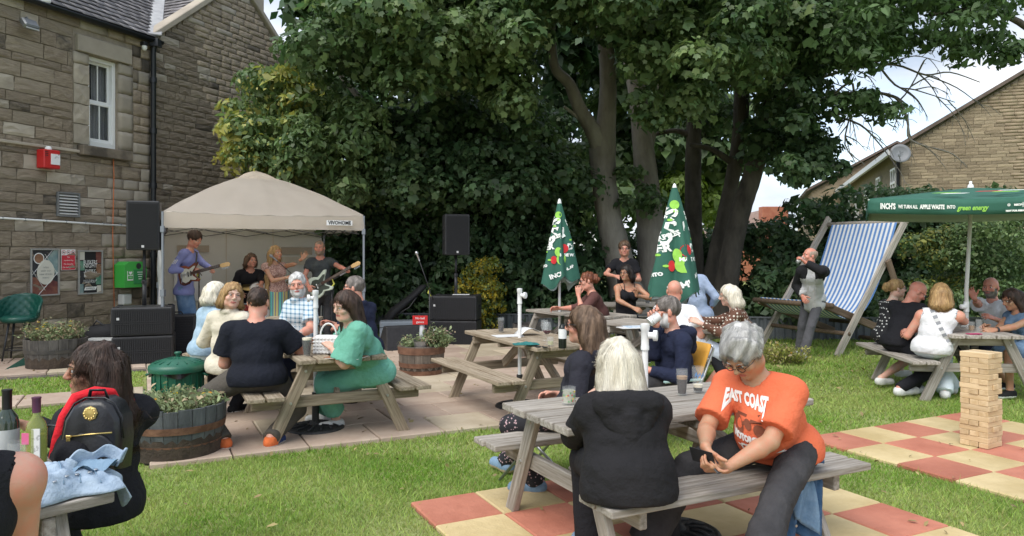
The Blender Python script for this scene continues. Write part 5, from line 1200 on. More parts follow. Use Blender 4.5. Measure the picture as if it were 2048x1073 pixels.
# ---------- PA ----------
badge = mat('badge', (.5, .5, .5), rough=.4)
def cabinet(m_t, w, h, d, name='cabinet', z0=0, grille=True, bad=True, horiz=True, n=14):
    m = MB(); m.box((0, 0, z0+h/2), (w, d, h)); c = m.build(name, black, m_t, bevel=.015)
    if grille:
        g = MB(); g.box((0, -d/2-.002, z0+h/2), (w-.05, .006, h-.05)); 
        if horiz:
            for k in range(n): g.box((0, -d/2-.009, z0+.035+(h-.07)*(k+.5)/n), (w-.055, .008, (h-.07)/n*.55))
        else:
            for k in range(n): g.box((-(w-.07)/2+(w-.07)*(k+.5)/n, -d/2-.009, z0+h/2), ((w-.07)/n*.6, .008, h-.06))
            g.box((0, -d/2-.012, z0+h*.5), (w-.05, .008, .015)); g.box((0, -d/2-.012, z0+h*.43), (w-.05, .008, .015))
        g.build('grille', black_rough, c)
    if bad:
        b = MB(); b.box((0 if horiz else -w*.38, -d/2-.017, z0+(.055 if horiz else h*.62)), (.035, .004, .035)); b.build('badge', badge, c)
        if not horiz: pass
    return c
def pa(labels, x, y, rz, wsub, hsub, gx=0, spx=0, zt=1.66, paper=False, sprz=0):
    g = 'PA speaker stacks'
    for k in (0, 1):
        t = thing('subwoofer', labels[k], 'speaker', (x+random.uniform(-.01, .01), y, .03+k*(hsub+.012)), rz, g); cabinet(t, wsub, hsub, .62, horiz=False, n=26); 
        for sx in (-1, 1): m = MB(); m.box((sx*wsub/2, 0, hsub/2), (.012, .2, .08)); m.build('side_handle', black_rough, t, bevel=.004)
        for sx in (-1, 1):
            for sy in (-1, 1): m = MB(); m.box((sx*(wsub/2-.06), sy*.22, hsub+.006), (.07, .07, .012)); m.build('foot', black_rough, t)
    top = .03+2*(hsub+.012)
    c, s_ = math.cos(rz), math.sin(rz); px_, py_ = x+c*spx, y+s_*spx
    t = thing('speaker_pole', labels[3], 'pole', (px_, py_, top), 0, 'speaker poles'); m = MB(); m.tube([(0, 0, 0), (0, 0, .35)], .03, 12); m.tube([(0, 0, .33), (0, 0, zt-top+.02)], .022, 12); m.build('pole', black, t, smooth=True); m = MB(); m.lathe([(.036, 0), (.036, .06)], 10, (0, 0, .32)); m.tube([(0, -.03, .35), (0, -.08, .35)], .012, 6); m.build('collar', black, t)
    t = thing('loudspeaker', labels[2], 'speaker', (px_, py_, zt), rz+sprz, g); cb = cabinet(t, .44, .72, .40, n=26)
    for zz in (.30, .47): m = MB(); m.box((-.222, 0, zz), (.012, .16, .07)); m.build('side_handle', black_rough, t, bevel=.004)
sl_ = P(275, 0, 10.75)
pa(['lower black sub-bass cabinet of the left speaker stack', 'upper black sub-bass cabinet of the left speaker stack', 'black loudspeaker on a pole against the stone wall', 'black pole carrying the left loudspeaker'], sl_.x, 10.95, R(21), .80, .405, zt=1.68)
sr_ = P(911, 0, 13.1)
pa(['lower black sub-bass cabinet of the right speaker stack by the hedge', 'upper black sub-bass cabinet of the right speaker stack by the hedge', 'black loudspeaker on a pole in front of the dark hedge', 'black pole carrying the right loudspeaker'], sr_.x, 13.2, R(-6), .84, .42, zt=1.60, sprz=R(18))
t = thing('paper_sheet', 'white papers lying on top of the right speaker stack', 'paper', (sr_.x+.1, 13.1, .902)); m = MB(); m.box((0, 0, 0), (.3, .2, .006)); m.build('sheets', white, t)
c = P(316, 0, 11.2); t = thing('amplifier', 'black amplifier case standing behind the left speaker stack', 'amplifier', (c.x, 11.75, .04), R(20)); cabinet(t, .62, .62, .4, bad=False)
m = MB(); m.tube([(-.12, 0, .62), (-.1, 0, .66), (.1, 0, .66), (.12, 0, .62)], .012, 6); m.build('handle', black_rough, t)
# wedge monitor
c = P(805, 0, 12.4); t = thing('wedge_monitor', 'black wedge-shaped stage monitor on the ground right of the canopy', 'speaker', (c.x, c.y, .03), R(25))
m = MB(); m.prism([(-.24, 0), (.24, 0), (.27, .12), (.0, .40), (-.20, .40)], (-.33, 0, 0), (0, 1, 0), (0, 0, 1), .66); m.build('cabinet', black, t, bevel=.015)
m = MB(); m.prism([(-.22, .02), (.21, .02), (.24, .115), (-.0, .365), (-.18, .37)], (.335, 0, 0), (0, 1, 0), (0, 0, 1), .004); m.build('side_panel', black_rough, t); m = MB(); m.box((.345, 0, .2), (.012, .15, .05)); m.build('handle', black, t)
c = P(790, 0, 13); t = thing('grey_case', 'pale grey flight case behind the wedge monitor', 'case', (c.x, 13.2, .03), R(10)); m = MB(); m.box((0, 0, .2), (.6, .4, .4)); m.build('case', mat('case_grey', (.2, .23, .26), rough=.5), t, bevel=.02); m = MB(); m.box((0, 0, .30), (.605, .405, .012)); m.build('seam', black, t)
c = P(800, 600, 13.6); t = thing('instrument_bag', 'black soft instrument bag leaning up at the hedge', 'bag', (c.x, 13.9, 0), R(20)); m = MB(); m.tube([(-.35, 0, .30), (-.15, 0, .55), (.15, 0, .78), (.38, 0, .98), (.45, 0, 1.02)], [.16, .17, .13, .12, .05], 14, flat=.5); m.build('bag', black_rough, t, smooth=True); m = MB(); m.tube([(-.1, -.10, .5), (.1, -.14, .62), (.25, -.09, .8)], .012, 6); m.build('strap', black, t); m = MB(); m.bar((-.3, 0, .3), (-.4, .1, 0), .04, .04); m.bar((-.1, 0, .45), (0, .2, 0), .04, .04); m.build('stand', black, t)
c = P(218, 690, 11.6); t = thing('cable_crate', 'pale grey box beside the barrel by the left speaker stack', 'box', (P(205, 0, 11.1).x, 11.1, 0), R(8)); m = MB(); m.box((0, 0, .17), (.42, .3, .34)); m.build('box', MATS['case_grey'], t, bevel=.015); m = MB(); m.box((0, 0, .345), (.44, .32, .02)); m.build('lid', MATS['pale_grey'], t, bevel=.004)
t = thing('black_bag', 'soft black bag slumped behind the grey box by the wall', 'bag', (P(198, 0, 11.6).x, 11.7, 0)); m = MB(); m.tube([(-.25, 0, .3), (-.12, 0, .34), (.1, 0, .36), (.26, 0, .30)], [.08, .17, .16, .06], 12); m.build('bag', black_rough, t, smooth=True); m = MB(); m.tube([(-.15, -.05, .45), (-.05, -.08, .58), (.1, -.05, .46)], .014, 6); m.build('strap', black, t, smooth=True)
def mic(label, x, y, h, ang, boomL, el, tri=True, col=None, scarf=False):
    t = thing('microphone_stand', label, 'microphone stand', (x, y, .03), R(ang), 'microphone stands')
    m = MB(); m.tube([(0, 0, .05), (0, 0, h)], .011, 8); m.build('pole', black, t, smooth=True)
    for k in range(3): a = R(120*k+30); m = MB(); m.tube([(0, 0, .16), (.28*math.cos(a), .28*math.sin(a), .01)], .009, 6); m.build('leg', black, t, smooth=True)
    e = Vector((boomL*math.cos(R(el)), 0, boomL*math.sin(R(el)))); b0_ = Vector((0, 0, h)); m = MB(); m.tube([b0_-e*.35, b0_+e], .007, 6); m.lathe([(.02, -.02), (.02, .02)], 8, (0, 0, h), axis=(0, 1, 0)); m.build('boom', black, t, smooth=True)
    q = b0_+e; d = Vector((e.x, 0, e.z)).normalized(); m = MB(); m.lathe([(.011, 0), (.017, .12), (.026, .125), (.028, .15), (.02, .175), (0, .18)], 12, q-d*.05, axis=d); m.build('microphone', col or mat('mic_grey', (.25, .25, .26), rough=.5, metal=.5), t, smooth=True)
    if scarf: m = MB(); m.tube([b0_+Vector((0, -.02, .02)), b0_+Vector((.03, -.04, -.06)), b0_+Vector((-.02, -.04, -.12))], [.01, .016, .008], 6); m.build('yellow_tag', mat('yellow_tape', (.6, .6, .1)), t)
    return t
cM = P(398, 0, 12.1); mic('black microphone stand in front of the young guitarist', cM.x, cM.y, 1.30, 200, .22, 55, scarf=True)
cM = P(596, 0, 12.2); mic('black boom microphone stand in front of the singer', cM.x, cM.y, 1.18, 168, .52, 38, scarf=True)
cM = P(664, 0, 12.4); mic('low black microphone stand by the bass player', cM.x, cM.y, 1.15, 20, .2, 30, scarf=True)
cM = P(853, 0, 12.4); mic('microphone stand alone before the hedge with a long upward boom', cM.x+.05, cM.y, 1.0, 172, .55, 70, scarf=True, col=mat('mic_silver', (.6, .6, .62), rough=.3, metal=.8))
# drum kit
dc = P(522, 0, 13.2); t = thing('drum_kit', 'red drum kit with cymbals in front of the seated drummer', 'drums', (dc.x, dc.y, .04)); dr = mat('drum_red', (.35, .015, .015), rough=.25); hd = mat('drum_head', (.7, .7, .68), rough=.5); brass = mat('brass', (.32, .24, .10), rough=.3, metal=.9)
def drum(name, c, ax, r, h):
    m = MB(); m.lathe([(r, -h/2), (r, h/2)], 28, c, axis=ax); o = m.build(name, dr, t, smooth=True); m = MB(); [m.lathe([(r+.008, z-.012), (r+.014, z-.012), (r+.014, z+.012), (r+.008, z+.012)], 28, c, axis=ax) for z in (-h/2, h/2)]; m.build('hoop', steel, o, smooth=True); m = MB(); m.lathe([(0, h/2+.002), (r, h/2)], 28, c, axis=ax); m.lathe([(0, -h/2-.002), (r, -h/2)], 28, c, axis=ax); m.build('drum_head', hd, o)
    m = MB(); [m.lathe([(.008, -h/3), (.008, h/3)], 6, Vector(c)+(basis(ax)[1]*math.cos(a)+basis(ax)[2]*math.sin(a))*(r+.008), axis=ax) for a in [k*.785 for k in range(8)]]; m.build('lugs', steel, o)
drum('tom_drum', (-.02, 0, .88), (.25, -.55, .8), .17, .22); drum('tom_drum', (.28, .02, .88), (-.15, -.5, .85), .15, .2); drum('bass_drum', (.12, .1, .32), (0, 1, .02), .28, .4); drum('snare_drum', (-.3, .15, .62), (0, 0, 1), .17, .14)
for (x_, y_, z_, r_, ax) in ((-.15, .0, 1.0, .22, (.1, -.25, 1)), (.62, .1, 1.12, .2, (-.1, -.3, 1)), (-.55, .2, .95, .18, (0, 0, 1))):
    m = MB(); m.lathe([(0, .025), (.03, .02), (.04, .008), (r_, -.01), (r_, -.013), (.04, .003)], 28, (x_, y_, z_), axis=ax); o = m.build('cymbal', brass, t, smooth=True); m = MB(); m.tube([(x_, y_+.03, 0), (x_, y_, z_+.03)], .01, 6); m.build('cymbal_stand', steel, o)
# red fire-bucket shape by the side wall
c = P(392, 655, 12.6); m = MB(); m.lathe([(0, 0), (.09, 0), (.11, .14), (.08, .2), (.02, .26), (0, .26)], 14, (c.x, c.y, .3)); m.box((c.x, c.y, .15), (.2, .2, .3)); tag(m.build('red_lantern', mat('orange_red', (.6, .1, .04), rough=.4)), 'orange-red object on a stand behind the young guitarist', 'lantern')
# cables on the stage
m = MB()
for k in range(7):
    p = Vector((P(345+random.uniform(0, 60), 0, 11).x, 10.9+random.uniform(0, .8), .05)); pts = [p]; a = random.uniform(0, 6)
    for i in range(8): a += random.uniform(-1, 1); p = p+Vector((math.cos(a)*.13, math.sin(a)*.08, 0)); pts.append(p+Vector((0, 0, random.uniform(0, .02))))
    m.tube(pts, .008, 5)
tag(m.build('cables', black, smooth=True), 'tangle of black cables on the ground by the guitarist\'s feet', 'cables', kind='stuff')
# ---------- figures: implicit surfaces meshed by surface nets ----------
def nrm(v): v = np.asarray(v, float); return v/max(np.linalg.norm(v), 1e-9)
class Field:
    def __init__(s, lo, hi, h):
        s.h = h; s.lo = np.floor(np.asarray(lo)/h)*h; s.n = (np.ceil((np.asarray(hi)-s.lo)/h)+1).astype(int); s.F = np.ones(s.n, np.float32)
    def win(s, lo, hi):
        a = np.clip(np.floor((np.asarray(lo)-s.lo)/s.h).astype(int), 0, s.n); b = np.clip(np.ceil((np.asarray(hi)-s.lo)/s.h).astype(int)+1, 0, s.n)
        if (b <= a).any(): return None
        ax = [(s.lo[i]+s.h*np.arange(a[i], b[i])).astype(np.float32) for i in range(3)]
        return tuple(slice(a[i], b[i]) for i in range(3)), np.meshgrid(*ax, indexing='ij', sparse=True)
    def dist(s, p, W, infl):
        X, Y, Z = W
        if p[0] == 'c':
            _, a, b, ra, rb, k, cut = p; a = np.asarray(a, float); b = np.asarray(b, float); ba = b-a; L2 = float(ba@ba)+1e-12
            t = ((X-a[0])*ba[0]+(Y-a[1])*ba[1]+(Z-a[2])*ba[2])/L2; tc_ = np.clip(t, 0, 1)
            d = np.sqrt((X-a[0]-tc_*ba[0])**2+(Y-a[1]-tc_*ba[1])**2+(Z-a[2]-tc_*ba[2])**2)-(ra+(rb-ra)*tc_)-infl
            if cut: d = np.maximum(d, (t-1)*math.sqrt(L2))
            return d
        _, c, A, r, k, _x = p; r = np.asarray(r)+infl; x = X-c[0]; y = Y-c[1]; z = Z-c[2]
        q = [(x*A[i][0]+y*A[i][1]+z*A[i][2]) for i in range(3)]
        k0 = np.sqrt((q[0]/r[0])**2+(q[1]/r[1])**2+(q[2]/r[2])**2); k1 = np.sqrt((q[0]/r[0]**2)**2+(q[1]/r[1]**2)**2+(q[2]/r[2]**2)**2)
        return k0*(k0-1)/np.maximum(k1, 1e-6)
    def bounds(s, p, m):
        if p[0] == 'c':
            r = max(p[3], p[4])+m; a = np.asarray(p[1]); b = np.asarray(p[2]); return np.minimum(a, b)-r, np.maximum(a, b)+r
        A = np.asarray(p[2]); r = np.sqrt(((A*np.asarray(p[3])[:, None])**2).sum(0))+m; return np.asarray(p[1])-r, np.asarray(p[1])+r
    def add(s, prims, infl=0., kmul=1.):
        for p in prims:
            k = p[5 if p[0] == 'c' else 4]*kmul; lo, hi = s.bounds(p, infl+k+2*s.h); w_ = s.win(lo, hi)
            if w_ is None: continue
            sl_, W = w_; d = s.dist(p, W, infl).astype(np.float32); f = s.F[sl_]; hh = np.maximum(k-np.abs(d-f), 0)/k; s.F[sl_] = np.minimum(d, f)-hh*hh*k*.25
    def sub(s, prims, infl=0.):
        for p in prims:
            lo, hi = s.bounds(p, infl+2*s.h); w_ = s.win(lo, hi)
            if w_ is None: continue
            sl_, W = w_; d = -s.dist(p, W, infl).astype(np.float32); k = .008; f = s.F[sl_]; hh = np.maximum(k-np.abs(d-f), 0)/k; s.F[sl_] = np.maximum(d, f)+hh*hh*k*.25
    def plane(s, c, n, above=True):
        """keep the side where dot(x-c,n) < 0"""
        X, Y, Z = [(s.lo[i]+s.h*np.arange(s.n[i])).astype(np.float32) for i in range(3)]
        d = ((X-c[0])*n[0])[:, None, None]+((Y-c[1])*n[1])[None, :, None]+((Z-c[2])*n[2])[None, None, :]; s.F = np.maximum(s.F, d.astype(np.float32))
    def noise(s, amp, freq, seed, aniso=(1, 1, 1)):
        r = np.random.default_rng(seed); X, Y, Z = [(s.lo[i]+s.h*np.arange(s.n[i])).astype(np.float32) for i in range(3)]
        X = X[:, None, None]; Y = Y[None, :, None]; Z = Z[None, None, :]; t = np.zeros(s.n, np.float32)
        for i in range(4):
            k = r.normal(size=3)*freq*(1+.6*i)*np.asarray(aniso); k2 = r.normal(size=3)*freq*.6
            t += (1/(1+.6*i))*np.sin(X*k[0]+Y*k[1]+Z*k[2]+r.uniform(0, 6)+1.3*np.sin(X*k2[0]+Y*k2[1]+Z*k2[2]))
        s.F += amp*t*.5
    def ridge(s, amp, freq, seed):
        r = np.random.default_rng(seed); X, Y, Z = [(s.lo[i]+s.h*np.arange(s.n[i])).astype(np.float32) for i in range(3)]
        X = X[:, None, None]; Y = Y[None, :, None]; Z = Z[None, None, :]; t = np.zeros(s.n, np.float32)
        for i in range(4):
            k = r.normal(size=3)*freq*(1+.45*i); k2 = r.normal(size=3)*freq*.35
            a_ = np.abs(np.sin(X*k[0]+Y*k[1]+Z*k[2]+r.uniform(0, 6)+1.6*np.sin(X*k2[0]+Y*k2[1]+Z*k2[2]))); t += (1-a_)**1.5-.35
        s.F -= amp*t*.6
    def sample(s, P_):
        q = (P_-s.lo)/s.h; i = np.clip(np.floor(q).astype(int), 0, s.n-2); f = np.clip(q-i, 0, 1); r = 0
        for dx in (0, 1):
            for dy in (0, 1):
                for dz in (0, 1): r = r+s.F[i[:, 0]+dx, i[:, 1]+dy, i[:, 2]+dz]*(f[:, 0] if dx else 1-f[:, 0])*(f[:, 1] if dy else 1-f[:, 1])*(f[:, 2] if dz else 1-f[:, 2])
        return r
    def grad(s, P_):
        e = s.h; return nrm_rows(np.stack([s.sample(P_+v)-s.sample(P_-v) for v in np.eye(3)*e], 1))
    def mesh(s):
        Fm = s.F; S_ = Fm < 0; n = s.n
        c = S_[:-1, :-1, :-1].astype(np.int8)
        tot = np.zeros(c.shape, np.int8)
        for dx in (0, 1):
            for dy in (0, 1):
                for dz in (0, 1): tot += S_[dx:n[0]-1+dx, dy:n[1]-1+dy, dz:n[2]-1+dz]
        act = np.argwhere((tot > 0) & (tot < 8))
        if len(act) == 0: return np.zeros((0, 3)), np.zeros((0, 4), int)
        idx = -np.ones(c.shape, np.int64); idx[act[:, 0], act[:, 1], act[:, 2]] = np.arange(len(act))
        acc = np.zeros((len(act), 3)); cnt = np.zeros(len(act)); C = [(x, y, z) for x in (0, 1) for y in (0, 1) for z in (0, 1)]
        val = {k: Fm[act[:, 0]+k[0], act[:, 1]+k[1], act[:, 2]+k[2]] for k in C}
        for k in C:
            for a in range(3):
                if k[a] == 0:
                    k2 = list(k); k2[a] = 1; k2 = tuple(k2); v0, v1 = val[k], val[k2]; m = (v0 < 0) != (v1 < 0); t = np.where(m, v0/np.where(m, v0-v1, 1), 0)
                    pt = np.tile(np.array(k, float), (len(act), 1)); pt[:, a] += t; acc += pt*m[:, None]; cnt += m
        V = s.lo+(act+acc/np.maximum(cnt, 1)[:, None])*s.h
        Q = []
        for a in range(3):
            b, c_ = (a+1) % 3, (a+2) % 3
            sl0 = [slice(None)]*3; sl1 = [slice(None)]*3; sl0[a] = slice(0, -1); sl1[a] = slice(1, None)
            A_, B_ = S_[tuple(sl0)], S_[tuple(sl1)]; e = np.argwhere(A_ != B_); m = (e[:, b] > 0) & (e[:, c_] > 0) & (e[:, b] < n[b]-1) & (e[:, c_] < n[c_]-1); e = e[m]
            fl = A_[e[:, 0], e[:, 1], e[:, 2]]
            def g(db, dc): q = e.copy(); q[:, b] -= db; q[:, c_] -= dc; return idx[q[:, 0], q[:, 1], q[:, 2]]
            q = np.stack([g(1, 1), g(0, 1), g(0, 0), g(1, 0)], 1); q[~fl] = q[~fl][:, ::-1]; Q.append(q)
        Q = np.concatenate(Q); return V, Q[(Q >= 0).all(1)]
def nrm_rows(a): return a/np.maximum(np.linalg.norm(a, axis=1, keepdims=True), 1e-9)
def C_(a, b, ra, rb=None, k=.03, cut=False): return ('c', np.asarray(a, float), np.asarray(b, float), ra, ra if rb is None else rb, k, cut)
def E_(c, A, r, k=.03): return ('e', np.asarray(c, float), np.asarray(A, float), r, k, 0)
def ik(a, t, l1, l2, pole):
    a = np.asarray(a, float); t = np.asarray(t, float); d = t-a; L = np.linalg.norm(d); mx_ = (l1+l2)*.995
    if L > mx_: d = d/L*mx_; L = mx_; t = a+d
    L = max(L, abs(l1-l2)+.02); x = nrm(d); p = np.asarray(pole, float); p = nrm(p-x*(p@x)); ca = (l1*l1+L*L-l2*l2)/(2*l1*L); ca = max(-1, min(1, ca)); return a+x*l1*ca+p*l1*math.sqrt(1-ca*ca), t
def mk_field(prims, h, infl=0, pad=.02, kmul=1.):
    lo = np.full(3, 1e9); hi = -lo; f0 = Field([0]*3, [h]*3, h)
    for p in prims: a, b = f0.bounds(p, infl+pad); lo = np.minimum(lo, a); hi = np.maximum(hi, b)
    f = Field(lo-2*h, hi+2*h, h); f.add(prims, infl, kmul); return f
def fmesh(name, parts, mats, mf=None):
    """parts: list of (V,Q); mf(centres)->material index"""
    V = np.concatenate([p[0] for p in parts]); off = np.cumsum([0]+[len(p[0]) for p in parts[:-1]]); Q = np.concatenate([p[1]+o for p, o in zip(parts, off)])
    mi = mf(V[Q].mean(1)) if mf is not None else None
    me = npmesh(name, V, Q.ravel(), np.full(len(Q), 4), mi, True)
    for m in mats: me.materials.append(m)
    return me
def skin(nm, c, c2=None):
    c2 = c2 or (c[0]*1.12, c[1]*.90, c[2]*.86); return mat('skin_'+nm, (c[0]*.97, c[1]*1.08, c[2]*1.08), c2, scale=16, rough=.48, bump=.12, bscale=120, sss=.12)
SK = {'fair': skin('fair', (.56, .33, .24)), 'pink': skin('pink', (.58, .29, .21)), 'tan': skin('tan', (.45, .245, .15)), 'brown': skin('brown', (.37, .20, .13)), 'pale': skin('pale', (.62, .40, .31)), 'red': skin('red', (.56, .25, .18))}
lipm = mat('lips', (.42, .13, .11), rough=.4); browm = mat('brow_hair', (.10, .07, .05), rough=.8); eyew = mat('eye_white', (.6, .6, .58), rough=.2); iris = mat('iris', (.03, .025, .02), rough=.1); lens_m = mat('spectacle_frame', (.02, .015, .015), rough=.3); mouthm = mat('mouth', (.2, .05, .05))
def hair_m(nm, c, c2): return mat('hair_'+nm, c, c2, scale=30, rough=.5, bump=.3, bscale=160, island=True, rnd=.28, stretch=(1, 1, .15), spec=.4)
HM = {'black': hair_m('black', (.012, .009, .008), (.03, .022, .018)), 'dark': hair_m('dark', (.03, .018, .012), (.07, .04, .028)), 'brown': hair_m('brown', (.085, .05, .03), (.19, .12, .075)), 'blonde': hair_m('blonde', (.42, .30, .14), (.62, .48, .26)), 'pale': hair_m('pale', (.62, .56, .44), (.78, .73, .62)), 'grey': hair_m('grey', (.36, .35, .34), (.60, .59, .57)), 'white': hair_m('white', (.5, .49, .47), (.66, .65, .63)), 'auburn': hair_m('auburn', (.16, .05, .025), (.26, .09, .04)), 'salt': hair_m('salt', (.10, .085, .07), (.24, .21, .19)), 'gingerb': hair_m('gingerb', (.30, .17, .07), (.50, .33, .15)), 'fuzz': hair_m('fuzz', (.22, .16, .12), (.34, .26, .2))}
def cloth(nm, c, c2=None, **k):
    a = dict(scale=3, rough=.88, bump=1.1, bscale=9, spec=.25, sheen=0); a.update(k); return mat('cloth_'+nm, c, c2 or tuple(x*1.25 for x in c), **a)
def hand(w, hd, pn, side, s=1., curl=.5, spread=.12, thumb=.6):
    """w wrist; hd finger direction; pn palm normal; side towards the thumb"""
    hd = nrm(hd); pn = nrm(np.asarray(pn)-hd*(np.asarray(pn)@hd)); sd = nrm(np.asarray(side)-hd*(np.asarray(side)@hd)-pn*(np.asarray(side)@pn)); pr = []
    kn = w+hd*.088*s
    for j in (-1.1, -.35, .4, 1.1): pr.append(C_(w+sd*j*.012*s, kn+sd*j*.028*s, .016*s, .0135*s, .012))
    for f, (j, L, r) in enumerate(((1.15, .070, .0088), (.38, .078, .0092), (-.38, .072, .0088), (-1.1, .057, .0078))):
        p = kn+sd*j*.027*s; a = 0; d0 = nrm(hd+sd*j*spread)
        for q, (fr, c_) in enumerate(((.45, .55), (.32, 1.0), (.23, .7))):
            a += curl*c_*1.15*(1+.12*f); d = d0*math.cos(a)+pn*math.sin(a); e = p+d*L*fr*s; pr.append(C_(p, e, r*s*(1-.08*q), r*s*(1-.08*(q+1)), .004)); p = e
    p = w+hd*.025*s+sd*.022*s; d = nrm(hd*.65+sd*.75+pn*.35); e = p+d*.042*s; pr.append(C_(p, e, .0145*s, .0115*s, .010)); d2 = nrm(d*.6+hd*.6*thumb+pn*.5*curl); e2 = e+d2*.030*s; pr.append(C_(e, e2, .0105*s, .0095*s, .004)); e3 = e2+nrm(d2+pn*.3)*.022*s; pr.append(C_(e2, e3, .0095*s, .008*s, .004)); return pr
PEOPLE = {}
def person(label, head, pel, yaw=0, hyaw=None, hp=0, hr=0, s=1., g=1., belly=0., bust=0., lh=None, rh=None, lf=None, rf=None, sk='fair', hair=None, hlen=0., hk='short', beard=None, brow=None, glasses=None, shades=False, top=None, bottom=None, shoe=None, vox=.013, hvox=.0075, twist=0, slean=0, lcurl=.5, rcurl=.5, lpn=None, rpn=None, lhd=None, rhd=None, lel=None, rel=None, lkn=None, rkn=None, strands=0, smile=0, group='people in the garden', skip_legs=False, elem=None, neckdrop=.17, hands=True, hairn=.006, stw=.0022, shr=.168):
    hyaw = yaw if hyaw is None else hyaw; hc = np.array(P(*head)) if len(head) == 3 and head[1] > 20 else np.array(head, float); pv = np.array(P(*pel)) if pel[1] > 20 else np.array(pel, float)
    dd_ = hc[1]
    if vox == .013: vox = min(max(.002*dd_, .012), .024)
    else: vox *= 1.2
    if hvox == .0075: hvox = min(max(.00095*dd_, .007), .0115)
    hvh = .005 if dd_ < 4.5 else (.006 if dd_ < 7 else .0078); strands = int(strands*(1 if dd_ < 5 else .55)); stw *= 1 if dd_ < 5 else 1.7
    cc_ = math.degrees(math.atan2(-hc[0], hc[1])); yaw += cc_; hyaw += cc_
    W = lambda q: None if q is None else (np.array(P(*q)) if abs(q[1]) > 20 else np.array(q, float))
    ya = R(yaw+twist); f = np.array([math.sin(ya), -math.cos(ya), 0]); r = np.array([-math.cos(ya), -math.sin(ya), 0]); yb = R(yaw); fb = np.array([math.sin(yb), -math.cos(yb), 0]); rb_ = np.array([-math.cos(yb), -math.sin(yb), 0]); up = np.array([0, 0, 1.])
    # head frame
    yh = R(hyaw); hf = np.array([math.sin(yh), -math.cos(yh), 0]); hrr = np.array([-math.cos(yh), -math.sin(yh), 0]); p_ = R(hp); hf2 = hf*math.cos(p_)-up*math.sin(p_); hu = up*math.cos(p_)+hf*math.sin(p_); ro = R(hr); hr2 = hrr*math.cos(ro)-hu*math.sin(ro); hu = hu*math.cos(ro)+hrr*math.sin(ro); HA = np.array([hr2, hf2, hu]); hs = 1.05*s**.5
    H = lambda a, b, c: hc+hs*(hr2*a+hf2*b+hu*c)
    nb = H(0, -.045, -.075)*1.0; nb = nb-up*.085*s-hf*.01     # neck base
    nb = nb*.75+(np.array([nb[0], nb[1], hc[2]-neckdrop*s]))*.25
    sp = nb-pv; spn = nrm(sp)
    chest = pv+sp*.72+f*.01; waist = pv+sp*.38-f*.005*1
    sh0 = nb-spn*.045*s-f*.005; SR = shr*s*(.5+.5*g); sl2 = R(slean); rs_ = r*math.cos(sl2)-up*math.sin(sl2)
    Rs = sh0+rs_*SR-up*.02*s; Ls = sh0-rs_*SR-up*.02*s
    gg = g; T = []   # torso prims
    cf = f-spn*(f@spn); cf = nrm(cf)
    def tor(c, hw, dp, rr, k=.03): return C_(c-r*hw, c+r*hw, rr, rr, k)
    pelp = [C_(pv-rb_*.058*gg*s, pv+rb_*.058*gg*s, .104*s*gg**.7, None, .03), E_(pv-fb*.025*gg, np.array([rb_, fb, up]), (.150*s*gg, .118*s*gg, .115*s), .03)]
    torp = [tor(waist, .044*s*gg, 0, .092*s*gg), tor(chest, .062*s*gg, 0, .097*s*gg**.75), C_(sh0-rs_*SR*.8, sh0+rs_*SR*.8, .046*s, None, .04), C_(waist-r*.03*gg, chest-r*.045*gg, .092*s*gg**.8, .092*s*gg**.7, .025), C_(waist+r*.03*gg, chest+r*.045*gg, .092*s*gg**.8, .092*s*gg**.7, .025), C_(pv, waist, .105*s*gg, .100*s*gg, .03), C_(chest, sh0-spn*.02, .088*s*gg**.6, .052*s, .04)]
    if belly: torp.append(E_(waist+f*(.05+.05*belly)-spn*.02, np.array([r, cf, spn]), (.135*s*gg, (.085+.07*belly)*s, .155*s), .04))
    if bust:
        for q in (-1, 1): torp.append(E_(chest+cf*(.085+.03*bust)*gg+r*q*.075*gg-spn*.03, np.array([r, cf, spn]), (.062*(.7+.4*bust), .06*(.6+.5*bust), .065), .035))
    for sd, S0 in ((1, Rs), (-1, Ls)): torp.append(C_(sh0+spn*.012, S0, .044*s, .048*s, .04))
    neck = [C_(nb-spn*.02, H(0, -.02, -.05), .058*s*(.6+.4*gg), .052*hs*(.7+.3*gg), .035)]
    # arms
    ua, fa = .285*s, .255*s; arms = {}; HN = {}
    for key, S0, tgt, el, sgn, hd_, pn_, cu in (('R', Rs, rh, rel, 1, rhd, rpn, rcurl), ('L', Ls, lh, lel, -1, lhd, lpn, lcurl)):
        t_ = W(tgt)
        if t_ is None: t_ = S0-up*.50*s+f*.06+r*sgn*.04
        pole = np.asarray(el, float) if el is not None else (-up*.8-f*.5+r*sgn*.5)
        e, w_ = ik(S0, t_, ua, fa, pole); arms[key] = (S0, e, w_); fd = nrm(w_-e)
        hd = nrm(np.asarray(hd_, float)) if hd_ is not None else fd; pn = np.asarray(pn_, float) if pn_ is not None else (-r*sgn*.6-up*.6)
        side = np.cross(pn, hd)*(-1 if sgn > 0 else 1)
        HN[key] = (w_, hd, pn, side, cu, fd)
    gA = g**.8
    armp = {k: [C_(S0, e, .046*s*gA, .038*s*gA, .02), E_(S0*.95+e*.05, np.eye(3), (.051*s*gA,)*3, .03)] for k, (S0, e, w_) in arms.items()}
    farm = {k: [C_(e, e*.72+w_*.28, .037*s*gA, .040*s*gA, .015), C_(e*.72+w_*.28, w_, .040*s*gA, .0245*s, .015)] for k, (S0, e, w_) in arms.items()}
    # legs
    th, shn = .43*s, .42*s; legs = {}; feet = {}
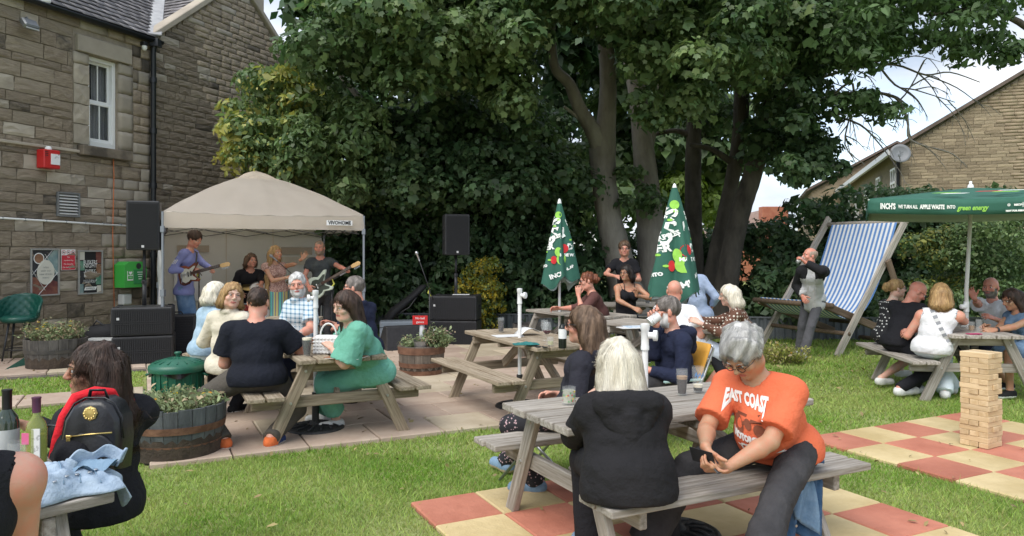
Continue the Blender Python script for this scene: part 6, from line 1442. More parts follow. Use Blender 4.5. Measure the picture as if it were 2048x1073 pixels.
    for key, sgn, tgt, kn in (('R', 1, rf, rkn), ('L', -1, lf, lkn)):
        h0 = pv+rb_*sgn*.09*s*gg**.5; t_ = W(tgt)
        if t_ is None: t_ = h0-up*(th+shn)*.99+fb*.02
        pole = np.asarray(kn, float) if kn is not None else (fb*1.+up*.5+rb_*sgn*.12)
        k_, a_ = ik(h0, t_, th, shn, pole); legs[key] = (h0, k_, a_)
        fdz = nrm(fb+rb_*sgn*.25) if kn is None else nrm(np.array([pole[0], pole[1], 0])+1e-6)
        feet[key] = (a_, fdz)
    thp = {k: [C_(h0, k_, .080*s*gg**.9, .054*s*gg**.5, .03)] for k, (h0, k_, a_) in legs.items()}
    shp = {k: [C_(k_, a_*.35+k_*.65, .050*s*gg**.5, .052*s*gg**.5, .02), C_(a_*.35+k_*.65, a_, .052*s*gg**.5, .034*s, .02)] for k, (h0, k_, a_) in legs.items()}
    ftp = {k: [C_(a_-up*.045*s-fd*.03, a_-up*.055*s+fd*.14*s, .036*s, .030*s, .03), C_(a_, a_-up*.04, .036*s, .036*s, .03)] for k, (a_, fd) in feet.items()}
    base_z = 0.
    t = thing('person', label, 'person', (pv[0], pv[1], max(0, min(pv[2]-.5, 0)) if False else 0.0), group=group); wl_ = WL[t.name]
    skm = SK[sk]
    # ---- head ----
    hd_p = [E_(H(0, -.012, .035), HA, (.076*hs, .094*hs, .086*hs), .02), E_(H(0, .028, -.045), HA, (.056*hs, .058*hs, .062*hs), .03), E_(H(0, .062, -.088), HA, (.026*hs, .022*hs, .018*hs), .02), C_(H(-.035, -.01, -.06), H(.035, -.01, -.06), .040*hs, None, .03)]
    for q in (-1, 1): hd_p += [E_(H(q*.040, .055, -.022), HA, (.026*hs, .026*hs, .024*hs), .02), E_(H(q*.079, -.012, -.004), HA, (.009*hs, .019*hs, .031*hs), .006), C_(H(q*.012, .082, .028), H(q*.045, .072, .026), .011*hs, .009*hs, .012)]
    hd_p += [C_(H(0, .082, .022), H(0, .104, -.018), .0085*hs, .012*hs, .010), E_(H(0, .094, -.024), HA, (.017*hs, .013*hs, .010*hs), .006)]
    lips = [C_(H(-.020, .078+.002*smile, -.053+.003*smile), H(.020, .078, -.053+.003*smile), .0065*hs, None, .004), C_(H(-.016, .078, -.062), H(.016, .078, -.062), .0072*hs, None, .005), C_(H(0, .085, -.055), H(0, .084, -.061), .0055*hs, None, .006)]
    hd_p += lips
    if g > 1.12: hd_p.append(E_(H(0, .03, -.09), HA, (.06*hs, .05*hs, .035*hs), .03))
    hfz = mk_field(hd_p+[C_(nb+spn*.0, H(0, -.02, -.05), .056*s*(.6+.4*gg), .051*hs*(.7+.3*gg), .03)], hvox); hfz.sub([E_(H(q*.031, .092, .008), HA, (.015*hs, .013*hs, .009*hs)) for q in (-1, 1)])
    hfz.add([C_(H(q*.016, .0830, .0190), H(q*.046, .0755, .0175), .0058*hs, None, .003) for q in (-1, 1)]+[C_(H(q*.017, .0825, -.0025), H(q*.045, .0755, -.001), .0050*hs, None, .003) for q in (-1, 1)])
    hfz.plane(nb+spn*.012, -spn)
    pl = [hfz.mesh()]
    body = pelp+torp+neck
    for k in 'RL': body += armp[k]+farm[k]
    if not skip_legs:
        for k in 'RL': body += thp[k]+shp[k]+(ftp[k])
    bf = mk_field(body, vox); bf.plane(H(0, -.02, -.055)+0*up, nrm(H(0, -.02, -.05)-nb)); pl.insert(0, bf.mesh())
    for k in 'RL':
        if not hands or (hands is not True and k not in hands): continue
        w_, hd, pn, side, cu, fd = HN[k]; hp_ = hand(w_+fd*.008, hd, pn, side, s**.7*(1 if g < 1.15 else 1.06), cu); hp_.append(C_(w_-fd*.05, w_+fd*.01, .027*s, .024*s, .012)); hf_ = mk_field(hp_, hvh); pl.append(hf_.mesh())
    lipc = np.array([H(0, .082, -.057)]); 
    bm_l = [skm, lipm]; beardm = None
    if beard: beardm = HM[beard]; bm_l.append(beardm)
    def mf(c):
        q = (c-hc)@HA.T/hs; mi = np.zeros(len(c), int)
        if beard:
            bz = (q[:, 2] < -.040-.25*np.maximum(0, .05-np.abs(q[:, 0]))*0) & (q[:, 1] > -.01) & (q[:, 2] > -.125) & (np.abs(q[:, 0]) < .07) & (np.abs(q[:, 1]) < .12); bz |= (np.abs(q[:, 0]) > .058) & (q[:, 2] < -.01) & (q[:, 2] > -.1) & (q[:, 1] > .0) & (q[:, 1] < .06) & (np.abs(q[:, 0]) < .08); mi[bz] = 2
        m = (np.abs(q[:, 0]) < .024) & (q[:, 1] > .070) & (np.abs(q[:, 2]+.057) < .0095-.15*np.abs(q[:, 0])) & (q[:, 1] < .12); mi[m] = 1; return mi
    me = fmesh('body', pl, bm_l, mf); body_o = link('body', me, None, t, world=True)
    # eyes, brows
    for q in (-1, 1):
        m = MB(); c = H(q*.031, .0740, .008); m.lathe([(0, -.011*hs)]+[(.011*hs*math.sin(a), -.011*hs*math.cos(a)) for a in (.5, 1., 1.5, 2., 2.4)]+[(.0062*hs, .0108*hs)], 12, c, axis=hf2); m.lathe([(.0064*hs, .0110*hs), (0, .0116*hs)], 12, c, axis=hf2, mi=1); m.build('eye', [eyew, iris], t, world=True, smooth=True)
        m = MB(); m.tube([H(q*.013, .092, .026), H(q*.030, .092, .032), H(q*.049, .080, .027)], [.0024, .0030, .0014], 6, flat=.7); m.build('eyebrow', HM[brow] if brow else browm, t, world=True, smooth=True)
    if beard == 'x': pass
    if glasses or shades:
        m = MB()
        for q in (-1, 1):
            ring = [H(q*.032+.023*math.cos(a), .102-.006*abs(math.cos(a)), .005+.017*math.sin(a)) for a in [k*math.pi/7 for k in range(15)]]
            m.tube(ring, .0022, 5, caps=False); m.tube([H(q*.055, .098, .010), H(q*.078, .06, .012), H(q*.083, -.01, .008)], .0020, 5)
            if shades: m.add(ring[:14], [tuple(range(14))])
        m.tube([H(-.01, .104, .008), H(0, .107, .010), H(.01, .104, .008)], .002, 5); o = m.build('glasses', lens_m, t, world=True, smooth=True)
    # ---- clothing ----
    seed = abs(hash(label)) % 1000 if False else sum(map(ord, label)) % 997
    def garment(name, prims, m, infl, fold=.006, freq=16, subs=None, subinf=0, planes=None, h=None, kmul=1., mf2=None):
        fz = mk_field(prims, h or vox, infl, kmul=kmul)
        fold *= .62
        if fold: F0 = fz.F.copy(); fz.ridge(fold, freq*1.5, seed+len(name)); fz.noise(fold*.6, freq, seed); fz.F = np.minimum(fz.F, F0+max(infl-.004, .002))
        for c, n_ in (planes or []): fz.plane(c, n_)
        if subs: fz.sub(subs, subinf)
        v = fz.mesh()
        if len(v[0]) == 0: return None
        me = fmesh(name, [v], m if isinstance(m, (list, tuple)) else [m], mf2); o = link(name, me, None, t, world=True); return o
    out = {'torp': torp, 'pelp': pelp, 's': s, 'g': gg, 'fb': fb, 'rb': rb_, 't': t, 'H': H, 'hc': hc, 'HA': HA, 'pv': pv, 'chest': chest, 'waist': waist, 'f': f, 'r': r, 'cf': cf, 'spn': spn, 'arms': arms, 'legs': legs, 'HN': HN, 'nb': nb, 'hs': hs, 'garment': garment, 'body': body_o, 'feet': feet, 'sh0': sh0, 'SR': SR}
    if bottom:
        b = bottom; kd = b.get('kind', 'trousers'); inf = b.get('inf', .008); pr = list(pelp)+[C_(pv, waist*.45+pv*.55, .105*s*gg, None, .03)]
        for k in 'RL':
            h0, k_, a_ = legs[k]
            if kd in ('trousers', 'wide'):
                end = a_+nrm(a_-k_)*.02; r1 = b.get('cuff', .055)*s; pr += [C_(h0, k_, .084*s*gg**.9, .062*s*gg**.6, .03), C_(k_, end, .060*s*gg**.5, r1, .02, True)]
            elif kd == 'shorts': pr += [C_(h0, k_*.85+h0*.15, .088*s*gg**.9, .078*s*gg**.7, .03, True)]
            elif kd == 'skirt': pr += [C_(h0, k_, .088*s*gg**.9, .072*s*gg**.6, .06), C_(k_, k_*.25+a_*.75+fb*0, .072*s, .09*s, .07, True)]
            elif kd == 'shortskirt': pr += [C_(h0, k_*.8+h0*.2, .09*s*gg**.9, .088*s*gg**.7, .06, True)]
        if kd == 'skirt': kk = (legs['R'][1]+legs['L'][1])/2; aa = (legs['R'][2]+legs['L'][2])/2; pr += [C_(pv, kk, .10*s, .09*s, .06), C_(kk, kk*.25+aa*.75, .09*s, .11*s, .06, True)]
        out['bottom'] = garment({'trousers': 'trousers', 'wide': 'trousers', 'shorts': 'shorts', 'skirt': 'skirt', 'shortskirt': 'skirt'}[kd], pr, b['m'], inf, b.get('fold', .006), b.get('freq', 14), h=vox*1.3, planes=[(pv+up*.075, up)])
    if top:
        b = top; inf = b.get('inf', .012); sl = b.get('sleeve', .55); hem = b.get('hem', .0); pr = list(torp)+list(pelp)+[C_(pv+up*hem-rb_*.06*gg, pv+up*hem+rb_*.06*gg, .113*s*gg**.75, None, .03), E_(pv-fb*.025*gg+up*(hem), np.array([rb_, fb, up]), (.160*s*gg, .130*s*gg, .12*s), .03), C_(pv+up*hem, waist, .110*s*gg, .104*s*gg, .03)]; planes_ = [(pv+up*(hem-.055)-fb*.0, nrm(-up*1.0-spn*.4))]
        for k in 'RL':
            S0, e, w_ = arms[k]; A_s = b.get('slr', .055)*s*gA
            if sl <= 0: continue
            pr += [E_(S0, np.eye(3), (.053*s*gA,)*3, .03)]
            if sl <= 1: pr.append(C_(S0, S0+(e-S0)*sl, .051*s*gA, A_s, .02, True))
            else: pr += [C_(S0, e, .051*s*gA, .044*s*gA, .02), C_(e, e+(w_-e)*(sl-1), .045*s*gA, b.get('cuff', .032)*s*gA, .015, True)]
        if b.get('hood'):
            hb_ = b['hood']; bk = nb-f*(.085+.03*hb_)*gg**.5+up*.0; out['hoodp'] = [C_(bk-r*.085*hb_, bk+r*.085*hb_, .044*hb_, None, .010), C_(bk-r*.09*hb_, bk-f*.035-up*.15*hb_, .036*hb_, .036*hb_, .010), C_(bk+r*.09*hb_, bk-f*.035-up*.15*hb_, .036*hb_, .036*hb_, .010), C_(bk-f*.02-up*.05, bk-f*.04-up*.13*hb_, .048*hb_, .042*hb_, .012)]+[C_(nb+r*q*.088*hb_-f*.05, nb+r*q*.075+f*.055-up*.02, .034*hb_**.5, .026, .02) for q in (-1, 1)]
        if b.get('collar'):
            for k in range(8):
                a = k*math.pi/4; a2 = a+math.pi/4; q = lambda x: nb+up*.012+(r*math.cos(x)+f*math.sin(x))*.066*s; pr.append(C_(q(a), q(a2), .013, None, .01))
        nd = b.get('neck', .012); subs = [C_(nb-spn*.0+up*.0, nb+up*.25+f*.0, (.062+nd*.6)*s, .10, .01)] if not b.get('hood') and not b.get('collar') else None
        if b.get('vneck'): subs = (subs or [])+[C_(nb+f*.05, chest+f*(.16+.03*gg)+spn*b['vneck'], .05, .02, .01)]
        if b.get('strap'): subs = [C_(nb, nb+up*.3, .13*s, .13, .01), E_(Rs, np.eye(3), (.075,)*3), E_(Ls, np.eye(3), (.075,)*3), C_(nb+f*.07, nb+f*.11-up*.04, .10, .085, .01), C_(nb-f*.08, nb-f*.1-up*.02, .09, .07, .01)]
        if b.get('tank'): subs = [C_(nb, nb+up*.3, .085*s, .12, .01), E_(Rs+up*.0, np.eye(3), (.068,)*3), E_(Ls, np.eye(3), (.068,)*3), C_(nb+f*.07, nb+f*.1-up*.04, .06, .05, .01)]
        out['top'] = garment(b.get('name', 'shirt'), pr, b['m'], inf, b.get('fold', .0065), b.get('freq', 15), subs=subs, planes=planes_)
        if b.get('hood'): garment('hood', out['hoodp'], b['m'], .008, .008, 20)
        if b.get('strap'):
            for q in (-1, 1):
                m = MB(); x = r*q*.085; pts = [chest+x+cf*.125*g+spn*.04, sh0+x*.95+f*.075+up*.045, sh0+x*.9+up*.075, sh0+x*.95-f*.075+up*.035, chest+x-cf*.125*g+spn*.03]; m.tube([Vector(p) for p in pts], .006, 6); m.build('strap', b['m'], t, world=True, smooth=True)
    if shoe and not skip_legs:
        sm = shoe if isinstance(shoe, (list, tuple)) else [shoe, white]
        for k in 'RL':
            a_, fd = feet[k]; z0 = a_[2]-.085*s; fz = mk_field([C_(a_-up*.04*s-fd*.035, a_-up*.05*s+fd*.145*s, .040*s, .036*s, .03), C_(a_-up*.012, a_-up*.05, .042*s, .042*s, .03)], max(.009, vox*.75), .008)
            fz.plane(a_-up*.086*s, -up); fz.plane(a_+up*.005, up); v = fz.mesh(); me = fmesh('shoe', [v], sm, lambda c: np.where(c[:, 2] < z0+.026, 1, np.where(((c-a_)@fd < .01) & (len(sm) > 2), 2, 0))); link('shoe', me, None, t, world=True)
    # ---- hair ----
    if hair and hk != 'none':
        hm = HM[hair]; cap = [E_(H(0, -.016, .040), HA, (.083*hs, .100*hs, .092*hs), .03)]
        if hk == 'vol': cap = [E_(H(0, -.018, .050), HA, (.094*hs, .110*hs, .098*hs), .03)]
        if hk == 'buzz': cap = [E_(H(0, -.014, .037), HA, (.0785*hs, .0965*hs, .0885*hs), .03)]
        pr = list(cap); subs = [E_(H(0, .100, -.03), HA, (.072*hs, .075*hs, .098*hs))]
        if hk in ('short', 'vol', 'buzz'): subs += [E_(H(q*.085, .055, -.05), HA, (.05*hs, .06*hs, .075*hs)) for q in (-1, 1)]+[E_(H(q*.085, -.008, -.03), HA, (.022*hs, .026*hs, .045*hs)) for q in (-1, 1)]
        planes = [(H(0, 0, -.055), -hu)]
        if hk == 'fringe': subs += [E_(H(0, .02, .11), HA, (.078*hs, .12*hs, .075*hs)), E_(H(0, .09, .03), HA, (.09*hs, .075*hs, .1*hs))]+[E_(H(q*.085, -.008, -.03), HA, (.022*hs, .026*hs, .04*hs)) for q in (-1, 1)]; pr = [E_(H(0, -.016, .036), HA, (.080*hs, .098*hs, .088*hs), .03)]
        if hk in ('long', 'bob'):
            L = hlen; planes = None; dn = -up; bk = -hf; wd = .03
            off = H(0, -.05, .0)
            for q, rr_, bb in ((-1, .034, -.02), (1, .034, -.02), (-.75, .04, -.07), (.75, .04, -.07), (0, .05, -.085), (-.35, .05, -.085), (.35, .05, -.085)):
                a0 = H(q*.068, bb, .02); a1 = H(q*.078, bb-.005, -.06); e = a1+dn*max(L-.06, 0)+bk*.035*min(1, L*3)+hrr*q*.02*L*5; pr += [C_(a0, a1, rr_*hs, rr_*hs*.95, .03), C_(a1, (a1+e)/2+bk*.02, rr_*hs*.95, rr_*.9, .03), C_((a1+e)/2+bk*.02, e, rr_*.9, rr_*.55, .03)]
            subs = [E_(H(0, .120, -.045), HA, (.10*hs, .096*hs, .118*hs)), C_(H(0, .09, -.1), H(0, .12, -.25), .062, .07, .01)]
        if hk == 'bun': pr += [E_(H(0, -.125, .015), HA, (.055, .05, .055), .03), E_(H(.03, -.13, .05), HA, (.035, .035, .035), .03)]; subs += [E_(H(q*.085, .0, -.04), HA, (.03*hs, .05*hs, .045*hs)) for q in (-1, 1)]
        hz_ = mk_field(pr, hvox if hk not in ('long',) else max(hvox, .007), 0); hz_.noise(hairn, 60, seed+3, (1, 1, .45)); hz_.sub(subs)
        for c, n_ in (planes or []): hz_.plane(c, n_)
        v = hz_.mesh(); parts = [v]
        if strands and len(v[0]):
            n = strands; ix = rng.integers(0, len(v[0]), n); p = v[0][ix].copy(); gr = hz_.grad(p)
            q0 = (p-hc)@HA.T; 
            if hk in ('long', 'bob'): keep = np.ones(n, bool)
            else: keep = q0[:, 2] > -.055
            p = p[keep]; n = len(p); nst = 5 if hk in ('long', 'bob', 'vol') else 3; step = {'long': .044, 'bob': .034, 'vol': .015}.get(hk, .013); path = [p]
            fieldd = -up*1.0 if hk in ('long', 'bob') else None
            wob = rng.normal(0, .35, (n, 3))
            for i in range(nst):
                gr = hz_.grad(p); rel_ = p-H(0, -.06, .11)
                dr = (-up*1.0+nrm_rows(rel_*np.array([1, 1, 0]))*.7) if hk in ('long', 'bob') else (nrm_rows(rel_)+hf*(.35 if hk in ('short', 'vol') else 0)-up*.4)
                dr = dr+wob*(.25 if hk in ('long', 'bob') else .8); dr = nrm_rows(dr-gr*(dr*gr).sum(1, keepdims=True)); p = p+dr*step; dd = hz_.sample(p); lift = .002+(.010 if hk == 'vol' else .003)*(i/nst); p = p-gr*(np.clip(dd, -.02, .02)-lift)[:, None]; path.append(p)
            A = np.stack(path, 1); G0 = nrm_rows(hz_.grad(A.reshape(-1, 3))).reshape(A.shape); D_ = np.gradient(A, axis=1); sd = np.cross(D_, G0); sd /= np.maximum(np.linalg.norm(sd, axis=2, keepdims=True), 1e-9)
            wv = stw*(1-np.linspace(0, .85, nst+1))[None, :, None]*rng.uniform(.5, 1.4, (n, 1, 1)); Lf = A-sd*wv; Rt = A+sd*wv; VV = np.stack([Lf, Rt], 2).reshape(-1, 3); b = (np.arange(n)*(nst+1)*2)[:, None]+2*np.arange(nst)[None, :]; QQ = np.stack([b, b+1, b+3, b+2], 2).reshape(-1, 4); parts.append((VV, QQ))
        if len(v[0]):
            me = fmesh('hair', parts, [hm]); link('hair', me, None, t, world=True)
    PEOPLE[label] = out; return out
# ---------- the people in the garden ----------
def GZ(px, d, z): return ((px-1024)/F*d, d, z)
def pol(name, base_, dot, scale, th, rnd_=.25):
    def fn(n, L, v):
        vo = n('ShaderNodeTexVoronoi'); vo.inputs['Scale'].default_value = scale; vo.inputs['Randomness'].default_value = rnd_; L(v, vo.inputs['Vector']); g_ = n('ShaderNodeMath', operation='LESS_THAN'); g_.inputs[1].default_value = th; L(vo.outputs['Distance'], g_.inputs[0]); return mixc(n, L, g_.outputs[0], base_, dot)
    return pattern(name, fn)
def plaid(n, L, v):
    a = mixc(n, L, stripes(n, L, v, (1, .3, 0), 22, .34), (.55, .62, .66), (.08, .22, .32)); b = mixc(n, L, stripes(n, L, v, (0, 0, 1), 22, .34), (.55, .62, .66), (.06, .15, .25)); return mixc(n, L, None, a, b)
def skirt_pat(n, L, v):
    a = mixc(n, L, stripes(n, L, v, (1, .2, 0), 7, .5), (.42, .36, .14), (.10, .36, .32)); return mixc(n, L, stripes(n, L, v, (1, .2, 0), 21, .25), a, (.12, .10, .18))
def hoodie_pat(n, L, v):
    return mixc(n, L, stripes(n, L, v, (0, 0, 1), 1/1.0, .5), (.24, .26, .48), (.24, .26, .48))
blk = cloth('black', (.012, .012, .015)); navy = cloth('navy', (.014, .018, .04)); navy2 = cloth('navy_tee', (.008, .0095, .016)); wt_ = cloth('white', (.70, .70, .72), (.76, .76, .77)); cream = cloth('cream', (.62, .56, .45), (.68, .62, .50)); denim = cloth('denim', (.10, .17, .27), (.17, .26, .38), scale=12); ldenim = cloth('light_denim', (.27, .39, .50), (.38, .50, .60), scale=10); jeans = cloth('jeans', (.10, .18, .30), (.16, .25, .38), scale=8); green_d = cloth('green_dress', (.12, .34, .245), (.16, .41, .31), scale=5); orange = cloth('orange_tee', (.66, .135, .06), (.72, .165, .075)); char = cloth('charcoal', (.035, .034, .036), (.055, .053, .056), scale=8); grey_t = cloth('grey_trouser', (.09, .09, .10)); brown_t = cloth('brown_trouser', (.075, .066, .055)); maroon = cloth('maroon', (.10, .045, .04)); sky_s = cloth('sky_shirt', (.34, .42, .58), (.42, .50, .66)); darkgrey = cloth('dark_grey_tee', (.045, .05, .055), (.08, .09, .09), scale=9); purple = cloth('purple_hoodie', (.20, .22, .46), (.26, .29, .55)); crochet = cloth('crochet', (.27, .15, .12), (.50, .33, .28), scale=50, lo=.45, hi=.55); paled = cloth('pale_denim', (.55, .63, .66), (.62, .70, .73)); scarlet = cloth('scarlet', (.62, .02, .03)); shortm = cloth('pale_shorts', (.42, .46, .52)); lgrey = cloth('light_grey', (.46, .46, .46), (.54, .54, .54)); chk_w = cloth('white_check', (.55, .55, .57), (.66, .66, .68), scale=30)
poly_b = pol('cloth_dotted_black', (.012, .012, .014), (.6, .6, .58), 26, .28); poly_br = pol('cloth_dotted_brown', (.11, .045, .025), (.62, .57, .48), 26, .30, .15); flor = pol('cloth_flower', (.012, .012, .016), (.45, .3, .32), 45, .3, 1.)
plm = pattern('cloth_plaid', plaid); skm_ = pattern('cloth_stripe_skirt', skirt_pat)
sneak_w = cloth('sneaker_white', (.6, .6, .58)); sneak_b = cloth('sneaker_blue', (.03, .045, .12)); sneak_o = cloth('sneaker_orange', (.55, .13, .04)); shoe_b = cloth('shoe_black', (.015, .015, .016)); trn = cloth('trainer', (.16, .24, .33)); tanm = mat('tan_rubber', (.5, .38, .26)); gumsole = mat('sole', (.65, .64, .6))
# stage
Pg = person('young guitarist in a lilac-blue hoodie and jeans playing under the canopy', (389, 480, 12.0), GZ(369, 12.05, 1.03), yaw=62, hyaw=58, hp=22, s=1.09, g=.92, rh=(381, 541, 11.85), lh=(424, 540, 11.8), lf=GZ(386, 11.9, .12), rf=GZ(362, 12.1, .12), hair='dark', hk='vol', strands=500, sk='pink', top=dict(m=purple, sleeve=1.97, hem=-.02, name='hoodie'), bottom=dict(m=jeans, cuff=.07), shoe=[sneak_b, gumsole], rel=(-.7, -.2, -.8), group='band members', lcurl=.9, rcurl=.7)
person('seated drummer in black with curly brown hair at the back of the stage', (503, 522, 13.35), GZ(500, 13.5, .78), yaw=12, hyaw=25, s=1.04, g=1.1, rh=(478, 588, 13.1), lh=(523, 570, 13.0), lf=GZ(520, 12.9, .1), rf=GZ(480, 12.9, .1), hair='brown', hk='bob', hlen=.10, hairn=.014, strands=700, sk='pink', top=dict(m=blk, sleeve=1.5), bottom=dict(m=blk), shoe=shoe_b, group='band members')
person('long-haired blonde singer in a crochet top and striped skirt, one arm stretched out', (552, 507, 12.4), GZ(557, 12.45, .97), yaw=25, hyaw=42, hp=-4, s=.98, g=.95, bust=.6, lh=(620, 512, 12.1), lel=(.3, 0, -1), rh=(572, 556, 12.2), lf=GZ(566, 12.4, .12), rf=GZ(548, 12.4, .12), hair='gingerb', hk='long', hlen=.72, hairn=.014, strands=1500, sk='tan', top=dict(m=crochet, sleeve=.2, hem=.06), bottom=dict(m=skm_, kind='skirt'), shoe=shoe_b, group='band members', lhd=(.5, -.1, .6), lcurl=.2)
person('shaven-headed bass player in a dark grey T-shirt at the right of the stage', (639, 497, 12.7), GZ(645, 12.75, .99), yaw=-5, hyaw=-12, s=1.03, g=1.05, rh=(617, 572, 12.4), lh=(694, 540, 12.35), rel=(-1, .2, -.6), lel=(.8, .1, -.9), lf=GZ(655, 12.7, .12), rf=GZ(632, 12.7, .12), hair='fuzz', hk='buzz', sk='red', beard='fuzz', top=dict(m=darkgrey, sleeve=.55, hem=-.03), bottom=dict(m=char), shoe=shoe_b, group='band members', lcurl=.9, rcurl=.8)
# stage-side table
person('broad man in a black T-shirt seen from behind at the stage-side table', (517, 605, 6.42), GZ(515, 6.32, .60), yaw=176, hyaw=160, s=1.04, g=1.36, belly=.4, lh=GZ(466, 6.62, .68), rh=GZ(600, 6.75, .86), lel=(-.25, .1, -1), lf=GZ(446, 6.12, .11), rf=GZ(543, 6.18, .11), lkn=(-1.2, .5, .45), rkn=(.2, 1, .5), hair='dark', hk='buzz', strands=1200, sk='pink', top=dict(m=navy2, sleeve=.68, hem=-.02, slr=.074, fold=.005, inf=.016), bottom=dict(m=brown_t, cuff=.06), shoe=[sneak_b, gumsole, sneak_o], vox=.011, hvox=.006, group='people around the stage-side table')
person('blonde woman in a cream blazer looking back over her shoulder', (464, 592, 7.0), GZ(452, 7.15, .58), yaw=138, hyaw=14, hr=-8, s=.97, g=1.12, lh=GZ(440, 7.4, .75), rh=GZ(520, 7.3, .86), lf=GZ(420, 7.2, .1), rf=GZ(470, 7.5, .1), lkn=(-.3, 1, .5), hair='gingerb', hk='bob', hlen=.09, strands=1800, sk='pale', brow='brown', smile=1, top=dict(m=cream, sleeve=1.97, hem=-.03, collar=1, fold=.008, name='blazer'), bottom=dict(m=blk), shoe=shoe_b, vox=.012, hvox=.006, group='people around the stage-side table')
person('short-haired pale blonde woman in a light denim jacket left of the cream blazer', (434, 588, 7.9), GZ(410, 7.9, .60), yaw=115, hyaw=95, s=.97, g=1.08, lh=GZ(440, 7.8, .85), rh=GZ(480, 8.1, .86), lf=GZ(412, 7.7, .1), rf=GZ(430, 8.2, .1), hair='pale', hk='bob', hlen=.07, strands=1200, sk='pale', top=dict(m=ldenim, sleeve=1.95, hem=.02, collar=1, name='denim_jacket'), bottom=dict(m=paled), shoe=sneak_w, group='people around the stage-side table')
person('grey-bearded man in a blue checked shirt smiling towards the camera', (595, 571, 7.8), GZ(612, 7.9, .60), yaw=-55, hyaw=-6, hr=6, s=1.03, g=1.12, rh=GZ(556, 7.6, .86), lh=GZ(590, 7.3, .82), lf=GZ(590, 7.6, .1), rf=GZ(570, 7.9, .1), hair='white', hk='short', strands=900, sk='pink', beard='white', brow='grey', smile=1, top=dict(m=plm, sleeve=.75, slr=.07, collar=1), bottom=dict(m=navy), shoe=shoe_b, hvox=.006, group='people around the stage-side table')
person('dark-haired woman in a mint green dress leaning on the table beside the handbag', (690, 612, 6.35), GZ(742, 6.75, .58), yaw=-80, hyaw=-52, hp=14, hr=-6, s=1.0, g=1.42, bust=.8, lh=GZ(664, 6.4, .82), rh=GZ(650, 6.75, .82), lel=(.2, -.6, -.9), lf=GZ(672, 6.85, .10), rf=GZ(650, 7.1, .10), hair='dark', hk='long', hlen=.26, strands=2600, sk='pale', shoe=sneak_w, top=dict(m=green_d, sleeve=.95, slr=.095, hem=-.03, fold=.012, name='dress_top'), bottom=dict(m=green_d, kind='skirt', fold=.012, freq=14), vox=.011, hvox=.0055, group='people around the stage-side table')
person('balding man in a navy jacket turned away towards the stage', (708, 577, 8.1), GZ(732, 8.15, .60), yaw=-125, hyaw=-105, s=1.02, g=1.15, rh=GZ(670, 8.3, .84), lh=GZ(680, 7.9, .84), lf=GZ(700, 7.9, .1), rf=GZ(700, 8.4, .1), hair='salt', hk='short', strands=900, sk='pink', glasses=1, top=dict(m=navy, sleeve=1.95, collar=1, fold=.010, name='jacket'), bottom=dict(m=char), shoe=shoe_b, group='people around the stage-side table')
# middle distance
person('auburn-haired woman in a maroon top resting her chin on her hand', (1174, 563, 10.5), GZ(1206, 10.6, .60), yaw=-85, hyaw=-80, hp=5, s=.98, g=1.2, lh=(1157, 592, 10.35), lhd=(0, .1, 1), rh=GZ(1120, 10.7, .84), lf=GZ(1160, 10.5, .1), rf=GZ(1150, 10.8, .1), hair='auburn', hk='bun', strands=900, hairn=.012, sk='pink', shades=1, top=dict(m=maroon, sleeve=1.4, slr=.07), bottom=dict(m=blk), shoe=shoe_b)
person('teenager with glasses in a black T-shirt standing before the tree trunk', (1249, 499, 12.2), GZ(1252, 12.3, .93), yaw=-8, hyaw=2, s=1.0, g=.92, rh=(1231, 553, 11.95), rel=(-1, .2, -.5), lh=(1262, 560, 12.0), lf=GZ(1262, 12.3, .09), rf=GZ(1242, 12.3, .09), hair='brown', hk='vol', strands=500, sk='pink', glasses=1, smile=1, top=dict(m=blk, sleeve=.6, slr=.07), bottom=dict(m=blk), shoe=shoe_b)
person('dark-haired woman in a black camisole and glasses seated sideways', (1252, 547, 11.4), GZ(1252, 11.5, .64), yaw=18, hyaw=-30, s=1.0, g=1.0, bust=.7, lh=(1274, 592, 11.2), lel=(1, -.2, -.5), lhd=(-.1, -.3, 1), rh=(1266, 616, 11.1), rel=(-.8, -.5, -.3), lf=GZ(1285, 11.0, .1), rf=GZ(1262, 10.9, .1), hair='black', hk='long', hlen=.10, strands=800, sk='tan', glasses=1, top=dict(m=blk, sleeve=0, strap=1, hem=-.01), bottom=dict(m=blk, kind='wide', cuff=.09), shoe=shoe_b)
person('bald man in a white T-shirt seen from behind', (1349, 583, 8.8), GZ(1368, 8.65, .60), yaw=172, hyaw=176, s=1.04, g=1.15, lh=GZ(1330, 9.2, .84), rh=GZ(1400, 8.75, .84), rel=(.45, -.3, -1), rf=GZ(1412, 8.55, .1), rkn=(1, -.35, .25), lf=GZ(1330, 9.1, .1), sk='pink', hair='fuzz', hk='none', top=dict(m=wt_, sleeve=.7, slr=.075), bottom=dict(m=shortm, kind='shorts'), shoe=sneak_w)
person('man in a pale blue shirt half hidden behind the larger closed parasol', (1376, 527, 10.3), GZ(1397, 10.3, .78), yaw=-150, hyaw=-160, s=1.04, g=1.12, lh=GZ(1376, 10.3, .75), rh=GZ(1420, 10.4, .84), lf=GZ(1376, 10.6, .1), rf=GZ(1396, 10.7, .1), sk='pink', hair='dark', hk='short', strands=400, top=dict(m=sky_s, sleeve=1.6, collar=1, fold=.009), bottom=dict(m=char), shoe=shoe_b)
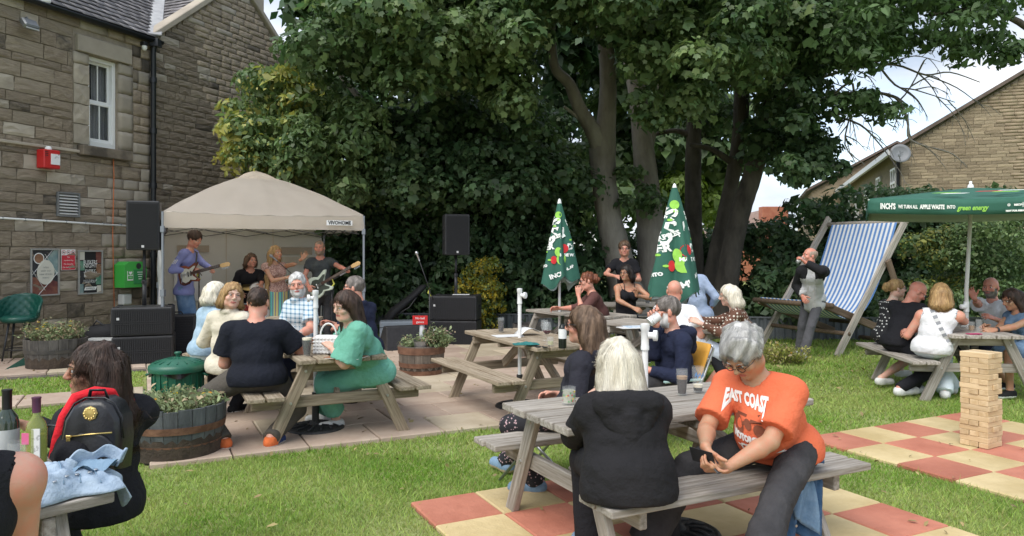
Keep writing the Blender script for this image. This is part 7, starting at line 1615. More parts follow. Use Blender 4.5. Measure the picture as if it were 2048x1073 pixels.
person('blonde woman in a brown blouse with white dots reaching over the table', (1457, 592, 8.6), GZ(1497, 8.6, .60), yaw=-95, hyaw=-92, hp=10, s=.97, g=1.1, bust=.4, lh=GZ(1402, 8.4, .84), rh=GZ(1395, 8.65, .86), lel=(.2, -.5, -1), lf=GZ(1460, 8.4, .1), rf=GZ(1450, 8.8, .1), hair='pale', hk='long', hlen=.14, strands=1400, sk='pale', top=dict(m=poly_br, sleeve=1.9, slr=.07, fold=.009, name='blouse'), bottom=dict(m=blk), shoe=shoe_b)
Pm = person('bearded man in a navy hoodie drinking from a white mug', (1333, 624, 6.35), GZ(1352, 6.45, .56), yaw=-68, hyaw=-80, s=1.05, g=1.15, belly=.2, rh=(1312, 652, 6.22), rel=(-.6, -.7, -.9), lh=GZ(1300, 6.2, .66), lf=GZ(1290, 6.1, .1), rf=GZ(1270, 6.5, .1), hair='salt', hk='short', strands=1300, sk='pink', beard='grey', glasses=1, top=dict(m=navy, sleeve=1.97, hood=1., fold=.009, name='hoodie'), bottom=dict(m=char), shoe=shoe_b, rhd=(-.3, 0, 1), rcurl=.8, hvox=.006, vox=.011)
# nearest table
person('brown-haired woman in a dark hoodie and sunglasses seated astride the far bench', (1166, 652, 4.85), GZ(1152, 4.95, .60), yaw=-112, hyaw=-98, s=1.0, g=1.12, lh=(1132, 800, 4.85), lel=(-.1, -.6, -1), rh=(1120, 790, 5.1), lf=GZ(1070, 5.02, .10), rf=GZ(1010, 5.5, .1), lkn=(-.75, .1, .45), rkn=(-.6, .8, .4), hair='brown', hk='long', hlen=.24, strands=4200, stw=.0018, sk='pink', shades=1, top=dict(m=cloth('dark_navy', (.022, .022, .03)), sleeve=1.97, hood=.9, fold=.009, name='hoodie'), bottom=dict(m=flor, cuff=.06), shoe=[trn, tanm], vox=.010, hvox=.005, group='people at the nearest table')
Pw = person('white-haired woman in a black hooded top with her back to the camera', (1233, 728, 3.78), (.565, 3.60, .60), yaw=192, hyaw=205, hp=6, s=1.02, g=1.30, shr=.135, belly=.1, lh=(1178, 806, 4.12), lel=(-.55, -.5, -.9), rh=GZ(1262, 4.05, .84), rel=(.35, -.3, -1), lf=(.42, 4.0, .1), rf=(.83, 3.98, .1), hair='pale', hk='long', hlen=.20, strands=6500, stw=.0013, hairn=.005, sk='pale', top=dict(m=cloth('hooded_black', (.012, .0115, .013), (.018, .017, .019)), sleeve=1.99, slr=.07, hood=1.3, hem=-.09, fold=.0045, freq=11, inf=.020, name='hooded_top'), bottom=dict(m=blk, cuff=.07), shoe=[trn, gumsole], vox=.009, hvox=.005, group='people at the nearest table')
Po = person('grey-haired man in an orange T-shirt looking down at the phone in his hands', (1488, 708, 3.86), (1.47, 4.02, .61), yaw=-22, hyaw=-34, hp=44, s=1.07, g=1.08, shr=.16, belly=1.0, rh=(1411, 893, 3.62), lh=(1456, 935, 3.60), rel=(-.5, .3, -1), lel=(1, -.2, -.7), rhd=(.25, -.35, -.85), lhd=(-.9, -.2, .05), lf=(.98, 3.18, .11), rf=(.72, 3.95, .11), lkn=(-.6, -.8, .75), rkn=(-1, -.1, .5), hair='grey', hk='vol', strands=5200, stw=.0016, hairn=.014, sk='tan', glasses=1, brow='grey', lcurl=.75, rcurl=.6, lpn=(.1, .5, .85), rpn=(.85, .1, .1), top=dict(m=orange, sleeve=.80, slr=.068, hem=-.02, fold=.004, freq=11, inf=.015), bottom=dict(m=char, cuff=.09, fold=.009), shoe=shoe_b, vox=.009, hvox=.0045, group='people at the nearest table')
# right
pat_j = cloth('jacket_black', (.015, .015, .017))
Pj = person('bald old man in a grey and black jacket drinking from a glass against the deckchair', (1619, 513, 11.2), GZ(1627, 11.45, .92), yaw=-18, hyaw=-62, hp=-6, s=1.0, g=.98, lh=(1611, 526, 10.95), lel=(1, -.2, -.55), lhd=(-.6, 0, .6), rh=GZ(1605, 11.3, .98), lf=GZ(1607, 11.35, .09), rf=GZ(1600, 11.7, .09), hair='fuzz', hk='fringe', sk='red', top=dict(m=chk_w, sleeve=0, collar=1, hem=.03), bottom=dict(m=grey_t, cuff=.075), shoe=[lgrey, gumsole], lcurl=.8)
person('blonde woman in a white-dotted black dress at the far end of the lawn table', (1794, 578, 9.6), GZ(1772, 9.5, .58), yaw=120, hyaw=110, s=.96, g=1.05, lh=GZ(1830, 9.7, .84), rh=GZ(1830, 9.4, .84), rf=GZ(1762, 9.0, .12), rkn=(.9, .2, .4), lf=GZ(1800, 9.6, .12), hair='gingerb', hk='bun', strands=800, sk='pale', glasses=1, top=dict(m=poly_b, sleeve=.6, slr=.075, name='dress_top'), bottom=dict(m=poly_b, kind='shortskirt', fold=.01), shoe=sneak_w, group='people around the lawn table')
person('bald man with glasses in a black T-shirt bowing his head at the lawn table', (1834, 585, 8.95), GZ(1797, 8.85, .58), yaw=140, hyaw=112, hp=38, s=1.03, g=1.15, lh=GZ(1860, 9.1, .84), rh=GZ(1830, 8.6, .74), rel=(-.2, -.7, -.8), rf=GZ(1800, 8.35, .12), rkn=(.8, .3, .45), lf=GZ(1828, 8.45, .12), lkn=(.9, .5, .4), hair='fuzz', hk='none', sk='red', glasses=1, top=dict(m=blk, sleeve=.75, slr=.078), bottom=dict(m=blk), shoe=[sneak_w, gumsole], group='people around the lawn table')
Pt = person('blonde woman in a white sleeveless top with a check bag strap across her back', (1882, 590, 8.3), GZ(1863, 8.25, .60), yaw=178, hyaw=180, s=1.0, g=1.15, lh=GZ(1835, 8.55, .84), rh=GZ(1915, 8.6, .86), rel=(.9, -.3, -.5), rf=GZ(1890, 8.3, .1), lf=GZ(1905, 8.6, .1), rkn=(.6, .9, .5), hair='gingerb', hk='long', hlen=.15, strands=1900, sk='pink', top=dict(m=wt_, sleeve=0, tank=1, hem=-.02, fold=.008), bottom=dict(m=paled, cuff=.08), shoe=sneak_w, vox=.012, hvox=.0065, group='people around the lawn table')
person('smiling bald man in a white T-shirt gesturing with a raised hand', (1981, 576, 9.4), GZ(2003, 9.35, .60), yaw=-40, hyaw=-20, s=1.05, g=1.12, rh=(1944, 592, 9.0), rel=(.1, -.2, -1), rhd=(-.4, 0, .8), rcurl=.35, lh=GZ(1990, 9.0, .84), lf=GZ(1960, 9.0, .1), rf=GZ(1950, 9.4, .1), hair='fuzz', hk='none', beard='salt', smile=1, sk='red', top=dict(m=wt_, sleeve=.75, slr=.078), bottom=dict(m=navy), shoe=shoe_b, group='people around the lawn table')
Pd = person('long dark-haired woman in a denim dress with a black watch at the right edge', (2024, 600, 8.6), GZ(2063, 8.5, .60), yaw=-50, hyaw=-55, hp=18, s=.98, g=1.0, bust=.4, lh=(1985, 662, 8.3), rh=(1972, 655, 8.55), lel=(.4, -.5, -1), lf=GZ(2020, 8.3, .1), rf=GZ(2015, 8.8, .1), hair='dark', hk='long', hlen=.36, strands=1900, sk='tan', top=dict(m=denim, sleeve=.15, name='dress_top'), bottom=dict(m=denim, kind='shortskirt'), shoe=shoe_b, group='people around the lawn table')
# left foreground
Pb = person('long dark-haired woman in black with a red scarf and a backpack, in profile', (186, 742, 3.52), GZ(200, 3.50, .50), yaw=-150, hyaw=-86, s=1.03, g=.93, lh=GZ(120, 3.35, .72), rh=GZ(60, 3.6, .80), lf=GZ(120, 3.5, .1), rf=GZ(100, 3.8, .1), hair='dark', hk='long', hlen=.36, strands=9000, stw=.0012, hairn=.010, sk='brown', brow='black', top=dict(m=blk, sleeve=1.97, slr=.085, hem=-.05, fold=.008, inf=.03, name='cardigan'), bottom=dict(m=blk, kind='skirt', inf=.015), shoe=shoe_b, vox=.009, hvox=.0042, group='people at the cropped front table')
Pa = person('bare-armed woman in a dark top cut off by the left edge of the frame', (-1.60, 2.02, 1.24), (-1.66, 1.92, .50), yaw=-173, hyaw=-180, s=1.02, g=1.5, bust=.5, rh=(-1.62, 2.42, .70), rel=(.2, -.35, -1), lh=(-2.1, 2.2, .80), lf=(-2.0, 2.3, .1), rf=(-1.7, 2.5, .1), hair='salt', hk='long', hlen=.36, strands=1500, sk='pink', top=dict(m=blk, sleeve=0, tank=1, fold=0), bottom=dict(m=blk), shoe=shoe_b, vox=.009, hvox=.007, group='people at the cropped front table')
# ---------- small things ----------
def tz(px, d, z): return Vector(GZ(px, d, z))
liquid_d = mat('cola', (.02, .008, .005), rough=.1); foam = mat('foam', (.75, .68, .52), rough=.8); stout = mat('stout', (.008, .005, .004), rough=.12); wine_r = mat('red_wine', (.10, .005, .015), rough=.1); gclear = mat('thin_glass', (.75, .78, .78), rough=.03, alpha=.08, spec=1.)
def glassware(label, cat_, p, r0, r1, h, fill=None, fh=.6, top_m=None, kind='pint_glass', prof=None, group='drinks on the tables', extra=None):
    t = thing(kind, label, cat_, p, 0, group); prof = prof or [(0, .004), (r0, .004), (r0, 0), (r0+.001, 0), (r0+(r1-r0)*.35, h*.3), (r1, h*.75), (r1*.98, h), (r1*.98-.002, h), (r1-.003, h*.75), (r0+(r1-r0)*.35-.003, h*.3), (r0-.003, .012), (0, .012)]
    m = MB(); m.lathe(prof, 20); m.build('glass', gclear, t, smooth=True, auto=50)
    if fill:
        rr_ = lambda z: r0+(r1-r0)*min(1, z/(h*.75)); m = MB(); m.lathe([(0, .012), (r0-.004, .012), (rr_(h*fh*.5)-.004, h*fh*.5), (rr_(h*fh)-.004, h*fh), (0, h*fh)], 20); m.build('drink', fill, t, smooth=True, auto=50)
        if top_m: m = MB(); m.lathe([(rr_(h*fh)-.004, h*fh), (rr_(h*fh+.018)-.004, h*fh+.018), (0, h*fh+.018)], 20); m.build('head', top_m, t, smooth=True, auto=50)
    return t
def wineglass(label, p, k=1., fill=None, bowl=.04):
    t = thing('wine_glass', label, 'wine glass', p, 0, 'drinks on the tables'); m = MB(); m.lathe([(0, 0), (.034*k, 0), (.034*k, .003), (.006, .008), (.004, .07*k), (.012, .085*k), (bowl*k*.85, .11*k), (bowl*k, .14*k), (bowl*k*.8, .20*k), (bowl*k*.78, .20*k), (bowl*k*.97, .14*k), (.02, .092*k), (0, .09*k)], 20); m.build('glass', gclear, t, smooth=True)
    if fill: m = MB(); m.lathe([(0, .092*k), (.018, .094*k), (bowl*k*.82, .112*k), (bowl*k*.9, .128*k), (0, .128*k)], 18); m.build('wine', fill, t, smooth=True, auto=50)
    return t
TZ = .757
# stage-side table
glassware('full pint of stout with a thin cream head beside the white handbag', 'beer', tz(614, 6.38, TZ), .030, .043, .16, stout, .86, foam)
glassware('short tumbler of dark cola behind the pint of stout', 'cola', tz(597, 6.75, TZ), .032, .036, .10, liquid_d, .7)
wineglass('large balloon glass behind the man in the black T-shirt', tz(592, 6.85, TZ), 1.15, mat('gin', (.5, .52, .5), rough=.05, alpha=.4), .055)
t = thing('handbag', 'white quilted handbag with a curved top handle on the stage-side table', 'handbag', tz(657, 6.52, TZ-.004), R(-8))
wl_m = mat('white_leather', (.72, .71, .70), rough=.35); m = MB(); m.box((0, 0, .085), (.265, .11, .165), taper=.86); bag = m.build('body', wl_m, t, bevel=.018)
m = MB()
for i in range(8):
    for j in range(5):
        x, z = -.112+i*.032, .02+j*.030; c = Vector((x, -.057+.03*z, z+.0)); m.add([c+Vector((-.015, 0, 0)), c+Vector((0, 0, -.014)), c+Vector((.015, 0, 0)), c+Vector((0, 0, .014)), c+Vector((0, -.007, 0))], [(0, 1, 4), (1, 2, 4), (2, 3, 4), (3, 0, 4)])
o = m.build('quilting', wl_m, t); o['kind'] = 'stuff'
m = MB(); m.tube([(.075*math.cos(a), 0, .155+.115*math.sin(a)) for a in [k*math.pi/10 for k in range(11)]], .008, 8); m.build('handle', wl_m, t, smooth=True)
m = MB(); m.box((0, 0, .003), (.31, .21, .004), mi=0); m.box((.012, -.01, .001), (.30, .21, .002), mi=1); t = thing('menu_board', 'brown card menu with white sheets under it on the near end of the stage-side table', 'menu', tz(692, 6.30, TZ), R(-14)); m.build('card', [mat('kraft', (.24, .10, .045), (.29, .13, .06), scale=8, rough=.6), white], t)
m = MB(); m.box((0, 0, .006), (.12, .05, .008)); t2 = thing('spectacles_case', 'small pale folded item lying on the brown menu', 'case', tz(676, 6.5, TZ), R(30)); m.build('case', offwhite, t2, bevel=.003)
# mid patio table
glassware('tall cola glass on the far end of the mid patio table', 'cola', tz(1002, 8.25, TZ), .030, .038, .165, liquid_d, .8)
wineglass('wine glass with a little red wine on the mid patio table', tz(1094, 7.15, TZ), 1.1, wine_r); wineglass('empty wine glass behind the one with red wine', tz(1089, 7.45, TZ), 1.05); glassware('small tumbler with a lemon slice on the mid patio table', 'water', tz(1101, 7.05, TZ), .028, .033, .09, mat('lemonade', (.6, .6, .3), rough=.1, alpha=.5), .5)
t = thing('paper_menu', 'white paper menu curling up at one corner on the mid patio table', 'menu', tz(1015, 7.9, TZ), R(20)); m = MB(); m.box((0, 0, .002), (.30, .21, .003)); m.build('sheet', white, t); m = MB(); m.grid(lambda u, v: Vector((.12+.24*u, -.08+.2*v, .004+.10*math.sin(u*2.6)*(1-.5*u))), 10, 3); m.build('curled_sheet', white, t, smooth=True, solid=.002)
teal = cloth('teal', (.02, .12, .12), (.04, .19, .18), scale=20); m = MB(); m.grid(lambda u, v: Vector(((u-.5)*.24, (v-.5)*.13, .016+.022*abs(math.sin(u*9+v*5))*math.sin(math.pi*u)*math.sin(math.pi*v)+.004*math.sin(v*22))), 26, 16); t = thing('teal_cloth', 'crumpled teal cloth on the mid patio table beside the white pole', 'cloth', tz(1052, 7.05, TZ), R(10)); m.build('cloth', teal, t, smooth=True, solid=.006)
t = thing('sunglasses', 'black sunglasses lying at the near corner of the mid patio table', 'sunglasses', tz(1083, 6.95, TZ), R(-10)); m = MB(); [m.lathe([(0, 0), (.026, 0), (.026, .004), (0, .004)], 14, (x, 0, .002)) for x in (-.032, .032)]; m.tube([(-.06, 0, .008), (-.06, .11, .006)], .003, 5); m.tube([(.06, 0, .008), (.06, .11, .006)], .003, 5); m.tube([(-.02, 0, .01), (.02, 0, .01)], .003, 5); m.build('frame', black, t)
def bottle(label, p, r, h, m_glass, m_top, lab=None, labz=(.3, .6), foil=.25, group='wine bottles', neckr=.36, liq=None):
    t = thing('bottle', label, 'bottle', p, 0, group); m = MB(); m.lathe([(0, .0), (r, 0), (r, h*.58), (r*.85, h*.66), (r*neckr, h*.76), (r*neckr, h*.98), (r*neckr*1.15, h*.985), (r*neckr*1.15, h), (0, h)], 24); m.build('glass', m_glass, t, smooth=True, auto=50)
    m = MB(); m.lathe([(r*neckr+.002, h*(1-foil)), (r*neckr+.0025, h*.98), (r*neckr*1.15+.002, h*.985), (r*neckr*1.15+.002, h+.002), (0, h+.002)], 20); m.build('foil', m_top, t, smooth=True, auto=50)
    if lab: m = MB(); m.lathe([(r+.001, h*labz[0]), (r+.001, h*labz[1])], 24); m.build('label', lab, t, smooth=True)
    if liq: m = MB(); m.lathe([(0, .005), (r-.003, .005), (r-.003, h*.5), (0, h*.5)], 20); m.build('wine', liq, t, smooth=True, auto=50)
    return t
dglass = mat('dark_bottle', (.012, .014, .012), rough=.08); bottle('dark bottle with a white label behind the brown-haired woman', tz(1125, 6.9, TZ), .038, .30, dglass, dglass, white)
# rear tables
glassware('black cup on the rearmost picnic table', 'cup', tz(1295, 12.9, TZ), .04, .045, .11, kind='cup', fill=black, fh=.98)
m = MB(); m.box((0, 0, .003), (.3, .21, .006), mi=0); m.box((.1, .06, .008), (.3, .2, .004), mi=1); t = thing('newspaper', 'pale blue printed papers on the table beside the bearded man', 'papers', tz(1262, 8.75, TZ), R(15)); m.build('sheets', [white, mat('blue_print', (.25, .4, .55), (.7, .72, .74), scale=30)], t)
# nearest table drinks
glassware('half-drunk cola in a tall glass on the nearest table', 'cola', tz(1364, 4.62, TZ), .028, .037, .165, liquid_d, .62, mat('cola_foam', (.35, .22, .12), rough=.8))
g_ = glassware('nearly finished glass of stout with blue lettering on the nearest table', 'beer', tz(1396, 4.72, TZ), .030, .040, .165, stout, .2, foam)
m = MB()
def cyl(q): a = q.x/.0405-R(90); return Vector((.0405*math.cos(a), .0405*math.sin(a), q.z))
for i in range(9): a_ = -.03+i*.0075; m.add([cyl(Vector((a_+u, 0, .10+v+.008*math.sin(i*2.1)))) for u, v in ((0, 0), (.005, .004), (.006, .022), (.001, .026))], [(0, 1, 2, 3)])
o = m.build('printed_mark', mat('logo_blue', (.10, .25, .5)), g_); o['kind'] = 'stuff'
t = glassware('tumbler printed with red and green fruit beside the woman in black', 'tumbler', tz(1138, 4.34, TZ), .040, .041, .105, mat('pale_drink', (.55, .55, .42), rough=.1, alpha=.55), .8)
cmix = [mat('fruit_red', (.5, .03, .02)), mat('fruit_green', (.05, .3, .06)), mat('fruit_yellow', (.7, .55, .05))]
for i in range(36):
    a, z = random.uniform(0, 6.28), random.uniform(.012, .085); r_ = .0365+.005*min(1, z/.08)+.0008; m = MB(); c = Vector((r_*math.cos(a), r_*math.sin(a), z)); m.lathe([(0, .0005), (random.uniform(.003, .007), 0)], 7, c, axis=(math.cos(a), math.sin(a), 0)); m.build('fruit_print', cmix[i % 3], t)
glassware('white cup half hidden behind the black hooded sleeve', 'cup', tz(1313, 4.0, TZ), .035, .04, .09, kind='cup', fill=white, fh=.97)
# mug in hand
def held(name, label, cat_, P_, hand_, off, fn, rz=0):
    w_, hd, pn, side, cu, fd = P_['HN'][hand_]; c = w_+nrm(hd)*.085+nrm(pn)*off; t = thing(name, label, cat_, tuple(c), rz); fn(t); return t
def mugf(t):
    m = MB(); m.lathe([(0, -.05), (.040, -.05), (.042, .05), (.038, .05), (.037, -.04), (0, -.04)], 20, axis=(.8, .15, .6)); m.build('mug', white, t, smooth=True, auto=50)
    m = MB(); m.tube([Vector((-.02, -.04, .03)), Vector((-.03, -.075, .01)), Vector((-.01, -.075, -.03)), Vector((0, -.045, -.03))], .006, 6); m.build('handle', white, t, smooth=True)
held('mug', 'white mug held to the mouth of the bearded man in the navy hoodie', 'mug', Pm, 'R', .03, mugf)
def glf(t):
    m = MB(); m.lathe([(0, -.06), (.028, -.06), (.040, .07), (.038, .07), (.026, -.05), (0, -.05)], 18, axis=(.85, 0, .5)); m.build('glass', gclear, t, smooth=True, auto=50)
    m = MB(); m.lathe([(0, -.05), (.025, -.05), (.032, .0), (0, .0)], 16, axis=(.85, 0, .5)); m.build('drink', mat('water', (.6, .62, .6), rough=.05, alpha=.45), t)
held('pint_glass', 'half-full glass tipped to the old man\'s mouth', 'glass', Pj, 'L', .03, glf)
def phf(t): 
    m = MB(); m.box((0, 0, 0), (.075, .150, .009), Matrix.Rotation(R(35), 3, 'X')); m.build('body', black, t, bevel=.004)
cR, cL = Po['HN']['R'], Po['HN']['L']; ctr = (cR[0]+nrm(cR[1])*.07+cL[0]+nrm(cL[1])*.07)/2
t = thing('phone', 'black phone in a folding case held by the man in the orange T-shirt', 'phone', tuple(ctr+np.array([0, 0, .015])), R(35)); phf(t); m = MB(); m.box((-.04, .03, .02), (.075, .14, .004), Matrix.Rotation(R(70), 3, 'Y')); m.build('cover_flap', black_rough, t)
# shirt lettering by projection on to the cloth
def project_print(P_, txts, mats_, o, u, v, direction, name='chest_print', shapes=None):
    me = P_['top'].data; bv = BVHTree.FromPolygons([x.co[:] for x in me.vertices], [tuple(f.vertices) for f in me.polygons]); m = MB(); dr = Vector(direction).normalized(); o = Vector(o); u = Vector(u).normalized(); v = Vector(v).normalized()
    def pj(q):
        h = bv.ray_cast(q-dr*.30, dr, 1.2); return (h[0]-dr*.006) if h[0] is not None else q
    def dense(pts, mi):
        c = Vector((sum(p[0] for p in pts)/len(pts), sum(p[1] for p in pts)/len(pts))); P3 = [pj(o+u*a+v*b) for a, b in pts]; m.add(P3, [tuple(range(len(P3)))], mi)
    for tx, sz, x, y, mi, w_, rot in txts:
        c, s_ = math.cos(R(rot)), math.sin(R(rot)); put_text(m, tx, sz, o+u*x+v*y, u*c+v*s_, v*c-u*s_, mi, .0035, wmax=w_, fn=pj)
    for pts, mi in (shapes or []): dense(pts, mi)
    return m.build(name, mats_, P_['t'], world=True)
cz = Vector(Po['chest']); cfv = Vector(Po['cf']); uu = -Vector(Po['r']); vv = Vector(Po['spn']); dirn = -cfv
bk_sh = []
def ringsh(cx, cy, r_, mi=1, n=12): cx = cx*.8-.03; bk_sh.append(([(cx+r_*math.cos(k/n*6.283), cy+r_*math.sin(k/n*6.283)) for k in range(n)], mi))
for cx, cy, r_ in ((-.075, -.105, .032), (.075, -.105, .032), (0, -.085, .022)): ringsh(cx, cy, r_)
for pts in ([(-.07, -.10), (.06, -.09), (.05, -.075), (-.06, -.08)], [(-.02, -.075), (.06, -.06), (.055, -.045), (-.01, -.06)], [(.05, -.11), (.03, -.04), (.045, -.035), (.07, -.1)], [(-.10, -.08), (-.04, -.06), (-.03, -.05), (-.10, -.065)]): bk_sh.append((pts, 1))
bk_sh.append(([(.06, -.25), (.13, -.285), (.085, -.262), (.10, -.245)], 0)); bk_sh.append(([(-.12, -.20), (-.09, -.215), (-.105, -.205), (-.095, -.195)], 0))
project_print(Po, [('EAST COAST', .066, -.03, .0, 0, .23, -3), ('MOTORCYCLE', .045, -.03, -.155, 0, .20, -3), ('CLUB', .058, -.04, -.21, 0, .12, -3)], [mat('shirt_print_white', (.75, .73, .70), rough=.9), mat('shirt_print_brown', (.20, .06, .03), rough=.9)], cz+vv*.06, uu, vv, dirn, shapes=bk_sh)
# three sleeve stripes on the guitarist
S0, e_, w_ = [Vector(x) for x in Pg['arms']['R']]; m = MB()
for k in (-1, 0, 1):
    fv = Vector(Pg['f']); rv = Vector(Pg['r']); c = S0.lerp(e_, .35)+rv*.040-fv*(.01-.025*k)+Vector((0, -.035, 0)); m.bar(c, c+(e_-S0).normalized()*.08, .008, .004, up=(0, 1, 0))
o = m.build('sleeve_stripes', white, Pg['t'], world=True); o['kind'] = 'stuff'
# jacket of the old man
def extra_coat(P_, name, msplit, mats_, sleeve=1.95, inf=.026, open_=True, hem=-.07):
    up = np.array([0, 0, 1.]); s, g = P_['s'], P_['g']; pr = list(P_['torp'])+[C_(P_['pv']+up*hem-P_['rb']*.05, P_['pv']+up*hem+P_['rb']*.05, .10*s, None, .03), C_(P_['pv']+up*hem, P_['waist'], .12*s, .11*s, .04)]
    for k in 'RL': S0, e, w_ = P_['arms'][k]; pr += [E_(S0, np.eye(3), (.056*s,)*3, .03), C_(S0, e, .054*s, .046*s, .02), C_(e, e+(w_-e)*(sleeve-1), .046*s, .036*s, .02, True)]
    subs = [C_(P_['nb'], P_['nb']+up*.25, .066, .1, .01)]
    if open_: a = P_['nb']+P_['f']*.10; b = P_['pv']+P_['f']*.17-up*.3; subs += [C_(a, b, .06, .10, .01)]
    return P_['garment'](name, pr, mats_, inf, .008, 15, subs=subs, mf2=msplit)
z_ = Pj['chest'][2]-.03; extra_coat(Pj, 'jacket', lambda c: (c[:, 2] < z_).astype(int)*(np.abs((c-Pj['chest'])@Pj['r']) < .165).astype(int), [pat_j, lgrey])
# bag strap on the woman in white
m = MB(); cs_, rs2, fs2, sp2 = Vector(Pt['chest']), Vector(Pt['r']), Vector(Pt['f']), Vector(Pt['spn']); me = Pt['top'].data; bv = BVHTree.FromPolygons([x.co[:] for x in me.vertices], [tuple(f.vertices) for f in me.polygons]); pts = []
for k in range(15):
    q = cs_-rs2*(.13-.30*k/14)+sp2*(.19-.46*k/14)-fs2*.5; h = bv.ray_cast(q, fs2, 1.0)
    if h[0]: pts.append(h[0]-fs2*.006)
for k in range(len(pts)-1):
    m.bar(pts[k], pts[k+1], .045, .006, up=-fs2, mi=k % 2)
tag(m.build('bag_strap', [mat('strap_grey', (.25, .26, .28)), mat('strap_pale', (.6, .6, .6))]), 'grey and white check bag strap across the back of the woman in white', 'strap')
# lawn table things
glassware('glass jug on the lawn table beside the parasol pole', 'jug', tz(1928, 8.75, TZ), .045, .05, .19, mat('water', (.6, .62, .6), rough=.05, alpha=.45), .5, kind='jug')
glassware('short glass of amber drink on the lawn table', 'glass', tz(1943, 8.35, TZ), .03, .036, .11, mat('amber', (.35, .18, .05), rough=.1, alpha=.6), .6); glassware('tall empty glass at the near end of the lawn table', 'glass', tz(1958, 8.3, TZ), .03, .036, .14)
m = MB(); m.box((0, 0, .005), (.15, .075, .009)); t = thing('phone', 'dark pink phone lying on the lawn table', 'phone', tz(1948, 8.05, TZ), R(10)); m.build('case', mat('pink_case', (.4, .03, .12)), t, bevel=.003)
w_ = Pd['HN']['L']; m = MB(); m.lathe([(.029, -.014), (.029, .014)], 14, Vector(w_[0]-w_[5]*.03), axis=tuple(w_[5])); m.build('watch', black, Pd['t'], world=True)
# guitars
def guitar(label, body_c, nut, sgn, bodycols, pg_c, head_c, L, group='guitars', scale_=1., up_=(0, -1, .15)):
    c = Vector(body_c); n_ = Vector(nut); u = (n_-c).normalized(); f_ = Vector(up_); f_ = (f_-u*f_.dot(u)).normalized(); v = f_.cross(u).normalized()   # v: across
    t = thing('electric_guitar', label, 'guitar', tuple(c), 0, group); k = scale_
    ol = [(-.20, -.05), (-.19, -.12), (-.12, -.165), (-.03, -.15), (.02, -.115), (.08, -.135), (.15, -.150), (.185, -.125), (.14, -.085), (.095, -.045), (.09, .03), (.12, .075), (.17, .12), (.19, .155), (.15, .165), (.07, .135), (.01, .115), (-.05, .15), (-.13, .16), (-.19, .11), (-.205, .03)]
    m = MB(); m.prism([(a*k, b*k) for a, b in ol], c-f_*.022, u, v, .044); m.build('body', bodycols, t, world=True, bevel=.008)
    m = MB(); m.prism([(a*k*.72+.01, b*k*.72-.01) for a, b in ol], c+f_*.0235, u, v, .003); pgd = m.build('pickguard', pg_c, t, world=True)
    m = MB(); m.bar(c+u*.05+f_*.03, n_+f_*.02, .045, .022, up=f_); m.build('neck', mat('rosewood', (.06, .03, .02)), t, world=True)
    m = MB(); Ln = (n_-c).length
    for i in range(1, 14): q = c+u*(.12+(Ln-.12)*i/14)+f_*.032; m.bar(q-v*.022, q+v*.022, .003, .002, up=f_)
    o = m.build('frets', steel, t, world=True); o['kind'] = 'stuff'
    m = MB(); m.prism([(0, -.022), (.05, -.04), (.17, -.045), (.19, -.01), (.16, .025), (.04, .03), (0, .022)], n_+f_*.0, u, v, .016); m.build('headstock', head_c, t, world=True, bevel=.004)
    m = MB(); [m.tube([n_+u*(.04+.025*i)-v*.04, n_+u*(.04+.025*i)-v*.07], .006, 6) for i in range(5)]; o = m.build('tuning_pegs', steel, t, world=True); o['kind'] = 'stuff'
    for i in range(3): m = MB(); q = c+u*(-.05+.05*i)+f_*.03; m.bar(q-v*.04, q+v*.04, .016, .010, up=f_); m.build('pickup', black if i else white, t, world=True)
    m = MB(); q = c-u*.13+f_*.03; m.bar(q-v*.035, q+v*.035, .03, .012, up=f_); m.build('bridge', steel, t, world=True)
    m = MB(); m.tube([c+f_*.03-u*.12-v*.02, c+f_*.035-u*.14-v*.12], .003, 5); m.build('tremolo_arm', steel, t, world=True)
    m = MB(); [m.tube([c+f_*.040-u*.13+v*x, n_+f_*.034+v*x], .0012, 4) for x in (-.015, -.009, -.003, .003, .009, .015)]; o = m.build('strings', steel, t, world=True); o['kind'] = 'stuff'
    return t
sunb = mat('sunburst', (.05, .015, .01), (.28, .07, .03), scale=4, rough=.2); maple_n = mat('maple_neck', (.5, .32, .14), rough=.4); cgd = mat('cream_guard', (.62, .60, .50), rough=.35)
guitar('sunburst electric guitar with a cream pickguard held by the young guitarist', P(379, 549, 11.78), P(441, 532, 11.62), 1, sunb, cgd, maple_n, 1)
guitar('white bass guitar with a long neck held by the bass player', P(641, 570, 12.42), P(703, 534, 12.22), 1, mat('bass_white', (.55, .62, .52), rough=.3), mat('dark_guard', (.05, .06, .05), rough=.3), maple_n, 1, scale_=1.15)
for P_, a, b, nm in ((Pg, 'L', 'R', 's'), (None, 0, 0, 's')):
    if P_ is None: continue
    m = MB(); c0, sh, f_, r_ = Vector(P_['chest']), Vector(P_['sh0']), Vector(P_['f']), Vector(P_['r']); m.tube([P(392, 527, 11.7), sh+f_*.11-r_*.05, sh-r_*.10+Vector((0, 0, .055)), c0-f_*.13], .014, 6, flat=.4); m.build('guitar_strap', black, P_['t'], world=True, smooth=True)
# folding chairs + cardigan
fc = P(1330, 0, 6.42); fchair('orange-backed folding chair under the bearded man in the navy hoodie', fc.x, fc.y, R(112), org).scale = (1, 1, .9)
fc2 = P(1110, 0, 5.38); fchair('metal folding chair behind the brown-haired woman', fc2.x, fc2.y, R(60), wt_, False)
m = MB(); m.grid(lambda u, v: fc2+Vector((-.12+.26*u+.02*math.sin(v*9), -.10+.06*math.sin(u*6), .50+.46*v+.03*math.sin(u*7)))+Vector((0, -.04*math.sin(v*5+u*3), 0)), 22, 16); tag(m.build('white_cardigan', wt_, smooth=True, solid=.05), 'white cardigan bundled over the folding chair behind the brown-haired woman', 'cardigan')
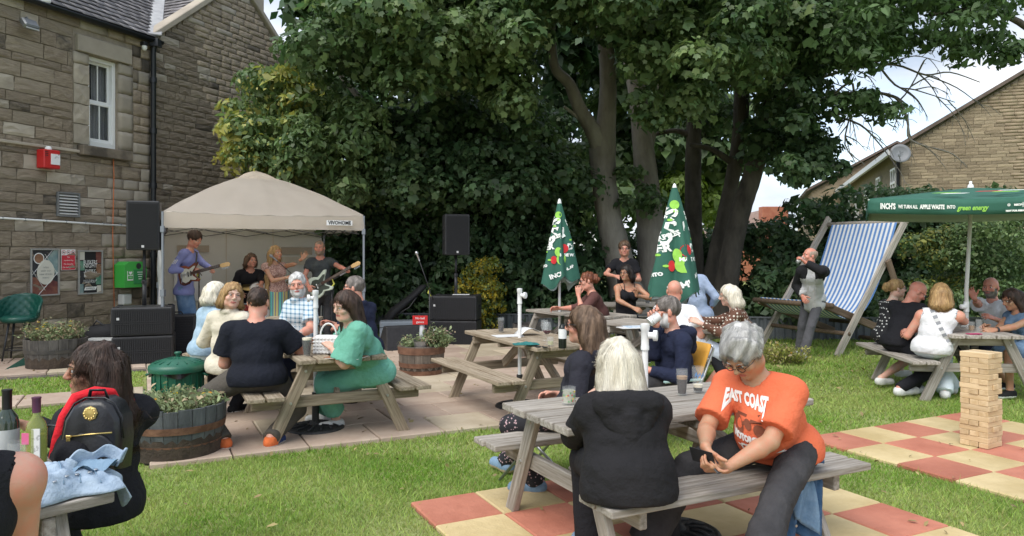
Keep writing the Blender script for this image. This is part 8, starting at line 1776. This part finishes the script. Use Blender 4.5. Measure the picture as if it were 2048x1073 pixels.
# front-left table: bottles, denim jacket
q8 = lambda px, d, dz=0: tz(px, d, TZ+dz)
wtm = mat('white_wine_glass', (.30, .34, .08), rough=.06, alpha=.55, spec=.8); purp = mat('purple_foil', (.10, .03, .07), rough=.35); lb = mat('wine_label', (.62, .62, .60), (.35, .35, .34), scale=60, lo=.55, hi=.6)
t = bottle('pale green wine bottle with a purple screw cap', q8(73, 3.02), .038, .30, wtm, purp, None, foil=.2, liq=mat('white_wine', (.35, .36, .08), rough=.05, alpha=.7)); m = MB(); m.box((.018, -.034, .12), (.035, .004, .12)); m.build('label', lb, t); m = MB(); m.box((-.022, -.034, .14), (.03, .006, .045)); m.build('label_tag', mat('pink_tag', (.62, .12, .25)), t); m = MB(); m.lathe([(0, .02), (.012, .02), (.012, .12), (0, .12)], 8, (-.02, -.015, 0)); m.build('painted_label_reflection', mat('painted_reflection_orange', (.6, .12, .06)), t)  # orange core imitates a label's reflection in the glass by its colour
bottle('dark sparkling wine bottle with black foil at the left frame edge', q8(14, 3.08), .044, .32, mat('sparkling_green', (.03, .045, .03), rough=.07, spec=.7), mat('black_foil', (.012, .012, .014), rough=.4), mat('grey_label', (.33, .35, .35), (.42, .44, .43), scale=9), foil=.34, labz=(.12, .5))
glassware('clear tumbler between the dark bottle and the pale bottle', 'glass', q8(36, 2.98), .034, .038, .13)
dj = cloth('washed_denim', (.25, .33, .43), (.39, .48, .58), scale=14); djd = cloth('denim_inside', (.17, .27, .38), (.24, .35, .46), scale=14)
t = thing('denim_jacket', 'pale blue denim jacket heaped on the corner of the front-left table', 'jacket', q8(150, 2.84))
axv = Vector((.66, .75, 0)); acv = Vector((-.75, .66, 0)); jo = q8(140, 2.80)
def jk(u, v, H_=.10, o=0):
    x = (u-.5)*.36; y = (v-.5)*.32; r_ = max(abs(2*u-1), abs(2*v-1)); hgt = H_*(1-r_**3)*(.72+.28*math.sin(u*5+1))+.018*abs(math.sin(u*14+v*6))*(1-r_)+.012*abs(math.sin(v*19-u*8))*(1-r_**2)+.014*math.sin(u*31+v*11)*(1-r_**2)*.6
    drop = -max(0, (u-.9))*.9*(.5+.5*math.sin(v*9)); rr2 = 1+.10*math.sin(5*math.atan2(y, x)+1); return jo+axv*(x*rr2)*.95+acv*y*rr2+Vector((0, 0, .004+hgt+drop+o))
m = MB(); m.grid(jk, 60, 44); m.build('cloth', dj, t, world=True, smooth=True, solid=.006)
m = MB(); 
def col(u, v): # standing collar loop
    a = R(-35)+u*R(250); rr_ = .080+.014*math.sin(u*9); c = jo+axv*.07+acv*-.02+Vector((0, 0, .060)); return c+axv*(rr_*1.15*math.cos(a))+acv*(rr_*.7*math.sin(a))+Vector((0, 0, .045*v+.02*math.sin(u*3.1)+.012*math.sin(u*22)))+axv*.02*v
m.grid(col, 40, 6); m.build('collar', dj, t, world=True, smooth=True, solid=.008)
m = MB(); m.grid(lambda u, v: jo+axv*.07+acv*-.02+Vector((0, 0, .075+.02*math.sin(u*8+v*5)))+axv*((u-.5)*.16)+acv*((v-.5)*.10), 10, 8); m.build('lining', djd, t, world=True, smooth=True)
for k in range(4):
    m = MB(); u0 = .15+.17*k; m.tube([jk(u0, .1+.0*k, o=.006), jk(u0+.05, .35, o=.006), jk(u0+.1, .6, o=.006), jk(u0+.08, .9, o=.004)], .0025, 5); m.build('seam', djd, t, world=True, smooth=True)
for k in range(5): m = MB(); m.lathe([(0, .003), (.007, .002), (.008, 0)], 10, jk(.25+.12*k, .12+.05*k, o=.010)); m.build('button', steel, t, world=True)
# backpack on the profile woman
up3 = Vector((0, 0, 1)); bfv, brv, chv = Vector(Pb['f']), Vector(Pb['r']), Vector(Pb['chest'])
bc = P(186, 868, 3.20); bo = Vector((.06, -1, .06)).normalized(); bu = Vector((1, .06, 0)).normalized(); bv_ = Vector((.03, .05, 1)).normalized()
leath = mat('black_leather', (.012, .012, .014), rough=.28, bump=.15, bscale=30); gold = mat('gold_metal', (.65, .48, .18), rough=.3, metal=.9)
t = thing('backpack', 'shiny black leather backpack with gold round emblem and zip pocket on the profile woman\'s back', 'backpack', tuple(bc))
outl = [(-.125, -.16), (.125, -.16), (.13, -.02), (.118, .07), (.085, .13), (.04, .155), (-.04, .155), (-.085, .13), (-.118, .07), (-.13, -.02)]
def blob_prism(mb, ol, c, u, v, n_, depth, rings=4):
    k = len(ol); vs = []
    for j in range(rings+1):
        a = j/rings*math.pi/2; sc_ = math.cos(a)*.14+.86 if j < rings else .80; dz = depth*math.sin(a)
        for x, y in ol: vs.append(c+u*(x*sc_)+v*(y*sc_)+n_*dz)
    fs = [(j*k+i, j*k+(i+1) % k, (j+1)*k+(i+1) % k, (j+1)*k+i) for j in range(rings) for i in range(k)]+[tuple(rings*k+i for i in range(k)), tuple(range(k-1, -1, -1))]
    mb.add(vs, fs)
ol2 = []; kk = len(outl)
for i in range(kk):
    a, b = outl[i], outl[(i+1) % kk]; ol2 += [a, ((a[0]+b[0])/2, (a[1]+b[1])/2)]
m = MB(); blob_prism(m, ol2, bc-bo*.10, bu, bv_, bo, .13); m.build('body', leath, t, world=True, smooth=True, auto=50)
m = MB(); blob_prism(m, [(x*.86, (y+.16)*.52-.155) for x, y in ol2], bc+bo*.015, bu, bv_, bo, .030); m.build('front_pocket', leath, t, world=True, smooth=True, auto=50)
m = MB(); m.tube([bc+bo*.045+bu*-.085+bv_*-.005, bc+bo*.050+bv_*.006, bc+bo*.045+bu*.10+bv_*.012], .0035, 6); m.build('pocket_zip', gold, t, world=True, smooth=True)
m = MB(); m.box(bc+bo*.052+bu*-.075+bv_*-.022, (.016, .008, .034)); m.box(bc+bo*.052+bu*-.075+bv_*-.002, (.022, .010, .012)); m.build('zip_pull', gold, t, world=True, bevel=.002)
m = MB(); m.tube([bc+bo*.0+bu*(x*1.0)+bv_*y for x, y in outl[2:]]+[bc+bu*-.125+bv_*-.16], .004, 6); m.build('main_zip', leath, t, world=True, smooth=True)
em = MB(); ec = bc+bo*.034+bv_*.092; em.lathe([(0, .008), (.02, .007), (.030, .004), (.032, 0)], 8, ec, axis=bo); [em.lathe([(0, .011), (.0035, .009)], 6, ec+(bu*math.cos(a)+bv_*math.sin(a))*.022, axis=bo) for a in [k*.52 for k in range(12)]]; em.build('emblem', gold, t, world=True)
m = MB(); m.tube([bc-bo*.03+bu*-.04+bv_*.145, bc-bo*.02+bu*-.03+bv_*.185, bc-bo*.02+bu*.03+bv_*.185, bc-bo*.03+bu*.04+bv_*.145], .009, 8, flat=.5); m.build('top_handle', leath, t, world=True, smooth=True)
m = MB(); m.tube([bc-bo*.05+bu*-.11+bv_*.02, bc-bo*.04+bu*-.20+bv_*.035, bc-bo*.12+bu*-.28+bv_*.0, bc-bo*.10+bu*-.27+bv_*-.12], .016, 8, flat=.3); m.build('strap', leath, t, world=True, smooth=True)
# red scarf of the profile woman
sc = MB(); hn = Vector(Pb['nb']); 
sc.grid(lambda u, v: hn+bfv*(.03+.12*math.sin(u*2.2)+.02*math.sin(v*7))+brv*(-.10+.2*v)*(.6+.3*u)+Vector((0, 0, .045-.42*u))+Vector((-.02, -.02, 0)), 16, 10); sc.build('scarf', scarlet, Pb['t'], world=True, smooth=True, solid=.02)
sc = MB(); sc.tube([hn+Vector((.10*math.cos(a), .09*math.sin(a), .0+.02*math.sin(a*2))) for a in [k*math.pi/8 for k in range(17)]], .022, 8, flat=.8); sc.build('scarf', scarlet, Pb['t'], world=True, smooth=True)
sc = MB(); sc.tube([P(236, 800, 3.44), P(222, 786, 3.36), P(190, 784, 3.32), P(152, 796, 3.27), P(130, 835, 3.24), P(116, 880, 3.23), P(104, 925, 3.23)], [.012, .026, .030, .030, .032, .030, .02], 10, flat=.8); sc.build('scarf', scarlet, Pb['t'], world=True, smooth=True)
# denim jacket under/behind the man in orange
jo2 = P(1572, 925, 4.12); hx_ = E1.normalized()
t = thing('denim_jacket', 'dark blue denim jacket hanging off the nearest bench behind the man in orange', 'jacket', tuple(jo2))
def hang(u, v, w_=.30, L_=.46, ph_=0, o=0):
    x = (u-.5)*w_*(1+.25*v); fold = .035*math.sin(u*13+ph_+v*2)*(.3+v)+.012*math.sin(u*31+v*7); top_ = Vector((0, 0, .02)); y = -.02-.10*min(v*5, 1)-.04*v+fold; ragged = .10*math.sin(u*4.2+ph_)*v; return jo2+hx_*x+E2*(y+o)+Vector((0, 0, .03-L_*v+ragged))+hx_*(-.06*v)
m = MB(); m.grid(hang, 36, 22); m.build('cloth', cloth('deep_denim', (.03, .075, .15), (.06, .12, .22), scale=14), t, world=True, smooth=True, solid=.008)
m = MB(); m.grid(lambda u, v: hang(.15+.5*u, .15+.55*v, o=-.035, ph_=1), 16, 12); m.build('inside_cloth', cloth('mid_denim', (.13, .22, .33), (.2, .3, .42), scale=14), t, world=True, smooth=True, solid=.006)
m = MB(); m.grid(lambda u, v: jo2+hx_*((u-.5)*.28)+E2*(-.14+.28*v)+Vector((0, 0, .035+.015*math.sin(u*11+v*7))), 14, 12); m.build('bunched_cloth', MATS['cloth_deep_denim'], t, world=True, smooth=True, solid=.02)
for k in range(4): m = MB(); m.lathe([(0, .004), (.007, .003), (.008, 0)], 8, hang(.2, .15+.2*k, o=-.02), axis=(.4, -.9, 0)); m.build('button', steel, t, world=True)
